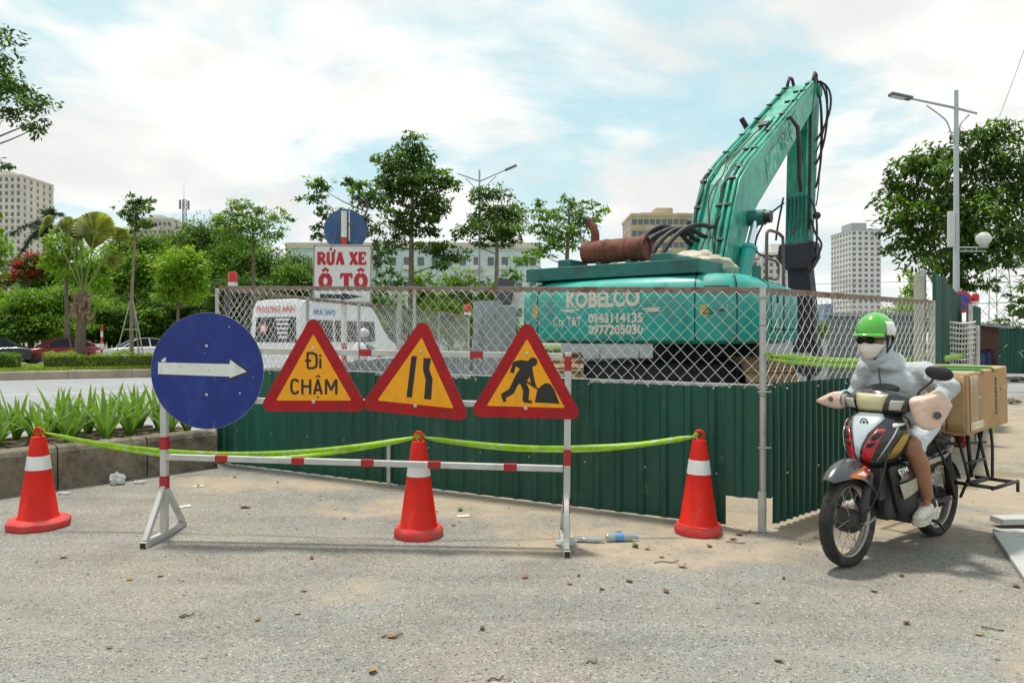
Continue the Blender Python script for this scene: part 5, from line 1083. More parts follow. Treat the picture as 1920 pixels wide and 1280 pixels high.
# ------------------------------------------------------------------ tall green gate leaf, netting, lamp on the right
T0, T1 = V((4.52, 7.95, 0)), V((7.75, 12.8, 0))
tg = thing('green_hoarding', 'tall dark green ribbed hoarding beyond the mesh fence end', 'hoarding', T0)
sheets(tg, T0, T1, .02, 2.15, green_sheet, 1.0, .16, .03)
pp = FC+V((.02, .05, 0)); q = MB(); q.box((4.39, 7.98, 1.06), (.085, .06, 2.10)); q.build('post', pbr('pale timber post', (.42, .40, .35), .8, 0, .2, 6, .3, 30), tg, world=True, bevel=.006); q = MB(); q.box((4.47, 8.06, 1.09), (.06, .06, 2.16)); q.build('post', steel, tg, world=True, bevel=.006)
ng = thing('net_panel', 'white net panel stretched beside the tall green hoarding', 'net panel', P(1800, CY, 10)-V((0, 0, H)))
net_w = pbr('white net cord', (.72, .72, .70), .7, 0, .1, 9)
nx0, nx1 = P(1778, CY, 10).x, P(1828, CY, 10).x; q = MB()
for i in range(11):
    x = nx0+(nx1-nx0)*i/10; q.tube([V((x+.006*math.sin(z*9+i), 10+.02*math.sin(z*5+i*.7), z)) for z in [.3+j*.07 for j in range(20)]], .006, 4)
for j in range(20):
    z = .32+j*.07; q.tube([V((nx0+(nx1-nx0)*i/10, 10+.02*math.sin(i*.8+z*6), z-.02*math.sin(math.pi*i/10))) for i in range(11)], .011, 4)
o = q.build('netting', net_w, ng, world=True); o['kind'] = 'stuff'
q = MB(); q.box((nx0-.03, 10.0, .86), (.06, .05, 1.72)); q.build('post', steel, ng, world=True, bevel=.005); q = MB(); q.box((nx1+.03, 10.0, .8), (.05, .05, 1.6)); q.build('post', steel, ng, world=True, bevel=.005)
gp = thing('gate_leaf', 'narrow dark green sheet panel under the red lamp beside the netting', 'gate', P(1828, CY, 11.5)-V((0, 0, H)))
g_a, g_b = P(1824, CY, 11.5), P(1836, CY, 12.4); q = corrugated(V((g_a.x, 11.5, 0)), V((g_b.x, 12.4, 0)), .05, 1.94, .15, .02); q.build('sheet', green_sheet, gp, world=True, solid=.004); q = MB(); q.box((g_a.x-.05, 11.5, .98), (.07, .06, 1.96)); q.build('post', steel, gp, world=True)
warn_lamp(V((P(1829, CY, 11.6).x, 11.6, 1.96)), .17, 'red warning lamp on the narrow green gate panel')
ns = thing('no_parking_sign', 'round blue sign with red rim beside the lamp pole', 'road sign', P(1806, CY, 14)-V((0, 0, H)))
c = P(1804, 566, 14.0); q = MB(); q.cyl(V((c.x, 14.06, 0)), V((c.x, 14.06, c.z+.25)), .03, None, 10); q.build('pole', steel, ns, world=True)
q = MB(); q.cyl(c, c+V((0, .01, 0)), .21, None, 32); q.build('rim', pbr('rim red', (.5, .02, .03), .4), ns, world=True); q = MB(); q.cyl(c+V((0, -.006, 0)), c+V((0, -.001, 0)), .145, None, 32); q.build('disc', pbr('disc blue', (.01, .06, .36), .4), ns, world=True)
q = MB(); q.bar(c+V((-.1, -.012, .1)), c+V((.1, -.012, -.1)), .035, .004, (0, 1, 0)); q.build('slash', pbr('rim red', (.5, .02, .03)), ns, world=True)
fg = thing('far_hoarding', 'far dark green hoarding with scrawled white marks and creeper', 'hoarding', V((21, 30, 0)))
fa, fb_ = V((19.2, 31.0, 0)), V((31, 25.5, 0)); sheets(fg, fa, fb_, 0, 1.86, green_sheet, 1.4, .3, .03)
dv = (fb_-fa).normalized(); nv = V((dv.y, -dv.x, 0)); mk = pbr('chalk marks', (.45, .5, .48), .8)
rgm = random.Random(4)
for i in range(14):
    s = rgm.uniform(.3, 3.2); z = rgm.uniform(.7, 1.3); a = fa+dv*s+nv*.05+V((0, 0, z)); q = MB(); q.bar(a, a+dv*rgm.uniform(.03, .14)+V((0, 0, rgm.uniform(-.16, .16))), .03, .004, nv); q.build('paint_mark', mk, fg, world=True)
cs = []
for i in range(16): s = i*.55; p = fa+dv*s-nv*.2; cs.append(((p.x, p.y, 1.98+rgm.uniform(-.1, .35)), (.5, .5, .22)))
t = thing('creeper', 'creeper spilling over the top of the far green hoarding', 'plant', fa); foliage('foliage', cs, 300, .17, lf_olive, t, 77, base=fa)
t = thing('weed_clump', 'small bush growing at the foot of the far green hoarding', 'plant', fa+dv*2.2+nv*.3); b_ = fa+dv*2.2+nv*.3; foliage('foliage', [((b_.x, b_.y, .3), (.35, .3, .35))], 500, .14, lf_mid, t, 78, base=b_)
sh = thing('roadside_stall', 'shadowy brown shed with blue bundles behind the netting', 'shed', V((17.6, 28, 0))); q = MB(); q.box((17.7, 28.5, 1.0), (1.2, 1.4, 1.7)); q.build('wall', pbr('brown boards', (.10, .045, .03), .8, 0, .3, 3), sh, world=True); q = MB(); q.box((17.7, 28.3, 1.92), (1.6, 2.0, .08), M.Rotation(.1, 3, 'Y')); q.build('roof', grey_sheet, sh, world=True)
for dx, cc in ((.1, (.03, .06, .13)), (.35, (.02, .03, .09)), (.62, (.06, .015, .03))): q = MB(); q.box((17.4+dx*.8, 27.6, .55+dx*.3), (.22, .3, .6)); q.build('bundle', pbr('bundle %d' % int(dx*100), cc, .8), sh, world=True, smooth=True)
# ------------------------------------------------------------------ far buildings
win_d = pbr('far window', (.10, .12, .14), .25, 0, .3, .3, spec=.6)
def tower(name, label, x0, x1, ytop, D, dep, wall, floors, cols, scols, roofs=(), wsz=(.9, 1.2), cat='building', joined=True, z_lo=0, skipz=0, bands=None):
    A, B = P(x0, ytop, D), P(x1, ytop, D); wd = B.x-A.x; h_ = A.z; b = V(((A.x+B.x)/2, D+dep/2, 0)); t = thing(name, label, cat, b)
    q = MB(); q.box((0, 0, h_/2), (wd, dep, h_)); q.build('wall', wall, t)
    q = MB(); q.box((0, 0, h_+.35), (wd+.5, dep+.5, .7)); q.build('roof', bands or wall, t)
    for (rx, rw, rh) in roofs: q = MB(); q.box((rx*wd, 0, h_+.7+rh/2), (rw*wd, dep*.5, rh)); q.build('roof_block', bands or wall, t)
    fh = (h_-skipz)/floors; q = MB(); wmesh = None; side = 1 if b.x < 0 else -1
    for f in range(floors):
        z = skipz+(f+.5)*fh
        for c in range(cols):
            x = -wd/2+(c+.5)*wd/cols
            if joined: q.box((x, -dep/2-.02, z), (wsz[0], .12, wsz[1]))
            else:
                if wmesh is None: k = MB(); k.box((0, 0, 0), (wsz[0], .12, wsz[1])); o = k.build('window', win_d, t); wmesh = o.data
                else: o = bpy.data.objects.new('window', wmesh); COL.objects.link(o); o.parent = t
                o.location = (x, -dep/2-.02, z)
        for c in range(scols):
            y = -dep/2+(c+.5)*dep/scols; q.box((side*(wd/2+.02), y, z), (.12, wsz[0]*1.1, wsz[1]))
    k = MB()
    for f in range(1, floors+1): k.box((0, 0, skipz+f*fh-.12), (wd+.22, dep+.22, .22))
    for c in range(cols+1): k.box((-wd/2+c*wd/cols, -dep/2-.03, h_/2), (.22, .2, h_-.4)) if cols < 24 and c % 2 == 0 else None
    o = k.build('floor_bands', wall, t); o['kind'] = 'stuff'; k = MB(); rq = random.Random(int(x0))
    for f in range(floors):
        for c in range(cols):
            if rq.random() < .22: k.box((-wd/2+(c+.5)*wd/cols+rq.uniform(-.3, .3), -dep/2-.3, skipz+(f+.5)*fh-wsz[1]*.75), (.8, .5, .5))
    if k.v: o = k.build('air_conditioners', wht_p, t); o['kind'] = 'stuff'
    if q.v: o = q.build('windows', win_d, t); o['kind'] = 'stuff'
    return t, wd, h_
cream = pbr('cream render', (.60, .56, .47), .8, 0, .1, .06, dirt=(.45, .42, .36), dlo=.5, dhi=.7, dscale=.08); white_r = pbr('white render', (.66, .65, .62), .8, 0, .08, .05, dirt=(.5, .5, .48), dscale=.06); ochre = pbr('ochre render', (.52, .43, .31), .85, 0, .14, .12, dirt=(.42, .28, .17), dlo=.45, dhi=.65, dscale=.08); pblue = pbr('pale blue render', (.58, .67, .68), .8, 0, .06, .1)
grey_r = pbr('grey roof', (.36, .36, .38), .8, 0, .1, .3)
tower('apartment_tower', 'tall cream apartment tower beside the royal palm', -160, 40, 330, 290, 20, cream, 24, 18, 5, ((.2, .2, 2.5),), (1.1, 1.5), bands=cream)
tower('apartment_tower', 'narrow cream apartment wing attached to the tall tower', 41, 66, 345, 300, 12, cream, 23, 3, 3, (), (1.0, 1.5), bands=pblue)
tower('apartment_block', 'cream apartment block behind the staked tree', 243, 322, 412, 260, 24, cream, 15, 9, 3, ((-.1, .3, 2),), (1.0, 1.3))
tower('apartment_tower', 'tall white tower block between excavator arm and roadside tree', 1596, 1652, 432, 410, 26, white_r, 21, 5, 7, ((-.05, .5, 4.5),), (1.7, 1.5), bands=grey_r)
tower('apartment_block', 'ochre apartment block behind the muffler hoses', 1184, 1306, 405, 200, 16, ochre, 11, 11, 5, ((.05, .27, 2.2), (-.22, .2, .9), (.34, .16, .8)), (1.3, 1.5), joined=False, bands=ochre)
tower('apartment_block', 'white apartment block behind the excavator handrail', 1428, 1488, 477, 260, 16, white_r, 13, 5, 3, ((.15, .45, 3.5),), (1.1, 1.2))
tower('apartment_block', 'low cream block with red roofs beside the boom cylinder', 1352, 1420, 488, 250, 14, cream, 11, 7, 2, ((-.1, .3, 1.2),), (1.5, 1.3), bands=pbr('tile red', (.35, .15, .12), .8))
t, wd, h_ = tower('school_building', 'long pale blue low building behind the street trees', 540, 1012, 466, 90, 12, pblue, 4, 18, 2, (), (.75, 1.0), joined=False, bands=cream)
for i in range(12): q = MB(); q.box((-wd/2+(i+.85)*wd/12, -6.25, 4+3*((i*7) % 3)), (.8, .5, .55)); q.build('air_conditioner', wht_p, t)
tower('office_tower', 'narrow blue glass tower far behind the hoarding', 1546, 1562, 572, 380, 8, pbr('blue glass front', (.12, .25, .42), .3, 0, .1, .1), 8, 3, 2, (), (.9, .9))
# ------------------------------------------------------------------ antenna mast and power pylon
def lattice(name, label, cat, base, h, w0, w1, n, r, mat, sec=4):
    t = thing(name, label, cat, base); cs = [(-1, -1), (1, -1), (1, 1), (-1, 1)] if sec == 4 else [(0, -1), (.87, .5), (-.87, .5)]
    at = lambda i, z: base+V((cs[i % sec][0], cs[i % sec][1], 0))*((w0+(w1-w0)*z/h)/2)+V((0, 0, z))
    for i in range(sec): q = MB(); q.cyl(at(i, 0), at(i, h), r, r*.7, 6); q.build('leg', mat, t, world=True)
    q = MB()
    for k in range(n):
        z0, z1 = h*(k/n)**.9, h*((k+1)/n)**.9
        for i in range(sec): q.cyl(at(i, z0), at(i+1, z1), r*.5, None, 4); q.cyl(at(i+1, z0), at(i, z1), r*.5, None, 4); q.cyl(at(i, z1), at(i+1, z1), r*.5, None, 4)
    o = q.build('bracing', mat, t, world=True); o['kind'] = 'stuff'; return t
mast_m = pbr('mast steel', (.22, .22, .24), .6, .3, .15, 1); pyl_m = pbr('pylon steel', (.44, .47, .46), .6, .3, .1, .5)
mb_ = P(345, CY, 200); mb_.z = 0; t = lattice('antenna_mast', 'slender telecom mast with antenna panels above the trees', 'mast', mb_, 39, 1.8, 1.2, 26, .12, mast_m, 3)
for k in range(9): a = k*.7; q = MB(); q.box(mb_+V((1.2*math.cos(a), 1.2*math.sin(a), (37.5, 29, 24)[k % 3]+.4*(k % 2))), (.45, .45, 2.4)); q.build('antenna_panel', (mast_m, wht_p)[k % 2], t, world=True)
q = MB(); q.cyl(mb_+V((0, 0, 39)), mb_+V((0, 0, 43.5)), .06, .03, 6); q.build('lightning_rod', mast_m, t, world=True)
pb_ = P(1862, CY, 100); pb_.z = 0; pyl = lattice('power_pylon', 'lattice power pylon behind the roadside tree', 'pylon', pb_, 29, 3.6, .7, 11, .09, pyl_m)
for z, L in ((24, 5.0), (27.5, 4.0)): q = MB(); q.bar(pb_+V((-L/2, 0, z)), pb_+V((L/2, 0, z)), .22, .2); q.build('crossarm', pyl_m, pyl, world=True)
cab_m = pbr('cable', (.10, .10, .11), .6)
def cable(a, b, sag, r, label): 
    a, b = V(a), V(b); q = MB(); q.tube([a.lerp(b, i/20)-V((0, 0, sag*4*(i/20)*(1-i/20))) for i in range(21)], r, 4); tag(q.build('overhead_cable', cab_m), label, 'cable')
cable(pb_+V((-.4, 0, 28.5)), P(1960, -20, 40), .4, .022, 'upper overhead power cable rising from the pylon top')
cable(pb_+V((2.3, 0, 26.5)), P(1975, 60, 40), .4, .022, 'lower overhead power cable rising from the pylon crossarm')
cable(P(1380, 534, 70), P(2100, 502, 70), .4, .02, 'thin overhead cable crossing in front of the white tower')
# ------------------------------------------------------------------ vehicles on the road
tyre_m = pbr('vehicle tyre', (.02, .02, .02), .8); dglass = pbr('vehicle glass', (.012, .015, .018), .12, 0, .05, spec=.25); hub_m = pbr('wheel hub', (.4, .4, .42), .35, .7)
def wheel(parent, c, ax, r=.31, w=.2):
    q = MB(); c = V(c); ax = V(ax); q.lathe([(r*.62, -w/2), (r*.95, -w/2), (r, -w*.3), (r, w*.3), (r*.95, w/2), (r*.62, w/2)], c, ax, 24); wl = q.build('wheel', tyre_m, parent, smooth=2); q = MB(); q.lathe([(r*.6, -w*.4), (r*.62, w*.45), (r*.2, w*.4), (r*.1, w*.5)], c, ax, 16); q.build('rim', hub_m, wl, smooth=2)
def sedan(label, px, D, heading, col, rz=None):
    b = P(px, CY, D); b.z = .006; t = thing('parked_sedan' if False else 'sedan_car', label, 'car', b, heading); body = pbr('car paint '+label[:12], col, .25, .1, .06, 2, coat=.8)
    prof = [(-2.2, .35), (-2.22, .62), (-2.15, .88), (-1.75, .95), (-1.45, .97), (1.0, .93), (1.9, .80), (2.18, .66), (2.22, .42), (2.15, .28), (-2.1, .28)]
    q = MB(); secs = []
    for y, k in ((-.86, .93), (-.80, 1.0), (.80, 1.0), (.86, .93)): secs.append([V((x*(1 if abs(y) < .85 else .985), y, .28+(z-.28)*k)) for x, z in prof])
    q.loft(secs); q.build('body', body, t, smooth=2)
    cab_ = [(-1.72, .94), (-1.05, 1.40), (-.3, 1.45), (.25, 1.42), (1.08, .93)]; q = MB(); secs = []
    for y, s in ((-.80, 0), (-.62, 1), (.62, 1), (.80, 0)): secs.append([V((x*(1 if s else 1.0), y if z > 1 or s == 0 else y*1.05, z if s else min(z, .95))) for x, z in cab_])
    secs = [[V((x, -.80+(z-.93)*.34, z)) for x, z in cab_], [V((x, .80-(z-.93)*.34, z)) for x, z in cab_]]; q.loft(secs); q.build('cabin_glass', dglass, t)
    q = MB(); q.loft([[V((x, -.66, z)) for x, z in ((-1.1, 1.395), (-.3, 1.462), (.28, 1.432))], [V((x, .66, z)) for x, z in ((-1.1, 1.395), (-.3, 1.462), (.28, 1.432))]], closed=False); q.build('roof', body, t, solid=.03)
    for y in (-1, 1):
        for xa, za, xb, zb in ((-1.74, .93, -1.08, 1.40), (.27, 1.42, 1.10, .93), (-.42, .94, -.36, 1.44)): q = MB(); q.bar((xa, y*(.805-(za-.93)*.34), za), (xb, y*(.805-(zb-.93)*.34), zb), .07, .03, (0, 1, 0)); q.build('pillar', body, t)
        q = MB(); q.ell((.72, y*.92, 1.0), (.07, .09, .06)); q.build('mirror', body, t, smooth=True)
        for x in (-1.35, 1.38): wheel(t, (x, y*.76, .31), (0, y, 0))
        q = MB(); q.box((-2.18, y*.62, .74), (.1, .34, .14)); q.build('tail_light', red_p, t, bevel=.02); q = MB(); q.box((2.08, y*.62, .66), (.14, .34, .12)); q.build('headlight', wht_p, t, bevel=.02)
    return t
hd = math.atan2(-md.y, -md.x)
sedan('maroon red sedan passing behind the fan palm', 112, 43, hd+.25, (.24, .015, .03)); sedan('white sedan passing behind the staked tree', 262, 44, hd+.2, (.72, .73, .74)); sedan('dark blue hatchback with red tail light at the left edge', -32, 40, hd+.1, (.012, .018, .035))
ms = thing('marker_stake', 'red and white banded stake between the red and white cars', 'stake', P(191, CY, 41)-V((0, 0, H)))
for i in range(6): p = P(191, CY, 37); q = MB(); q.cyl(V((p.x, 37, .3+i*.3)), V((p.x, 37, .6+i*.3)), .055, None, 10); q.build('pole_band', (wht_p, red_p)[i % 2], ms, world=True)
# van
vb = P(516, CY, 22); vb.z = .006; van = thing('passenger_van', 'white high-roof passenger van with red lettering seen through the mesh', 'van', vb, R(90-24))
vw = pbr('van white', (.70, .71, .72), .3, 0, .05, 1.5, coat=.5, dirt=(.5, .5, .5), dlo=.6, dhi=.85, dscale=2); vt_r = pbr('van red letters', (.6, .08, .10), .5); vt_b = pbr('van blue letters', (.02, .18, .5), .5)
prof = [(0, .35), (0, 1.2), (.06, 2.3), (.16, 2.56), (.5, 2.62), (3.4, 2.56), (3.75, 2.44), (4.55, 1.42), (5.0, 1.20), (5.1, .5), (5.0, .3), (.1, .3)]
q = MB(); q.loft([[V((x, y, z if z < 2.2 else z-dz)) for x, z in prof] for y, dz in ((-.98, .06), (-.90, 0), (.90, 0), (.98, .06))]); q.v = [V((p.x, p.y*(1-.09*max(0, (p.z-1.2)/1.4)), p.z)) for p in q.v]; q.build('body', vw, van, smooth=2)
def vwin(x0, x1, z0, z1): 
    q = MB(); yy = lambda z: -(.985*(1-.09*max(0, (z-1.2)/1.4))+.006); q.add([V((x0, yy(z0), z0)), V((x1, yy(z0), z0)), V((x1, yy(z1), z1)), V((x0, yy(z1), z1))], [(0, 1, 2, 3)]); q.build('side_window', dglass, van)
for x0, x1 in ((.3, 1.5), (1.62, 2.75), (2.88, 3.75)): vwin(x0, x1, 1.32, 1.98)
q = MB(); q.add([V((-.004, -.78, 1.32)), V((-.004, .78, 1.32)), V((.040, .74, 2.06)), V((.040, -.74, 2.06))], [(0, 1, 2, 3)]); q.v = [p-V((.012, 0, 0)) for p in q.v]; q.build('rear_window', dglass, van)
q = MB(); q.add([V((4.5, -.82, 1.5)), V((4.5, .82, 1.5)), V((3.82, .8, 2.40)), V((3.82, -.8, 2.40))], [(0, 1, 2, 3)]); q.v = [p+V((.04, 0, .02)) for p in q.v]; q.build('windscreen', dglass, van)
q = MB(); put_text(q, 'PHUONG ANH', .27, (.035, 0, 2.20), (0, -1, 0), (0, 0, 1), .03, bold=.008, sx=.80); q.build('lettering', vt_r, van)
q = MB(); put_text(q, 'MUA SAPO', .24, (1.15, -.905, 2.14), (1, 0, 0), (0, 0, 1), .025, bold=.006, sx=.9); q.build('lettering', vt_b, van)
q = MB(); q.cyl((-.03, .42, 1.72), (-.036, .42, 1.72), .16, None, 20); q.build('round_sticker', vt_r, van); q = MB(); q.cyl((-.038, .42, 1.72), (-.042, .42, 1.72), .10, None, 20); q.build('round_sticker', vw, van)
for i in range(5): q = MB(); q.box((-.03, -.30, 1.98-i*.13), (.006, .5-.04*i, .07)); q.build('number_sticker', vw, van)
for y in (-1, 1):
    q = MB(); q.box((-.01, y*.86, 1.15), (.03, .16, .5)); q.build('tail_light', red_p, van, bevel=.01)
    for x in (.9, 4.2): wheel(van, (x, y*.86, .35), (0, y, 0), .35, .22)
q = MB(); q.box((-.05, 0, .5), (.16, 1.9, .22)); q.build('bumper', vw, van, bevel=.04)
# ------------------------------------------------------------------ motorcycle (x forward, y to its left)
BO, BRZ = V((2.585, 4.995, 0)), R(217)
bike = thing('motorcycle', 'black underbone motorcycle with red nose accents being ridden with a load', 'motorcycle', BO, BRZ)
paint = pbr('bike black paint', (.018, .018, .020), .22, .1, .25, 3, coat=.8, dirt=(.07, .065, .06), dlo=.56, dhi=.8, dscale=6)
paint_g = pbr('bike graphite paint', (.065, .066, .072), .25, .35, .2, 3, coat=.8, dirt=(.11, .10, .09), dlo=.56, dhi=.8, dscale=7)
plast = pbr('bike matt plastic', (.028, .029, .030), .6, 0, .25, 6, .1, 50, dirt=(.085, .075, .06), dlo=.5, dhi=.75, dscale=6)
silv = pbr('bike silver panel', (.52, .58, .62), .22, .4, .1, 5, coat=.8); bred_ = pbr('bike red panel', (.55, .008, .02), .25, 0, .1, 6, coat=.8)
orange = pbr('bike orange decal', (.72, .17, .02), .35); bwhite = pbr('bike white decal', (.75, .75, .74), .4); gold = pbr('bike gold decal', (.42, .28, .05), .4, .2); beige = pbr('bike beige panel', (.40, .37, .27), .5, 0, .12, 6)
lens_y = pbr('aged headlamp lens', (.56, .50, .29), .18, 0, .08, 7, coat=.8); lens_c = pbr('indicator lens', (.46, .45, .40), .15, 0, .15, 16, coat=.8)
alloy = pbr('bike alloy', (.40, .39, .37), .4, .8, .15, 9, dirt=(.16, .13, .1), dlo=.5, dhi=.75)
rim_m = pbr('spoked rim', (.42, .40, .36), .35, .75, .1, 9, dirt=(.24, .2, .16), dlo=.5, dhi=.75)
seat_m = pbr('seat vinyl', (.02, .021, .020), .5, 0, .2, 6, .1, 60)
def bwheel(cx, Ro=.285, tw_=.042):
    q = MB(); secs = []; n = 48; prof = [(-.60, .70), (-.95, .80), (-1, .90), (-.75, .97), (-.35, 1.0), (.35, 1.0), (.75, .97), (1, .90), (.95, .80), (.60, .70)]
    vs = []; fs = []; kk = len(prof)
    for i in range(n):
        a = 2*math.pi*i/n
        for y, r in prof: rr = Ro-(1-r)*.20; vs.append(V((cx+rr*math.cos(a), y*tw_, .285+rr*math.sin(a))))
    for i in range(n):
        for j in range(kk-1): i2 = (i+1) % n; fs.append((i*kk+j, i2*kk+j, i2*kk+j+1, i*kk+j+1))
    q.add(vs, fs); w_ = q.build('wheel', rubber, bike, smooth=True); c = V((cx, 0, .285))
    q = MB()
    for i in range(64):                                  # tread blocks
        for s in (-1, 0, 1):
            a = 2*math.pi*(i+.33*s)/64; d = V((math.cos(a), 0, math.sin(a))); tt = V((-math.sin(a), 0, math.cos(a))); q.box(c+d*(Ro-.001 if s == 0 else Ro-.009)+V((0, s*tw_*.62, 0)), (.020, .016, .004), M((tt, V((0, 1, 0)), d)).transposed() @ M.Rotation(.5*(1 if i % 2 else -1), 3, 'Z'))
    o = q.build('tread', rubber, w_); o['kind'] = 'stuff'
    q = MB(); q.torus(c, (0, 1, 0), .222, .014, 48, 8, 1.9); q.build('rim', rim_m, w_, smooth=True)
    q = MB(); q.lathe([(.02, -.075), (.06, -.07), (.075, -.04), (.075, .035), (.062, .05), (.05, .075), (.015, .08)], c, (0, 1, 0), 24); q.build('hub', plast, w_, smooth=2)
    for i in range(28):
        a = 2*math.pi*i/28; s = 1 if i % 2 else -1; b = a+.5*(1 if (i//2) % 2 else -1); q = MB(); q.cyl(c+V((.07*math.cos(b), s*.04, .07*math.sin(b))), c+V((.215*math.cos(a), s*.004, .215*math.sin(a))), .0018, None, 4); q.build('spoke', alloy, w_)
bwheel(.6); bwheel(-.6, .285, .048)
for s in (-1, 1):
    q = MB(); q.tube([(.6, s*.085, .285), (.555, s*.085, .42), (.49, s*.08, .58)], [.024, .026, .024], 12); q.build('fork_leg', plast, bike, smooth=True)
q = MB(); q.cyl((.6, -.11, .285), (.6, .115, .285), .010, None, 10); q.build('axle', alloy, bike)
q = MB(); q.tube([(.6, .10, .285), (.56, .115, .29), (.50, .118, .31)], [.013, .011, .010], 8); q.build('brake_arm', alloy, bike, smooth=True)
q = MB(); q.tube(catmull([(.58, .10, .33), (.52, .14, .45), (.44, .15, .62), (.34, .13, .85)]), .006, 6); q.build('brake_cable', black, bike, smooth=True)
def arch(pts, ws, drops, name, mat, th=.006):
    q = MB(); secs = []
    for i, ((x, z), w_, dr) in enumerate(zip(pts, ws, drops)):
        a, b = pts[max(0, i-1)], pts[min(len(pts)-1, i+1)]; d = V((b[0]-a[0], 0, b[1]-a[1])).normalized(); n = V((d.z, 0, -d.x)); n = -n if n.z < 0 and abs(n.z) > abs(n.x) else n
        n = V((x-.6, 0, z-.285)).normalized() if name == 'front_fender' else V((x+.6, 0, z-.285)).normalized(); sec = []
        for t in (-1, -.85, -.5, 0, .5, .85, 1): sec.append(V((x, t*w_, z))-n*(dr*abs(t)**2.2))
        secs.append(sec)
    q.loft(secs, closed=False); return q.build(name, mat, bike, smooth=True, solid=th, sub=1)
fpts = [(.86, .56), (.805, .615), (.72, .665), (.62, .69), (.52, .68), (.43, .625), (.36, .53), (.325, .42), (.315, .32)]
fw = [.04, .078, .10, .11, .114, .11, .10, .09, .082]; fd = [.02, .06, .10, .14, .17, .17, .12, .07, .04]
fen = arch(fpts, fw, fd, 'front_fender', paint_g)
q = MB(); q.add([V(p) for p in ((.70, .100, .60), (.60, .106, .57), (.49, .112, .585), (.47, .110, .50), (.52, .112, .49), (.62, .108, .53))], [(0, 1, 2), (0, 2, 3, 4, 5)])
def fdecal(pts, mat, off):
    q = MB(); vs = []
    for x, z in pts:
        t = V((x-.6, 0, z-.285)); best = min(range(len(fpts)), key=lambda i: abs(math.atan2(fpts[i][1]-.285, fpts[i][0]-.6)-math.atan2(t.z, t.x))); R_ = math.hypot(fpts[best][0]-.6, fpts[best][1]-.285); dr = max(0, R_-t.length); tt = min(1, (dr/fd[best])**(1/2.2)); vs.append(V((x, tt*fw[best]+off, z)))
    q.add(vs, [tuple(range(len(vs)))]); q.build('decal', mat, fen, solid=.002)
fdecal([(.74, .585), (.64, .612), (.54, .630), (.46, .60), (.46, .57), (.56, .568), (.66, .565)], orange, .007); fdecal([(.68, .592), (.58, .61), (.50, .605), (.48, .585), (.60, .578)], bwhite, .010); fdecal([(.60, .606), (.54, .62), (.465, .60), (.465, .57), (.54, .575)], bred_, .013)
# front cowl
cz = [(.585, .085, .40, .20), (.63, .125, .455, .2), (.70, .168, .485, .2), (.78, .192, .475, .19), (.85, .196, .44, .18), (.905, .176, .395, .17), (.94, .13, .345, .17), (.955, .08, .31, .18)]
def cowl_pt(t, z, off=0):
    for i in range(len(cz)-1):
        if cz[i][0] <= z <= cz[i+1][0]: u = (z-cz[i][0])/(cz[i+1][0]-cz[i][0]); w_, xf, xb = (cz[i][k]+(cz[i+1][k]-cz[i][k])*u for k in (1, 2, 3)); break
    else: w_, xf, xb = cz[-1][1:]
    return V((xb+(xf-xb)*max(0, math.cos(t))**.8+off*math.cos(t), (w_+off)*math.sin(t), z+off*.25))
q = MB(); q.loft([[cowl_pt(R(-90+180*k/20), z) for k in range(21)] for z in [.585+.37*i/14 for i in range(15)]]); cowl = q.build('front_cowl', paint, bike, smooth=True)
def patch(tz, mat, name, off=.004, n=8):                 # tz: list of (z, t0, t1) in degrees
    q = MB(); vs = [cowl_pt(R(t0+(t1-t0)*k/n), z, off) for z, t0, t1 in tz]if False else []
    for z, t0, t1 in tz: vs += [cowl_pt(R(t0+(t1-t0)*k/n), z, off) for k in range(n+1)]
    q.add(vs, [(i*(n+1)+k, i*(n+1)+k+1, (i+1)*(n+1)+k+1, (i+1)*(n+1)+k) for i in range(len(tz)-1) for k in range(n)]); return q.build(name, mat, cowl, smooth=True, solid=.003)
patch([(.63, -2, 2), (.70, -5, 5), (.76, -9, 9), (.82, -15, 15), (.87, -24, 26), (.91, -34, 38), (.94, -30, 36)], silv, 'silver_panel', .005)
for s in (-1, 1):
    patch([(.615, s*5, s*22), (.68, s*8, s*29), (.74, s*12, s*33), (.80, s*19, s*37), (.85, s*27, s*42)], bred_, 'red_panel', .0045)
    patch([(.78, s*21, s*29), (.80, s*22, s*34), (.82, s*25, s*37), (.84, s*28, s*39)], black, 'air_intake', .009); patch([(.735, s*15, s*24), (.752, s*16, s*29), (.768, s*20, s*31)], black, 'air_intake', .009)
    patch([(.64, s*36, s*40), (.72, s*46, s*49), (.80, s*54, s*57), (.86, s*60, s*63)], silv, 'silver_trim', .005); patch([(.66, s*58, s*70), (.72, s*62, s*80), (.78, s*68, s*84), (.82, s*74, s*86)], gold, 'gold_flash', .004)
    patch([(.86, s*52, s*58), (.875, s*52, s*76), (.885, s*54, s*76)], bwhite, 'white_script', .005)
c0, c1_ = cowl_pt(R(2), .885, .004), cowl_pt(R(2), .885, .014); ax = (c1_-c0).normalized(); q = MB(); q.lathe([(.026, 0), (.026, .006), (.019, .006), (.019, .002)], c0, ax, 24); q.build('emblem_ring', black, cowl, smooth=2); q = MB(); q.lathe([(.0185, 0), (.0185, .005), (.012, .006)], c0+ax*.001, ax, 20); q.build('emblem', silv, cowl, smooth=2); q = MB(); q.cyl(c0+ax*.007, c0+ax*.0085, .008, None, 12); q.build('emblem_dot', black, cowl)
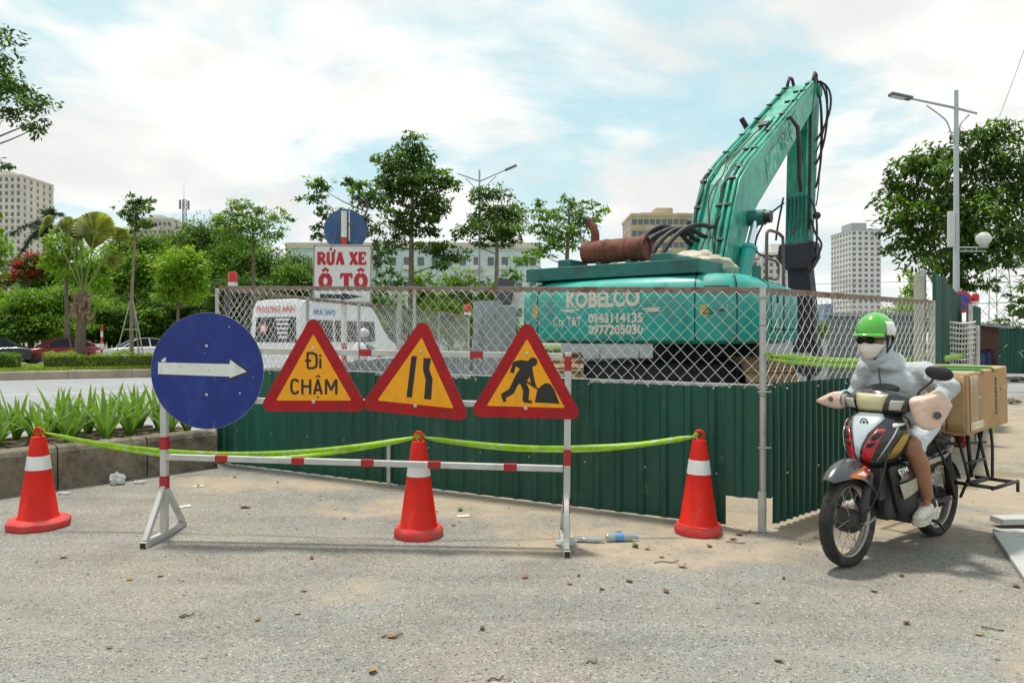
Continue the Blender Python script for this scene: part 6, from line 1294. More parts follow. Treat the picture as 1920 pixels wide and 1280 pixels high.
# leg shields
for s in (-1, 1):
    prof = [(.62, .36, .10, .155), (.56, .355, .07, .168), (.48, .33, .05, .172), (.38, .29, .02, .17), (.28, .23, .0, .165), (.215, .17, .02, .16)]; q = MB(); secs = []
    for z, xf, xb, y in prof: secs.append([V((xf, s*(y-.035), z)), V((xf*.7+xb*.3, s*y, z)), V((xf*.3+xb*.7, s*(y+.008), z)), V((xb, s*y, z)), V((xb+.02, s*(y-.03), z)), V((xf-.04, s*(y-.07), z))])
    q.loft(secs); ls = q.build('leg_shield', plast, bike, smooth=True, sub=1)
    def lp(u, z, off=.006):
        for i in range(len(prof)-1):
            a, b = prof[i], prof[i+1]
            if b[0] <= z <= a[0]: v = (a[0]-z)/(a[0]-b[0]); xf, xb, y = (a[k]+(b[k]-a[k])*v for k in (1, 2, 3)); return V((xf+(xb-xf)*u, s*(y+.004+off+.006*math.sin(math.pi*u)), z))
        return V((.2, s*.17, z))
    def lpatch(pts, mat, nm, off=.002): q = MB(); q.add([lp(u, z, off) for u, z in pts], [tuple(range(len(pts)))]); q.build(nm, mat, ls, solid=.002)
    lpatch([(.10, .50), (.45, .505), (.93, .52), (.93, .44), (.5, .415), (.18, .40)], beige, 'beige_panel'); lpatch([(.12, .595), (.30, .565), (.24, .535)], beige, 'beige_panel', .004)
    lpatch([(.10, .515), (.93, .532), (.93, .612), (.3, .57), (.22, .53)], paint, 'black_panel', .001)
    q = MB(); vs, fs = text_pts('SYM', .05, bold=.002, sx=1.15); q.add([lp(.36+p.x*4.0 if s > 0 else .36+p.x*-4.0, .572+p.y*.8, .007)+V((0, 0, p.x*.10 if s > 0 else -p.x*.1)) for p in vs], fs); q.build('lettering', bwhite, ls)
q = MB(); q.loft([[V((.40-.0*z, y, z)) for y in (-.10, -.06, .06, .10)]+[V((.14, y, z)) for y in (.10, -.10)] for z in (.6, .5, .4)]); q.build('inner_shield', plast, bike)
q = MB(); q.loft([[V((x, y, z)) for x, y in ((.30, -.11), (.30, .11), (.02, .12), (.02, -.12))] for z in (.60, .42, .25)]); q.build('frame_cover', plast, bike, bevel=.03)
# handlebar cowl and headlamp
q = MB(); secs = []
for y, xc, hx, zc_, hz in ((-.225, .185, .035, 1.0, .034), (-.19, .20, .055, 1.0, .054), (-.13, .215, .085, 1.002, .074), (-.06, .22, .105, 1.008, .086), (0, .22, .112, 1.012, .092), (.06, .22, .105, 1.008, .086), (.13, .215, .085, 1.002, .074), (.19, .20, .055, 1.0, .054), (.225, .185, .035, 1.0, .034)):
    secs.append([V((xc+hx*math.copysign(abs(math.cos(a))**.75, math.cos(a)), y, zc_+hz*math.copysign(abs(math.sin(a))**.8, math.sin(a)))) for a in [2*math.pi*k/20 for k in range(20)]])
q.loft(secs); hc = q.build('handlebar_cowl', paint, bike, smooth=True)
def hpatch(pts, mat, nm, off):
    q = MB(); vs = []
    n_ = 7
    (y0a, y1a, z1), (y0b, y1b, z0) = pts
    for i in range(6):
        v = i/5; z = z0+(z1-z0)*v; ya, yb = y0b+(y0a-y0b)*v, y1b+(y1a-y1b)*v
        for k in range(n_+1):
            y = ya+(yb-ya)*k/n_; hx = .112-.9*abs(y)**1.6*1.0; hz = .092-.75*y*y*1.0; a = max(-1, min(1, (z-1.01)/max(.02, hz))); xx = .22+hx*max(0, 1-abs(a)**2.4)**.42; vs.append(V((xx+off, y, z)))
    q.add(vs, [(i*(n_+1)+k, i*(n_+1)+k+1, (i+1)*(n_+1)+k+1, (i+1)*(n_+1)+k) for i in range(5) for k in range(n_)]); return q.build(nm, mat, hc, smooth=True, solid=.004)
hpatch(((-.105, .105, 1.066), (-.088, .066, .950)), lens_y, 'headlamp', .006)
for s in (-1, 1): hpatch(((s*.122, s*.195, 1.028), (s*.108, s*.17, .965)), lens_c, 'indicator', .010)
q = MB(); q.ell((.16, 0, 1.09), (.11, .10, .035)); q.build('meter_hood', plast, hc, smooth=True)
for s in (-1, 1):
    q = MB(); q.tube([(.19, s*.20, 1.005), (.18, s*.27, 1.01), (.175, s*(.31 if s > 0 else .40), 1.0)], [.014, .014, .016], 10); q.build('grip', rubber, bike, smooth=True)
q = MB(); q.tube(catmull([(.185, .235, 1.03), (.185, .235, 1.07), (.18, .255, 1.10), (.165, .295, 1.14), (.155, .318, 1.175)]), .0075, 8); mr = q.build('mirror_stalk', black, bike, smooth=True)
q = MB(); q.cyl((.185, .235, 1.0), (.185, .235, 1.062), .013, .011, 10); q.build('mirror_boot', rubber, bike, smooth=2)
q = MB(); mrot = M.Rotation(R(-12), 3, 'X') @ M.Rotation(R(10), 3, 'Z'); q.ell((.15, .345, 1.205), (.025, .082, .047), mrot, 20, 12); q.build('mirror', black, bike, smooth=True)
q = MB(); q.torus((.185, .235, 1.04), (0, 0, 1), .016, .007, 14, 6); q.build('blue_tie', pbr('blue tie', (.02, .22, .30), .5), bike, smooth=True)
# seat, tail, engine, frame
q = MB(); secs = []
for x, w_, zt, zb in ((.04, .06, .72, .60), (-.05, .10, .755, .60), (-.18, .125, .765, .60), (-.35, .13, .775, .64), (-.55, .125, .79, .68), (-.70, .10, .80, .72)): secs.append([V((x, -w_*.8, zb)), V((x, -w_, zt-.05)), V((x, -w_*.75, zt)), V((x, 0, zt+.006)), V((x, w_*.75, zt)), V((x, w_, zt-.05)), V((x, w_*.8, zb))])
q.loft(secs); q.build('seat', seat_m, bike, smooth=True)
q = MB(); secs = []
for x, w_, zt, zb in ((.10, .06, .62, .46), (-.05, .10, .64, .44), (-.25, .125, .66, .46), (-.45, .13, .68, .52), (-.65, .11, .71, .58), (-.82, .07, .73, .64)): secs.append([V((x, -w_*.7, zb)), V((x, -w_, (zt+zb)/2)), V((x, -w_*.9, zt)), V((x, w_*.9, zt)), V((x, w_, (zt+zb)/2)), V((x, w_*.7, zb))])
q.loft(secs); q.build('tail_cover', pbr('bike green black paint', (.012, .030, .026), .3, .1, .2, 3, coat=.6, dirt=(.08, .08, .06)), bike, smooth=True, sub=1)
q = MB(); q.add([V(p) for p in ((-.12, .128, .56), (-.40, .142, .585), (-.60, .132, .645), (-.40, .146, .62), (-.20, .13, .60))], [(0, 1, 2, 3, 4)]); q.build('side_decal', beige, bike, solid=.003)
for nm, c, s in (('engine', (.02, 0, .33), (.30, .20, .17)), ('crankcase', (-.12, .0, .27), (.26, .24, .16)), ('cylinder_head', (.20, 0, .36), (.12, .13, .12))): q = MB(); q.box(c, s); q.build(nm, plast, bike, bevel=.03, bseg=3)
q = MB(); q.tube([(-.10, 0, .42), (-.35, .0, .50), (-.6, 0, .60)], .03, 8); q.build('frame_tube', black, bike, smooth=True)
for s in (-1, 1):
    q = MB(); q.tube([(-.10, s*.09, .30), (-.6, s*.09, .285)], [.026, .022], 8); q.build('swingarm', plast, bike, smooth=True); q = MB(); q.tube([(-.58, s*.11, .32), (-.50, s*.12, .62)], [.030, .026], 10); q.build('rear_shock', black, bike, smooth=True)
    q = MB(); q.cyl((.02, s*.10, .245), (.02, s*.27, .245), .012, None, 8); q.build('foot_peg', rubber, bike)
arch([(-.36, .52), (-.46, .575), (-.60, .60), (-.75, .57), (-.86, .48), (-.91, .38)], [.055, .065, .068, .066, .062, .06], [.03, .04, .045, .04, .03, .02], 'rear_fender', plast)
q = MB(); q.cyl((-.15, .17, .245), (-.30, .19, .12), .010, .009, 8); q.build('side_stand', black, bike)
q = MB(); q.tube([(.12, -.13, .26), (-.2, -.16, .24), (-.85, -.16, .34)], [.03, .035, .05], 10); q.build('exhaust', alloy, bike, smooth=True)
q = MB(); q.box((-.87, 0, .66), (.05, .20, .09)); q.build('tail_light', red_p, bike, bevel=.015)
# carrier rack
rk = thing('carrier_rack', 'black tubular carrier rack with fold-down side shelf behind the rider', 'rack', BO, BRZ)
rb_ = pbr('rack black steel', (.022, .022, .022), .5, .2, .3, 9, dirt=(.09, .07, .05), dlo=.55, dhi=.75)
def tub(pts, r=.011, nm='rack_tube', sm=True): q = MB(); q.tube(pts, r, 8); return q.build(nm, rb_, rk, smooth=sm)
for s in (-1, 1):
    tub([(-.22, s*.15, .76), (-.7, s*.17, .775), (-1.08, s*.18, .80)]); tub([(-.25, s*.14, .755), (-.45, s*.15, .50), (-.55, s*.15, .30)]); tub([(-.95, s*.18, .79), (-.85, s*.18, .55), (-.62, s*.16, .30)])
    tub([(-.48, s*.20, .74), (-.50, s*.24, .55), (-.52, s*.26, .42)]); tub([(-.80, s*.20, .78), (-.82, s*.24, .55), (-.84, s*.26, .42)]); tub([(-.50, s*.24, .56), (-.82, s*.24, .56)])
    for x in (-.50, -.84): tub([(x, s*.17, .42), (x, s*.42, .42)], .013)
    for y in (.26, .42): tub([(-.46, s*y, .42), (-.90, s*y, .42)], .013)
    tub([(-.90, s*.42, .42), (-.90, s*.42, .345)], .011); tub([(-.50, s*.26, .435), (-.84, s*.26, .43)], .009)
    tub([(-1.08, s*.18, .80), (-1.04, s*.21, .62), (-.90, s*.26, .43)]); tub([(-.30, s*.16, .70), (-1.0, s*.18, .66)], .009); tub([(-.68, s*.18, .77), (-.70, s*.20, .44)], .014)
for x in (-.30, -.55, -.80, -1.08): tub([(x, -.19, .77-.02*(x > -.5)), (x, .19, .77-.02*(x > -.5))])
q = MB(); q.box((-1.085, .185, .765), (.03, .03, .10)); q.build('green_tie', tape_mat, rk, bevel=.008)
# ------------------------------------------------------------------ cardboard box and straps
card = pbr('cardboard', (.44, .275, .135), .85, 0, .10, 3, .12, 30, dirt=(.33, .20, .095), dlo=.5, dhi=.75, dscale=4); card_t = pbr('parcel tape', (.36, .23, .10), .3, 0, .2, 9, .15, 25, coat=.4); card_w = pbr('clear tape', (.62, .52, .38), .22, 0, .15, 9, .3, 30, coat=.6)
bx_t = thing('cardboard_box', 'large taped brown cardboard box strapped behind the rider', 'box', BO, BRZ); tl = M.Rotation(R(3.5), 3, 'Y')
bc = V((-.675, 0, .998)); bs = (.67, .64, .415); q = MB(); n_ = 8; secs = []
def bxp(x, y, z): return tl @ V((x*bs[0]/2, y*bs[1]/2, z*bs[2]/2))+bc
q.box(bc, bs, tl); q.build('carton', card, bx_t, bevel=.012, bseg=3)
def bpatch(face_, u0, u1, v0, v1, mat, nm, off=.0025):
    f = {'L': lambda u, v: bxp(u, 1, v)+tl @ V((0, off, 0)), 'F': lambda u, v: bxp(1, u, v)+tl @ V((off, 0, 0)), 'T': lambda u, v: bxp(u, v, 1)+tl @ V((0, 0, off))}[face_]; q = MB(); k = 6
    vs = [f(u0+(u1-u0)*i/k, v0+(v1-v0)*j/k)+V((N.noise(V((i*3.1, j*2.7, u0)))*.0012,)*3) for j in range(k+1) for i in range(k+1)]; q.add(vs, [(j*(k+1)+i, j*(k+1)+i+1, (j+1)*(k+1)+i+1, (j+1)*(k+1)+i) for j in range(k) for i in range(k)]); q.build(nm, mat, bx_t, smooth=True, solid=.0015)
bpatch('L', .93, .30, .08, .22, card_t, 'tape_strip'); bpatch('L', -.98, -.60, .22, .36, card_t, 'tape_strip'); bpatch('L', .94, .55, -.9, .92, card_t, 'tape_strip', .0038); bpatch('L', .93, .30, -.86, -.60, card_w, 'tape_strip', .0055); bpatch('F', .93, -.93, -.12, .14, card_t, 'tape_strip'); bpatch('F', .95, .55, -.92, .95, card_t, 'tape_strip', .004); bpatch('T', .95, .45, .45, .97, card_w, 'tape_strip', .003); bpatch('F', .9, -.8, -.75, -.6, card_w, 'tape_strip')
for i in range(9): q = MB(); z = -.5+i*.14; p = bxp(-.36, 1, z)+tl @ V((0, .003, 0)); q.box(p, (.020, .002, .018+.004*(i % 3)), tl); q.build('printed_mark', pbr('carton print', (.12, .08, .05), .8), bx_t)
for x0 in (.36, -.22):
    st_ = MB(); pts = [bxp(x0, -1.03, -1.05), bxp(x0, -1.03, .96), bxp(x0, -.97, 1.035), bxp(x0-.05, .97, 1.035), bxp(x0-.05, 1.012, .97), bxp(x0-.05, 1.012, .955)] if x0 > 0 else [bxp(x0, -1.02, -1.05), bxp(x0, -1.02, .96), bxp(x0, -.97, 1.035), bxp(x0, .97, 1.035), bxp(x0, 1.012, .98), bxp(x0, 1.012, .90)]
    tgs = thing('tie_strap', 'green strap over the box top nearer the rider' if x0 > 0 else 'green strap over the middle of the box top', 'strap', BO, BRZ); st_.tube(pts, .012, 6, flat=.5); st_.build('band', pbr('green strap', (.06, .26, .05), .6, 0, .2, 9), tgs, smooth=True)
# ------------------------------------------------------------------ sun-guard hand covers
cov = pbr('pink beige hand cover', (.72, .52, .42), .85, 0, .1, 6, .3, 30, crease=(7, .35, (1, 1, 1)), dirt=(.60, .42, .33), dlo=.5, dhi=.72)
def blob(parts, name, mat, parent, vox=.009, **k):
    q = MB()
    for p in parts:
        if p[0] == 'c': q.cap(*p[1:])
        else: q.ell(*p[1:], seg=18, rings=12)
    return q.build(name, mat, parent, remesh=vox, **k)
hcL = thing('hand_cover', 'pink hand cover hung on the handlebar grip below the mirror', 'hand cover', BO, BRZ); hcR = thing('hand_cover', 'pointed pink hand cover on the handlebar grip beside the green hoarding', 'hand cover', BO, BRZ)
def pouch(secs_, parent, seed):
    q = MB(); L = []
    for c, ax, ry, rz_, sq in secs_:
        ax = V(ax).normalized(); sd = ax.cross(V((0, 0, 1))).normalized(); up_ = sd.cross(ax); sec = []
        for k in range(20):
            a = 2*math.pi*k/20; ca, sa = math.cos(a), math.sin(a); p = V(c)+sd*ry*math.copysign(abs(ca)**sq, ca)+up_*rz_*math.copysign(abs(sa)**sq, sa); sec.append(p+V((1, 1, 1))*.010*N.noise(p*16+V((seed, 0, 0))))
        L.append(sec)
    q.loft(L); return q.build('cover', cov, parent, smooth=True, sub=1)
pouch([((.245, .215, .965), (-.6, .75, .2), .034, .060, .6), ((.235, .235, .955), (-.6, .75, .2), .054, .094, .45), ((.20, .27, .945), (-.6, .7, .3), .058, .116, .42), ((.165, .30, .965), (-.6, .6, .45), .056, .110, .42), ((.125, .325, 1.005), (-.6, .5, .6), .054, .082, .45), ((.095, .338, 1.04), (-.6, .4, .65), .056, .064, .5), ((.085, .342, 1.05), (-.6, .4, .65), .060, .068, .5)], hcL, 2)
q = MB(); q.lathe([(.024, 0), (.024, .004), (.016, .004), (.016, .001)], (.206, .358, .945), (.73, .68, 0), 20); q.build('print_ring', pbr('cover print', (.10, .10, .11), .7), hcL); q = MB(); q.lathe([(.011, 0), (.011, .004)], (.206, .358, .945), (.73, .68, 0), 16); q.build('print_dot', pbr('cover print', (.10, .10, .11)), hcL)
pouch([((.21, -.215, 1.0), (0, -1, 0), .042, .045, .8), ((.20, -.25, 1.0), (0, -1, 0), .056, .060, .7), ((.19, -.31, .998), (0, -1, -.05), .058, .060, .65), ((.185, -.37, .992), (0, -1, -.1), .044, .045, .7), ((.182, -.43, .985), (0, -1, -.1), .024, .018, .8), ((.18, -.462, .982), (0, -1, -.1), .008, .006, 1)], hcR, 5)
q = MB(); q.torus((.20, -.235, 1.005), (.1, 1, 0), .055, .007, 20, 6); q.build('tie_cord', pbr('blue tie', (.02, .22, .30)), hcR, smooth=True)
q = MB(); q.lathe([(.018, 0), (.018, .003), (.010, .003)], (.247, -.315, 1.005), (1, .1, .05), 16); q.build('print_ring', pbr('cover print', (.10, .10, .11)), hcR)
# ------------------------------------------------------------------ rider
rider = thing('person', 'rider in grey hooded jacket, pale shorts, green helmet and white mask', 'person', BO, BRZ)
skin = pbr('tanned skin', (.29, .135, .075), .5, 0, .1, 6, .08, 60)
hd_c = V((.095, -.09, 1.415))
SL_, SR_, EL, ER, WL, WR = V((-.085, .155, 1.205)), V((.0, -.20, 1.21)), V((.015, .345, 1.115)), V((-.015, -.275, 1.03)), V((.115, .325, 1.015)), V((.135, -.31, 1.005))
hipL, hipR, kL, kR, aL, aR = V((-.20, .09, .85)), V((-.20, -.09, .85)), V((.145, .175, .735)), V((.145, -.19, .735)), V((-.035, .20, .355)), V((-.035, -.20, .355))
parts = [('e', hd_c, (.094, .074, .122)), ('c', hd_c+V((.03, 0, -.07)), hd_c+V((.045, 0, -.085)), .05, .042), ('c', hd_c+V((-.01, 0, -.06)), V((-.02, -.045, 1.19)), .052, .058), ('e', (-.07, -.02, 1.08), (.11, .15, .16)), ('e', (-.17, -.005, .92), (.11, .145, .14)),
         ('c', SL_, EL, .045, .038), ('c', EL, WL, .037, .026), ('c', SR_, ER, .045, .038), ('c', ER, WR, .037, .026), ('c', hipL, kL, .080, .058), ('c', hipR, kR, .080, .058)]
for k_, a_, s in ((kL, aL, 1), (kR, aR, -1)):
    calf = k_.lerp(a_, .32)+V((-.022, .004*s, 0)); parts += [('c', k_+V((.01, 0, .01)), k_+V((.0, 0, -.03)), .056, .052), ('c', k_, calf, .054, .062), ('c', calf, a_, .061, .036), ('c', a_, a_+V((.12, .01*s, -.075)), .033, .030), ('c', a_, a_+V((-.045, 0, -.05)), .032, .03)]
for w_, s in ((WL, 1), (WR, -1)):
    palm_ = w_+V((.03, -.034*s if s > 0 else .0, -.014)); parts.append(('c', w_, palm_, .026, .028))
    for k in range(4):
        b = palm_+V((.012, s*(-.030+.02*k), .004)); L = (.026, .031, .029, .022)[k]; parts += [('c', b, b+V((L*.7, 0, -.004)), .0095, .009), ('c', b+V((L*.7, 0, -.004)), b+V((L*.6, 0, -.032)), .009, .0085), ('c', b+V((L*.6, 0, -.032)), b+V((-.004, 0, -.036)), .0085, .008)]
    parts += [('c', palm_+V((-.01, -.028*s, -.01)), palm_+V((.012, -.04*s, -.026)), .011, .0095), ('c', palm_+V((.012, -.04*s, -.026)), palm_+V((.022, -.026*s, -.040)), .0095, .008)]
parts += [('e', hd_c+V((-.01, s*.076, -.012)), (.018, .008, .03)) for s in (-1, 1)]
body_ = blob(parts, 'body', skin, rider, .007)
jk = pbr('grey jacket cloth', (.47, .51, .525), .8, 0, .07, 5, .4, 30, crease=(4.5, .42, (1.5, 1.5, .8)), dirt=(.33, .365, .385), dlo=.45, dhi=.7, dscale=6)
fold = bpy.data.textures.new('cloth folds', 'CLOUDS'); fold.noise_scale = .11; fold.noise_depth = 2
rgj = random.Random(8)
def sleeve(a, b, r0, r1, n):
    out = []; prev = V(a)
    for k in range(1, n+1):
        t = k/n; p = V(a).lerp(V(b), t)+V((rgj.uniform(-1, 1), rgj.uniform(-1, 1), rgj.uniform(-1, .4)))*.007; r = r0+(r1-r0)*t
        out.append(('c', prev, p, r*(1.07 if k % 2 else .93), r*(.93 if k % 2 else 1.07))); prev = p
    return out
jp = [('e', (-.065, -.02, 1.085), (.145, .185, .175)), ('e', (-.14, -.005, .95), (.165, .19, .165)), ('e', (-.03, -.01, .97), (.13, .18, .13)), ('c', (-.06, .05, 1.195), SL_, .070, .066), ('c', (-.03, -.12, 1.19), SR_, .066, .062), ('e', (.0, .01, .885), (.125, .165, .06)), ('e', (-.16, 0, .85), (.15, .185, .06))]
jp += sleeve(SL_, EL, .068, .062, 4)+sleeve(EL+V((0, 0, -.004)), WL+V((-.015, 0, .008)), .062, .046, 4)+sleeve(SR_, ER, .064, .060, 4)+sleeve(ER, WR, .060, .044, 3)
for k in range(9): a = R(-95+190*k/8); jp.append(('c', V((-.005+.088*math.cos(a), -.06+.095*math.sin(a), 1.235+.012*math.cos(a*3))), V((-.02+.07*math.cos(a), -.06+.08*math.sin(a), 1.285)), .030+.006*(k % 2), .026))
jacket = blob(jp, 'jacket', jk, rider, .0075); jacket.modifiers['smooth'].iterations = 3; k = jacket.modifiers.new('folds', 'DISPLACE'); k.texture = fold; k.strength = .010; k.mid_level = .5
q = MB(); zp = [(.096, -.066, 1.26), (.094, -.060, 1.20), (.094, -.05, 1.12), (.110, -.035, 1.03), (.122, -.02, .96)]; q.tube(catmull(zp), .0055, 6); q.build('zip', pbr('zip', (.08, .09, .10), .6), jacket, smooth=True)
hood = blob([('c', hd_c+V((.0, -.066, .02)), hd_c+V((.012, -.06, -.13)), .020, .026), ('c', hd_c+V((.0, .066, .02)), hd_c+V((.012, .06, -.13)), .020, .026), ('c', hd_c+V((-.045, -.06, .02)), hd_c+V((-.03, -.06, -.13)), .03, .03), ('c', hd_c+V((-.045, .06, .02)), hd_c+V((-.03, .06, -.13)), .03, .03), ('c', hd_c+V((-.07, -.04, -.05)), hd_c+V((-.07, .04, -.05)), .045, .045), ('c', hd_c+V((-.03, 0, -.12)), V((-.05, -.05, 1.24)), .085, .10)], 'hood', jk, rider, .008)
sh_c = pbr('pale shorts cloth', (.58, .65, .70), .85, 0, .08, 6, .3, 30, crease=(5, .45, (1, 1.6, 1)))
shorts = blob([('e', (-.19, 0, .86), (.12, .155, .10)), ('c', hipL+V((.0, .01, 0)), hipL.lerp(kL, .80), .105, .084), ('c', hipR+V((0, -.01, 0)), hipR.lerp(kR, .80), .105, .084), ('c', hipL.lerp(kL, .80), hipL.lerp(kL, .86)+V((-.015, 0, -.03)), .084, .074)], 'shorts', sh_c, rider, .009); k = shorts.modifiers.new('folds', 'DISPLACE'); k.texture = fold; k.strength = .010; k.mid_level = .5
shoe_m = pbr('off-white trainers', (.62, .60, .53), .75, 0, .1, 9, .2, 60, dirt=(.36, .33, .26), dlo=.5, dhi=.72, dscale=12); sole_m = pbr('shoe sole', (.55, .52, .42), .8, 0, .12, 9, dirt=(.3, .27, .2)); sock_m = pbr('dark socks', (.03, .035, .06), .9)
for a_, s in ((aL, 1), (aR, -1)):
    h0 = a_+V((-.055, 0, -.062)); toe = a_+V((.175, .012*s, -.082)); q = blob([('c', h0, h0+V((.02, 0, .045)), .040, .042), ('c', h0, h0.lerp(toe, .5)+V((0, 0, .012)), .042, .044), ('c', h0.lerp(toe, .4)+V((0, 0, .02)), toe, .046, .033), ('c', h0+V((.035, 0, .05)), h0+V((.09, 0, .03)), .038, .04)], 'shoe', shoe_m, rider, .007)
    k = MB(); secs = []
    for t, w_ in ((-.16, .026), (-.05, .040), (.2, .042), (.5, .042), (.75, .047), (.95, .042), (1.1, .022)): p = h0.lerp(toe, t); secs.append([p+V((0, -w_, -.052)), p+V((0, w_, -.052)), p+V((0, w_, -.018)), p+V((0, -w_, -.018))])
    k.loft(secs); k.build('sole', sole_m, q, bevel=.006)
    for j in range(5): c_ = h0.lerp(toe, .36+.09*j)+V((0, 0, .066-.006*j)); k = MB(); k.tube([c_+V((0, -.026, -.008)), c_+V((.006, 0, .003)), c_+V((0, .026, -.008))], .0035, 5); k.build('lace', sole_m, q, smooth=True)
    k = MB(); k.tube([a_+V((.004, 0, .03)), a_+V((-.012, 0, -.03))], [.040, .045], 14); k.build('sock', sock_m, rider, smooth=True)
# helmet, mask, glasses
hg = pbr('helmet green', (.07, .42, .025), .18, 0, .12, 5, coat=.9, dirt=(.30, .62, .22), dlo=.64, dhi=.70, dscale=9); hwht = pbr('helmet white', (.72, .73, .72), .25, 0, .06, 5, coat=.6)
hc_ = hd_c+V((-.012, 0, .052)); he = thing('helmet', 'green half-shell helmet with short peak and white rear panel on the rider', 'helmet', BO, BRZ)
q = MB(); n_, m_ = 32, 12; vs = []
rad = (.137, .112, .128)
def hp(a, t, k=1.0): return hc_+V((rad[0]*k*math.cos(a)*math.sin(t), rad[1]*k*math.sin(a)*math.sin(t), rad[2]*k*math.cos(t)))
for j in range(m_+1):
    for i in range(n_):
        a = 2*math.pi*i/n_; tm = R(98)+R(20)*max(0, -math.cos(a))**1.0; vs.append(hp(a, tm*(j+.15)/(m_+.15)))
q.add(vs, [(j*n_+i, j*n_+(i+1) % n_, (j+1)*n_+(i+1) % n_, (j+1)*n_+i) for j in range(m_) for i in range(n_)]+[tuple(range(n_-1, -1, -1))]); q.build('shell', hg, he, smooth=True, solid=.008)
q = MB(); vs = []
for i in range(13):
    a = R(-62+124*i/12); e = hp(a, R(96), 1.01); o_ = e+V((.062*math.cos(a)**.6, .010*math.sin(a), -.012-.012*abs(math.sin(a)))); vs += [e+V((0, 0, .006)), e.lerp(o_, .5)+V((0, 0, .005)), o_]
q.add(vs, [(3*i+c, 3*i+3+c, 3*i+4+c, 3*i+1+c) for i in range(12) for c in (0, 1)]); q.build('peak', hg, he, smooth=True, solid=.006)
for a0, a1 in ((66, 294),):
    q = MB(); vs = [hp(R(a0+(a1-a0)*i/16), R(60+40*j/6), 1.055) for j in range(7) for i in range(17)]; q.add(vs, [(j*17+i, j*17+i+1, (j+1)*17+i+1, (j+1)*17+i) for j in range(6) for i in range(16)]); q.build('white_panel', hwht, he, smooth=True, solid=.003)
for s in (-1, 1):
    q = MB(); c_ = hp(R(s*78), R(88), 1.02); q.lathe([(.009, 0), (.008, .004), (.001, .005)], c_, (0, s, .1), 10); q.build('rivet', black, he, smooth=2)
    q = MB(); q.tube([hp(R(s*75), R(100), 1.0), hd_c+V((.0, s*.086, -.03)), hd_c+V((.02, s*.07, -.105)), hd_c+V((.045, s*.02, -.135))], .011, 6, flat=.5); q.build('chin_strap', black, he, smooth=True); q = MB(); q.tube([hp(R(s*125), R(108), .99), hd_c+V((-.03, s*.088, -.05)), hd_c+V((.012, s*.082, -.088))], .011, 6, flat=.5); q.build('chin_strap', black, he, smooth=True)
mk_ = thing('face_mask', 'white face mask worn by the motorcycle rider', 'mask', BO, BRZ); q = MB(); vs = []
for j in range(9):
    v = j/8; z = hd_c.z-.022-.012*abs(1)*0-.108*v; zz_ = (z-hd_c.z)/.125; half = R(78-18*v)
    for i in range(15):
        a = half*(2*i/14-1); rr = .108+.018*math.cos(a)**3*math.sin(math.pi*min(1, v*1.05+.12)); kz = 1-.30*max(0, v-.45)**1.2*1.6; vs.append(V((hd_c.x+.012+(rr*math.cos(a))*kz, hd_c.y+.088*math.sin(a)*(1-.52*v**1.6), z-.012*math.sin(a)**2*(1-v)+.022*math.sin(a)**2*v)))
q.add(vs, [(j*15+i, j*15+i+1, (j+1)*15+i+1, (j+1)*15+i) for j in range(8) for i in range(14)]); q.build('cloth', pbr('white mask cloth', (.74, .70, .65), .9, 0, .05, 8, .15, 60), mk_, smooth=True, solid=.004)
for s in (-1, 1): q = MB(); q.tube([hd_c+V((.03, s*.085, -.02)), hd_c+V((-.02, s*.084, -.01))], .003, 5); q.build('ear_loop', bwhite, mk_)
sg = thing('sunglasses', 'dark sunglasses worn by the motorcycle rider', 'sunglasses', BO, BRZ)
for s in (-1, 1):
    q = MB(); c_ = hd_c+V((.124, s*.035, -.006)); q.ell(c_, (.008, .031, .023), M.Rotation(R(-s*12)*-1, 3, 'Z'), 16, 8); q.build('lens', pbr('sunglass lens', (.004, .004, .005), .25, 0, .05, spec=.2), sg, smooth=True); q = MB(); q.tube([c_+V((-.004, s*.027, .006)), hd_c+V((.02, s*.087, .005)), hd_c+V((-.03, s*.080, .01))], .004, 6); q.build('temple', black, sg, smooth=True)
q = MB(); q.tube([hd_c+V((.130, -.010, .0)), hd_c+V((.133, 0, .004)), hd_c+V((.130, .010, .0))], .0035, 6); q.build('bridge', rustm, sg)
# ------------------------------------------------------------------ litter, planks, people behind the fence
dry = pbr('dry leaf', (.24, .135, .06), .8, 0, .35, 9, orand=.45); dry2 = pbr('pale dry leaf', (.42, .30, .17), .8, 0, .3, 9, orand=.35); grn_l = pbr('fallen green leaf', (.16, .24, .04), .6, 0, .3, 9)
rgd = random.Random(23); lm = None
def leaf_obj(p, L, mat, label, group=None, rz=None):
    q = MB(); n = 6; vs = []; cur = rgd.uniform(.25, .9)
    for i in range(n+1):
        u = i/n; w_ = .32*L*math.sin(math.pi*(u*.92+.04))**.8; z = .004+cur*L*.35*(2*u-1)**2; vs += [V((L*(u-.5), -w_, z+w_*.5)), V((L*(u-.5), 0, z)), V((L*(u-.5), w_, z+w_*.35))]
    q.add(vs, [(3*i+c, 3*i+c+1, 3*i+4+c, 3*i+3+c) for i in range(n) for c in (0, 1)]); o = q.build('fallen_leaf', mat, None, smooth=True, solid=.001); o.location = p; o.rotation_euler = (rgd.uniform(-.2, .2), rgd.uniform(-.15, .15), rz if rz is not None else rgd.uniform(0, 6.28)); tag(o, label, 'leaf', group)
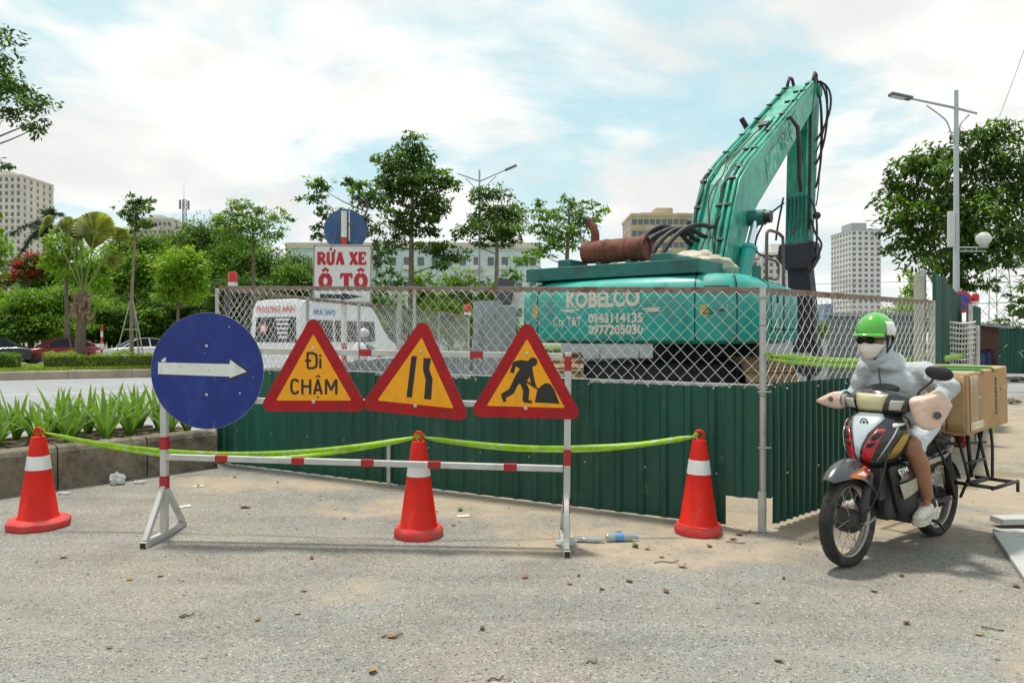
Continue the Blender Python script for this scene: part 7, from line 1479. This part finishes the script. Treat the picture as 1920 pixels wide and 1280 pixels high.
px_l = [(118, 1046), (243, 1087), (342, 1157), (570, 1108), (735, 1195), (483, 1163), (558, 1151), (585, 1047), (465, 952), (628, 955), (645, 972), (1085, 1080), (1128, 1105), (1180, 1090), (1215, 1030), (1280, 1063), (1345, 1010), (1388, 1003), (1240, 1045), (1068, 1095), (985, 1083), (1420, 1130), (1250, 1110), (1700, 1170), (1835, 1190), (1690, 1080), (1470, 1085), (1365, 1015), (1330, 1025), (1375, 1012), (440, 895), (520, 905), (372, 912), (600, 930), (850, 985), (905, 1180), (700, 1260), (1500, 1020), (1640, 1110), (300, 1080), (820, 960), (1160, 1000), (1460, 1240), (205, 1215), (1905, 1100)]
for i, (x, y) in enumerate(px_l): leaf_obj(G(x, y), rgd.uniform(.028, .06), (dry, dry2)[i % 3 == 0], 'curled brown dry leaf lying on the asphalt', 'dry leaves scattered on the asphalt')
for x, y, lb in ((455, 952, 'green leaf fallen near the barrier foot'), (1190, 1025, 'green leaf fallen by the plastic bottle'), (862, 957, 'green leaf fallen next to a scrap of paper')): leaf_obj(G(x, y), .075, grn_l, lb)
twig_m = pbr('twig', (.13, .09, .055), .9, 0, .3, 9)
for x, y, L, a in ((735, 1194, .10, .2), (1110, 1243, .05, .1), (1250, 1055, .16, .05), (1395, 1000, .18, .6), (1545, 1012, .14, 2.6), (1380, 1018, .12, 2.9), (350, 1155, .07, .4), (1860, 1180, .10, 2.8), (930, 1275, .07, .3)):
    p = G(x, y); q = MB(); q.tube(catmull([(-L/2, 0, .004), (-L/6, .012, .008), (L/6, -.006, .006), (L/2, .01, .012)]), .0035, 5); o = q.build('twig', twig_m, None, smooth=True); o.location = p; o.rotation_euler = (0, 0, a); tag(o, 'thin brown twig lying on the ground', 'twig', 'twigs on the ground')
bagm = pbr('crumpled white plastic', (.70, .72, .72), .25, 0, .1, 9, trans=.4, alpha=.72); paperm = pbr('scrap paper', (.60, .54, .46), .8, 0, .1, 9)
def crumple(p, r, mat, name, label, cat, seed, flat=.6):
    q = MB(); q.ell((0, 0, 0), (r, r*.8, r*flat), seg=22, rings=14); q.v = [v*(1+.7*N.noise(v*(1.9/r)+V((seed, 0, 0)))+.4*N.noise(v*(5/r)+V((0, seed, 0)))) for v in q.v]; zm = min(v.z for v in q.v); q.v = [v-V((0, 0, zm)) for v in q.v]; o = q.build(name, mat, None); o.location = p; return tag(o, label, cat)
crumple(G(219, 908), .065, bagm, 'plastic_bag', 'crumpled clear plastic bag at the foot of the planter', 'bag', 1, .75); crumple(G(262, 906), .05, bagm, 'plastic_bag', 'small torn plastic bag with green scraps by the planter', 'bag', 4, .25); crumple(G(121, 926), .05, bagm, 'paper_wad', 'white crumpled tissue next to the planter cone', 'litter', 7, .18)
crumple(G(1062, 1022), .07, bagm, 'plastic_bag', 'dirty plastic bag trodden under the barrier foot', 'bag', 9, .3)
for x, y, a, lb in ((372, 912, .2, 'flat scrap of paper near the barrier post'), (868, 968, .1, 'pale paper scrap between middle cone and hoarding'), (345, 950, .5, 'small white paper scrap behind the barrier foot')):
    q = MB(); q.add([V((-.05, -.03, .004)), V((.05, -.025, .006)), V((.055, .03, .012)), V((-.045, .032, .005)), V((0, 0, .009))], [(0, 1, 4), (1, 2, 4), (2, 3, 4), (3, 0, 4)]); o = q.build('paper_scrap', paperm, None, solid=.001); o.location = G(x, y); o.rotation_euler = (0, 0, a); tag(o, lb, 'litter')
bt_ = thing('plastic_bottle', 'clear plastic bottle with blue label lying by the barrier foot', 'bottle', G(1165, 1014), .1); clr = pbr('bottle plastic', (.55, .60, .58), .12, 0, .08, 9, trans=.5, coat=.5)
q = MB(); q.lathe([(.004, -.11), (.026, -.108), (.030, -.09), (.030, .04), (.022, .075), (.012, .09), (.012, .105)], (0, 0, .030), (1, 0, 0), 16); q.build('body', clr, bt_, smooth=2); q = MB(); q.lathe([(.0305, -.05), (.0308, -.048), (.0308, .01), (.0305, .012)], (0, 0, .030), (1, 0, 0), 16); q.build('label_band', pbr('bottle label', (.10, .28, .55), .4), bt_, smooth=2); q = MB(); q.lathe([(.0135, .10), (.0135, .118), (.002, .119)], (0, 0, .030), (1, 0, 0), 12); q.build('cap', pbr('bottle cap', (.2, .4, .6), .4), bt_, smooth=2)
bt2 = thing('plastic_bottle', 'crushed dusty plastic bottle beside the barrier foot', 'bottle', G(1105, 1016), -.15); q = MB(); q.lathe([(.004, -.11), (.028, -.10), (.024, -.03), (.029, .03), (.014, .09), (.012, .11)], (0, 0, .028), (1, 0, 0), 14); q.v = [V((p.x, p.y, .004+(p.z-.004)*.7)) for p in q.v]; q.build('body', clr, bt2, smooth=True)
# planks
wood_g = pbr('grey weathered board', (.46, .47, .45), .85, 0, .12, 4, .3, 25, stretch=(1, 8, 8), dirt=(.32, .31, .28))
def plank(a, b, wd, th, z, label):
    a, b = V(a), V(b); t = MB(); t.bar(V((0, 0, 0)), V(((b-a).x, (b-a).y, 0)), wd, th); o = t.build('plank', wood_g, None, bevel=.004); o.location = V((a.x, a.y, z)); tag(o, label, 'plank')
plank(G(1868, 988), G(2010, 985), .14, .045, .055, 'grey weathered board lying across the top of the plank pile'); plank(G(1868, 1001), G(2010, 1003), .10, .03, .016, 'grey weathered board under the upper board'); plank(G(1888, 1007), G(1960, 1105), .17, .03, .019, 'wide grey board lying aslant on the sand')
for x, y, s, lb in ((1905, 716, .5, 'dark stone heap by the far hoarding'), (1900, 757, .3, 'grey kerb fragment on the side road')): crumple(G(x, y), s*.5, concrete, 'rubble_heap', lb, 'rubble', x, .3)
# loose stones: far too many to count
import numpy as np
rgn = np.random.default_rng(3); n = 9000; yy = 1.9+rgn.random(n)**1.5*5.2; xx = (rgn.random(n)*2-1)*.74*yy; sz = rgn.gamma(1.6, .0013, n)+.0012; keep = ~((xx > -1.2) & (yy > 6.6)); xx, yy, sz = xx[keep], yy[keep], sz[keep]; n = len(xx)
oc = np.array([(1, 0, 0), (-1, 0, 0), (0, 1, 0), (0, -1, 0), (0, 0, 1), (0, 0, -.6)]); vs = (oc[None]*sz[:, None, None]*rgn.uniform(.6, 1.3, (n, 6, 1)))*np.array([1.3, 1, .7]); vs += np.stack([xx, yy, sz*.25], 1)[:, None]; tri = np.array([(0, 2, 4), (2, 1, 4), (1, 3, 4), (3, 0, 4), (2, 0, 5), (1, 2, 5), (3, 1, 5), (0, 3, 5)]); fsn = (tri[None]+6*np.arange(n)[:, None, None]).reshape(-1, 3)
me = bpy.data.meshes.new('loose_gravel'); me.from_pydata(vs.reshape(-1, 3).tolist(), [], fsn.tolist()); me.materials.append(pbr('loose stone', (.26, .245, .215), .9, 0, .2, 30, island=.55)); o = bpy.data.objects.new('loose_gravel', me); COL.objects.link(o); o['kind'] = 'stuff'; o['label'] = 'loose grit scattered over the worn asphalt'; o['category'] = 'gravel'
# scooter rider passing by the van, seen through the mesh
sr0 = P(688, CY, 17.5); sr0.z = .006; sc_t = thing('motor_scooter', 'dark motor scooter passing beside the white van behind the mesh', 'motorcycle', sr0, R(60))
for x in (-.6, .6): q = MB(); q.torus((x, 0, .27), (0, 1, 0), .22, .05, 24, 8); q.build('wheel', tyre_m, sc_t, smooth=True)
q = MB(); q.loft([[V((x, y, z)) for y, z in ((-w_, zb), (w_, zb), (w_*.8, zt), (-w_*.8, zt))] for x, w_, zb, zt in ((-.8, .10, .55, .78), (-.2, .14, .35, .78), (.1, .12, .3, .42), (.35, .16, .3, .6), (.5, .14, .55, 1.0))]); q.build('body', pbr('scooter paint', (.18, .02, .03), .3, coat=.6), sc_t, smooth=True); q = MB(); q.tube([(.42, -.3, 1.02), (.45, 0, 1.0), (.42, .3, 1.02)], .02, 8); q.build('handlebar', black, sc_t, smooth=True); q = MB(); q.box((-.82, 0, .72), (.06, .2, .1)); q.build('tail_light', red_p, sc_t, bevel=.02)
pr = thing('person', 'distant scooter rider in white top and pale helmet beside the van', 'person', sr0, R(60)); q = MB()
for a in ((-.3, 0, .85), (-.22, 0, 1.25)): pass
for s in (-1, 1): q.cap((-.25, s*.1, .85), (.15, s*.14, .78), .08, .06); q.cap((.15, s*.14, .78), (.08, s*.14, .35), .055, .04); q.cap((-.18, s*.19, 1.25), (.08, s*.28, 1.08), .055, .045); q.cap((.08, s*.28, 1.08), (.4, s*.27, 1.03), .042, .03); q.cap((.08, s*.14, .35), (.22, s*.14, .32), .04, .035)
q.ell((-.22, 0, 1.08), (.14, .19, .27)); q.cap((-.16, 0, 1.3), (-.12, 0, 1.42), .06, .055); q.ell((-.10, 0, 1.5), (.1, .085, .12)); b_ = q.build('body', pbr('rider clothes far', (.10, .10, .13), .8, 0, .3, 5), pr, remesh=.02)
q = MB(); q.ell((-.23, 0, 1.10), (.17, .215, .25)); q.build('shirt', pbr('far white shirt', (.66, .62, .66), .8), pr, smooth=True); q = MB(); q.ell((-.11, 0, 1.55), (.14, .12, .12)); q.build('helmet', pbr('far helmet', (.55, .5, .55), .3, coat=.5), pr, smooth=True)
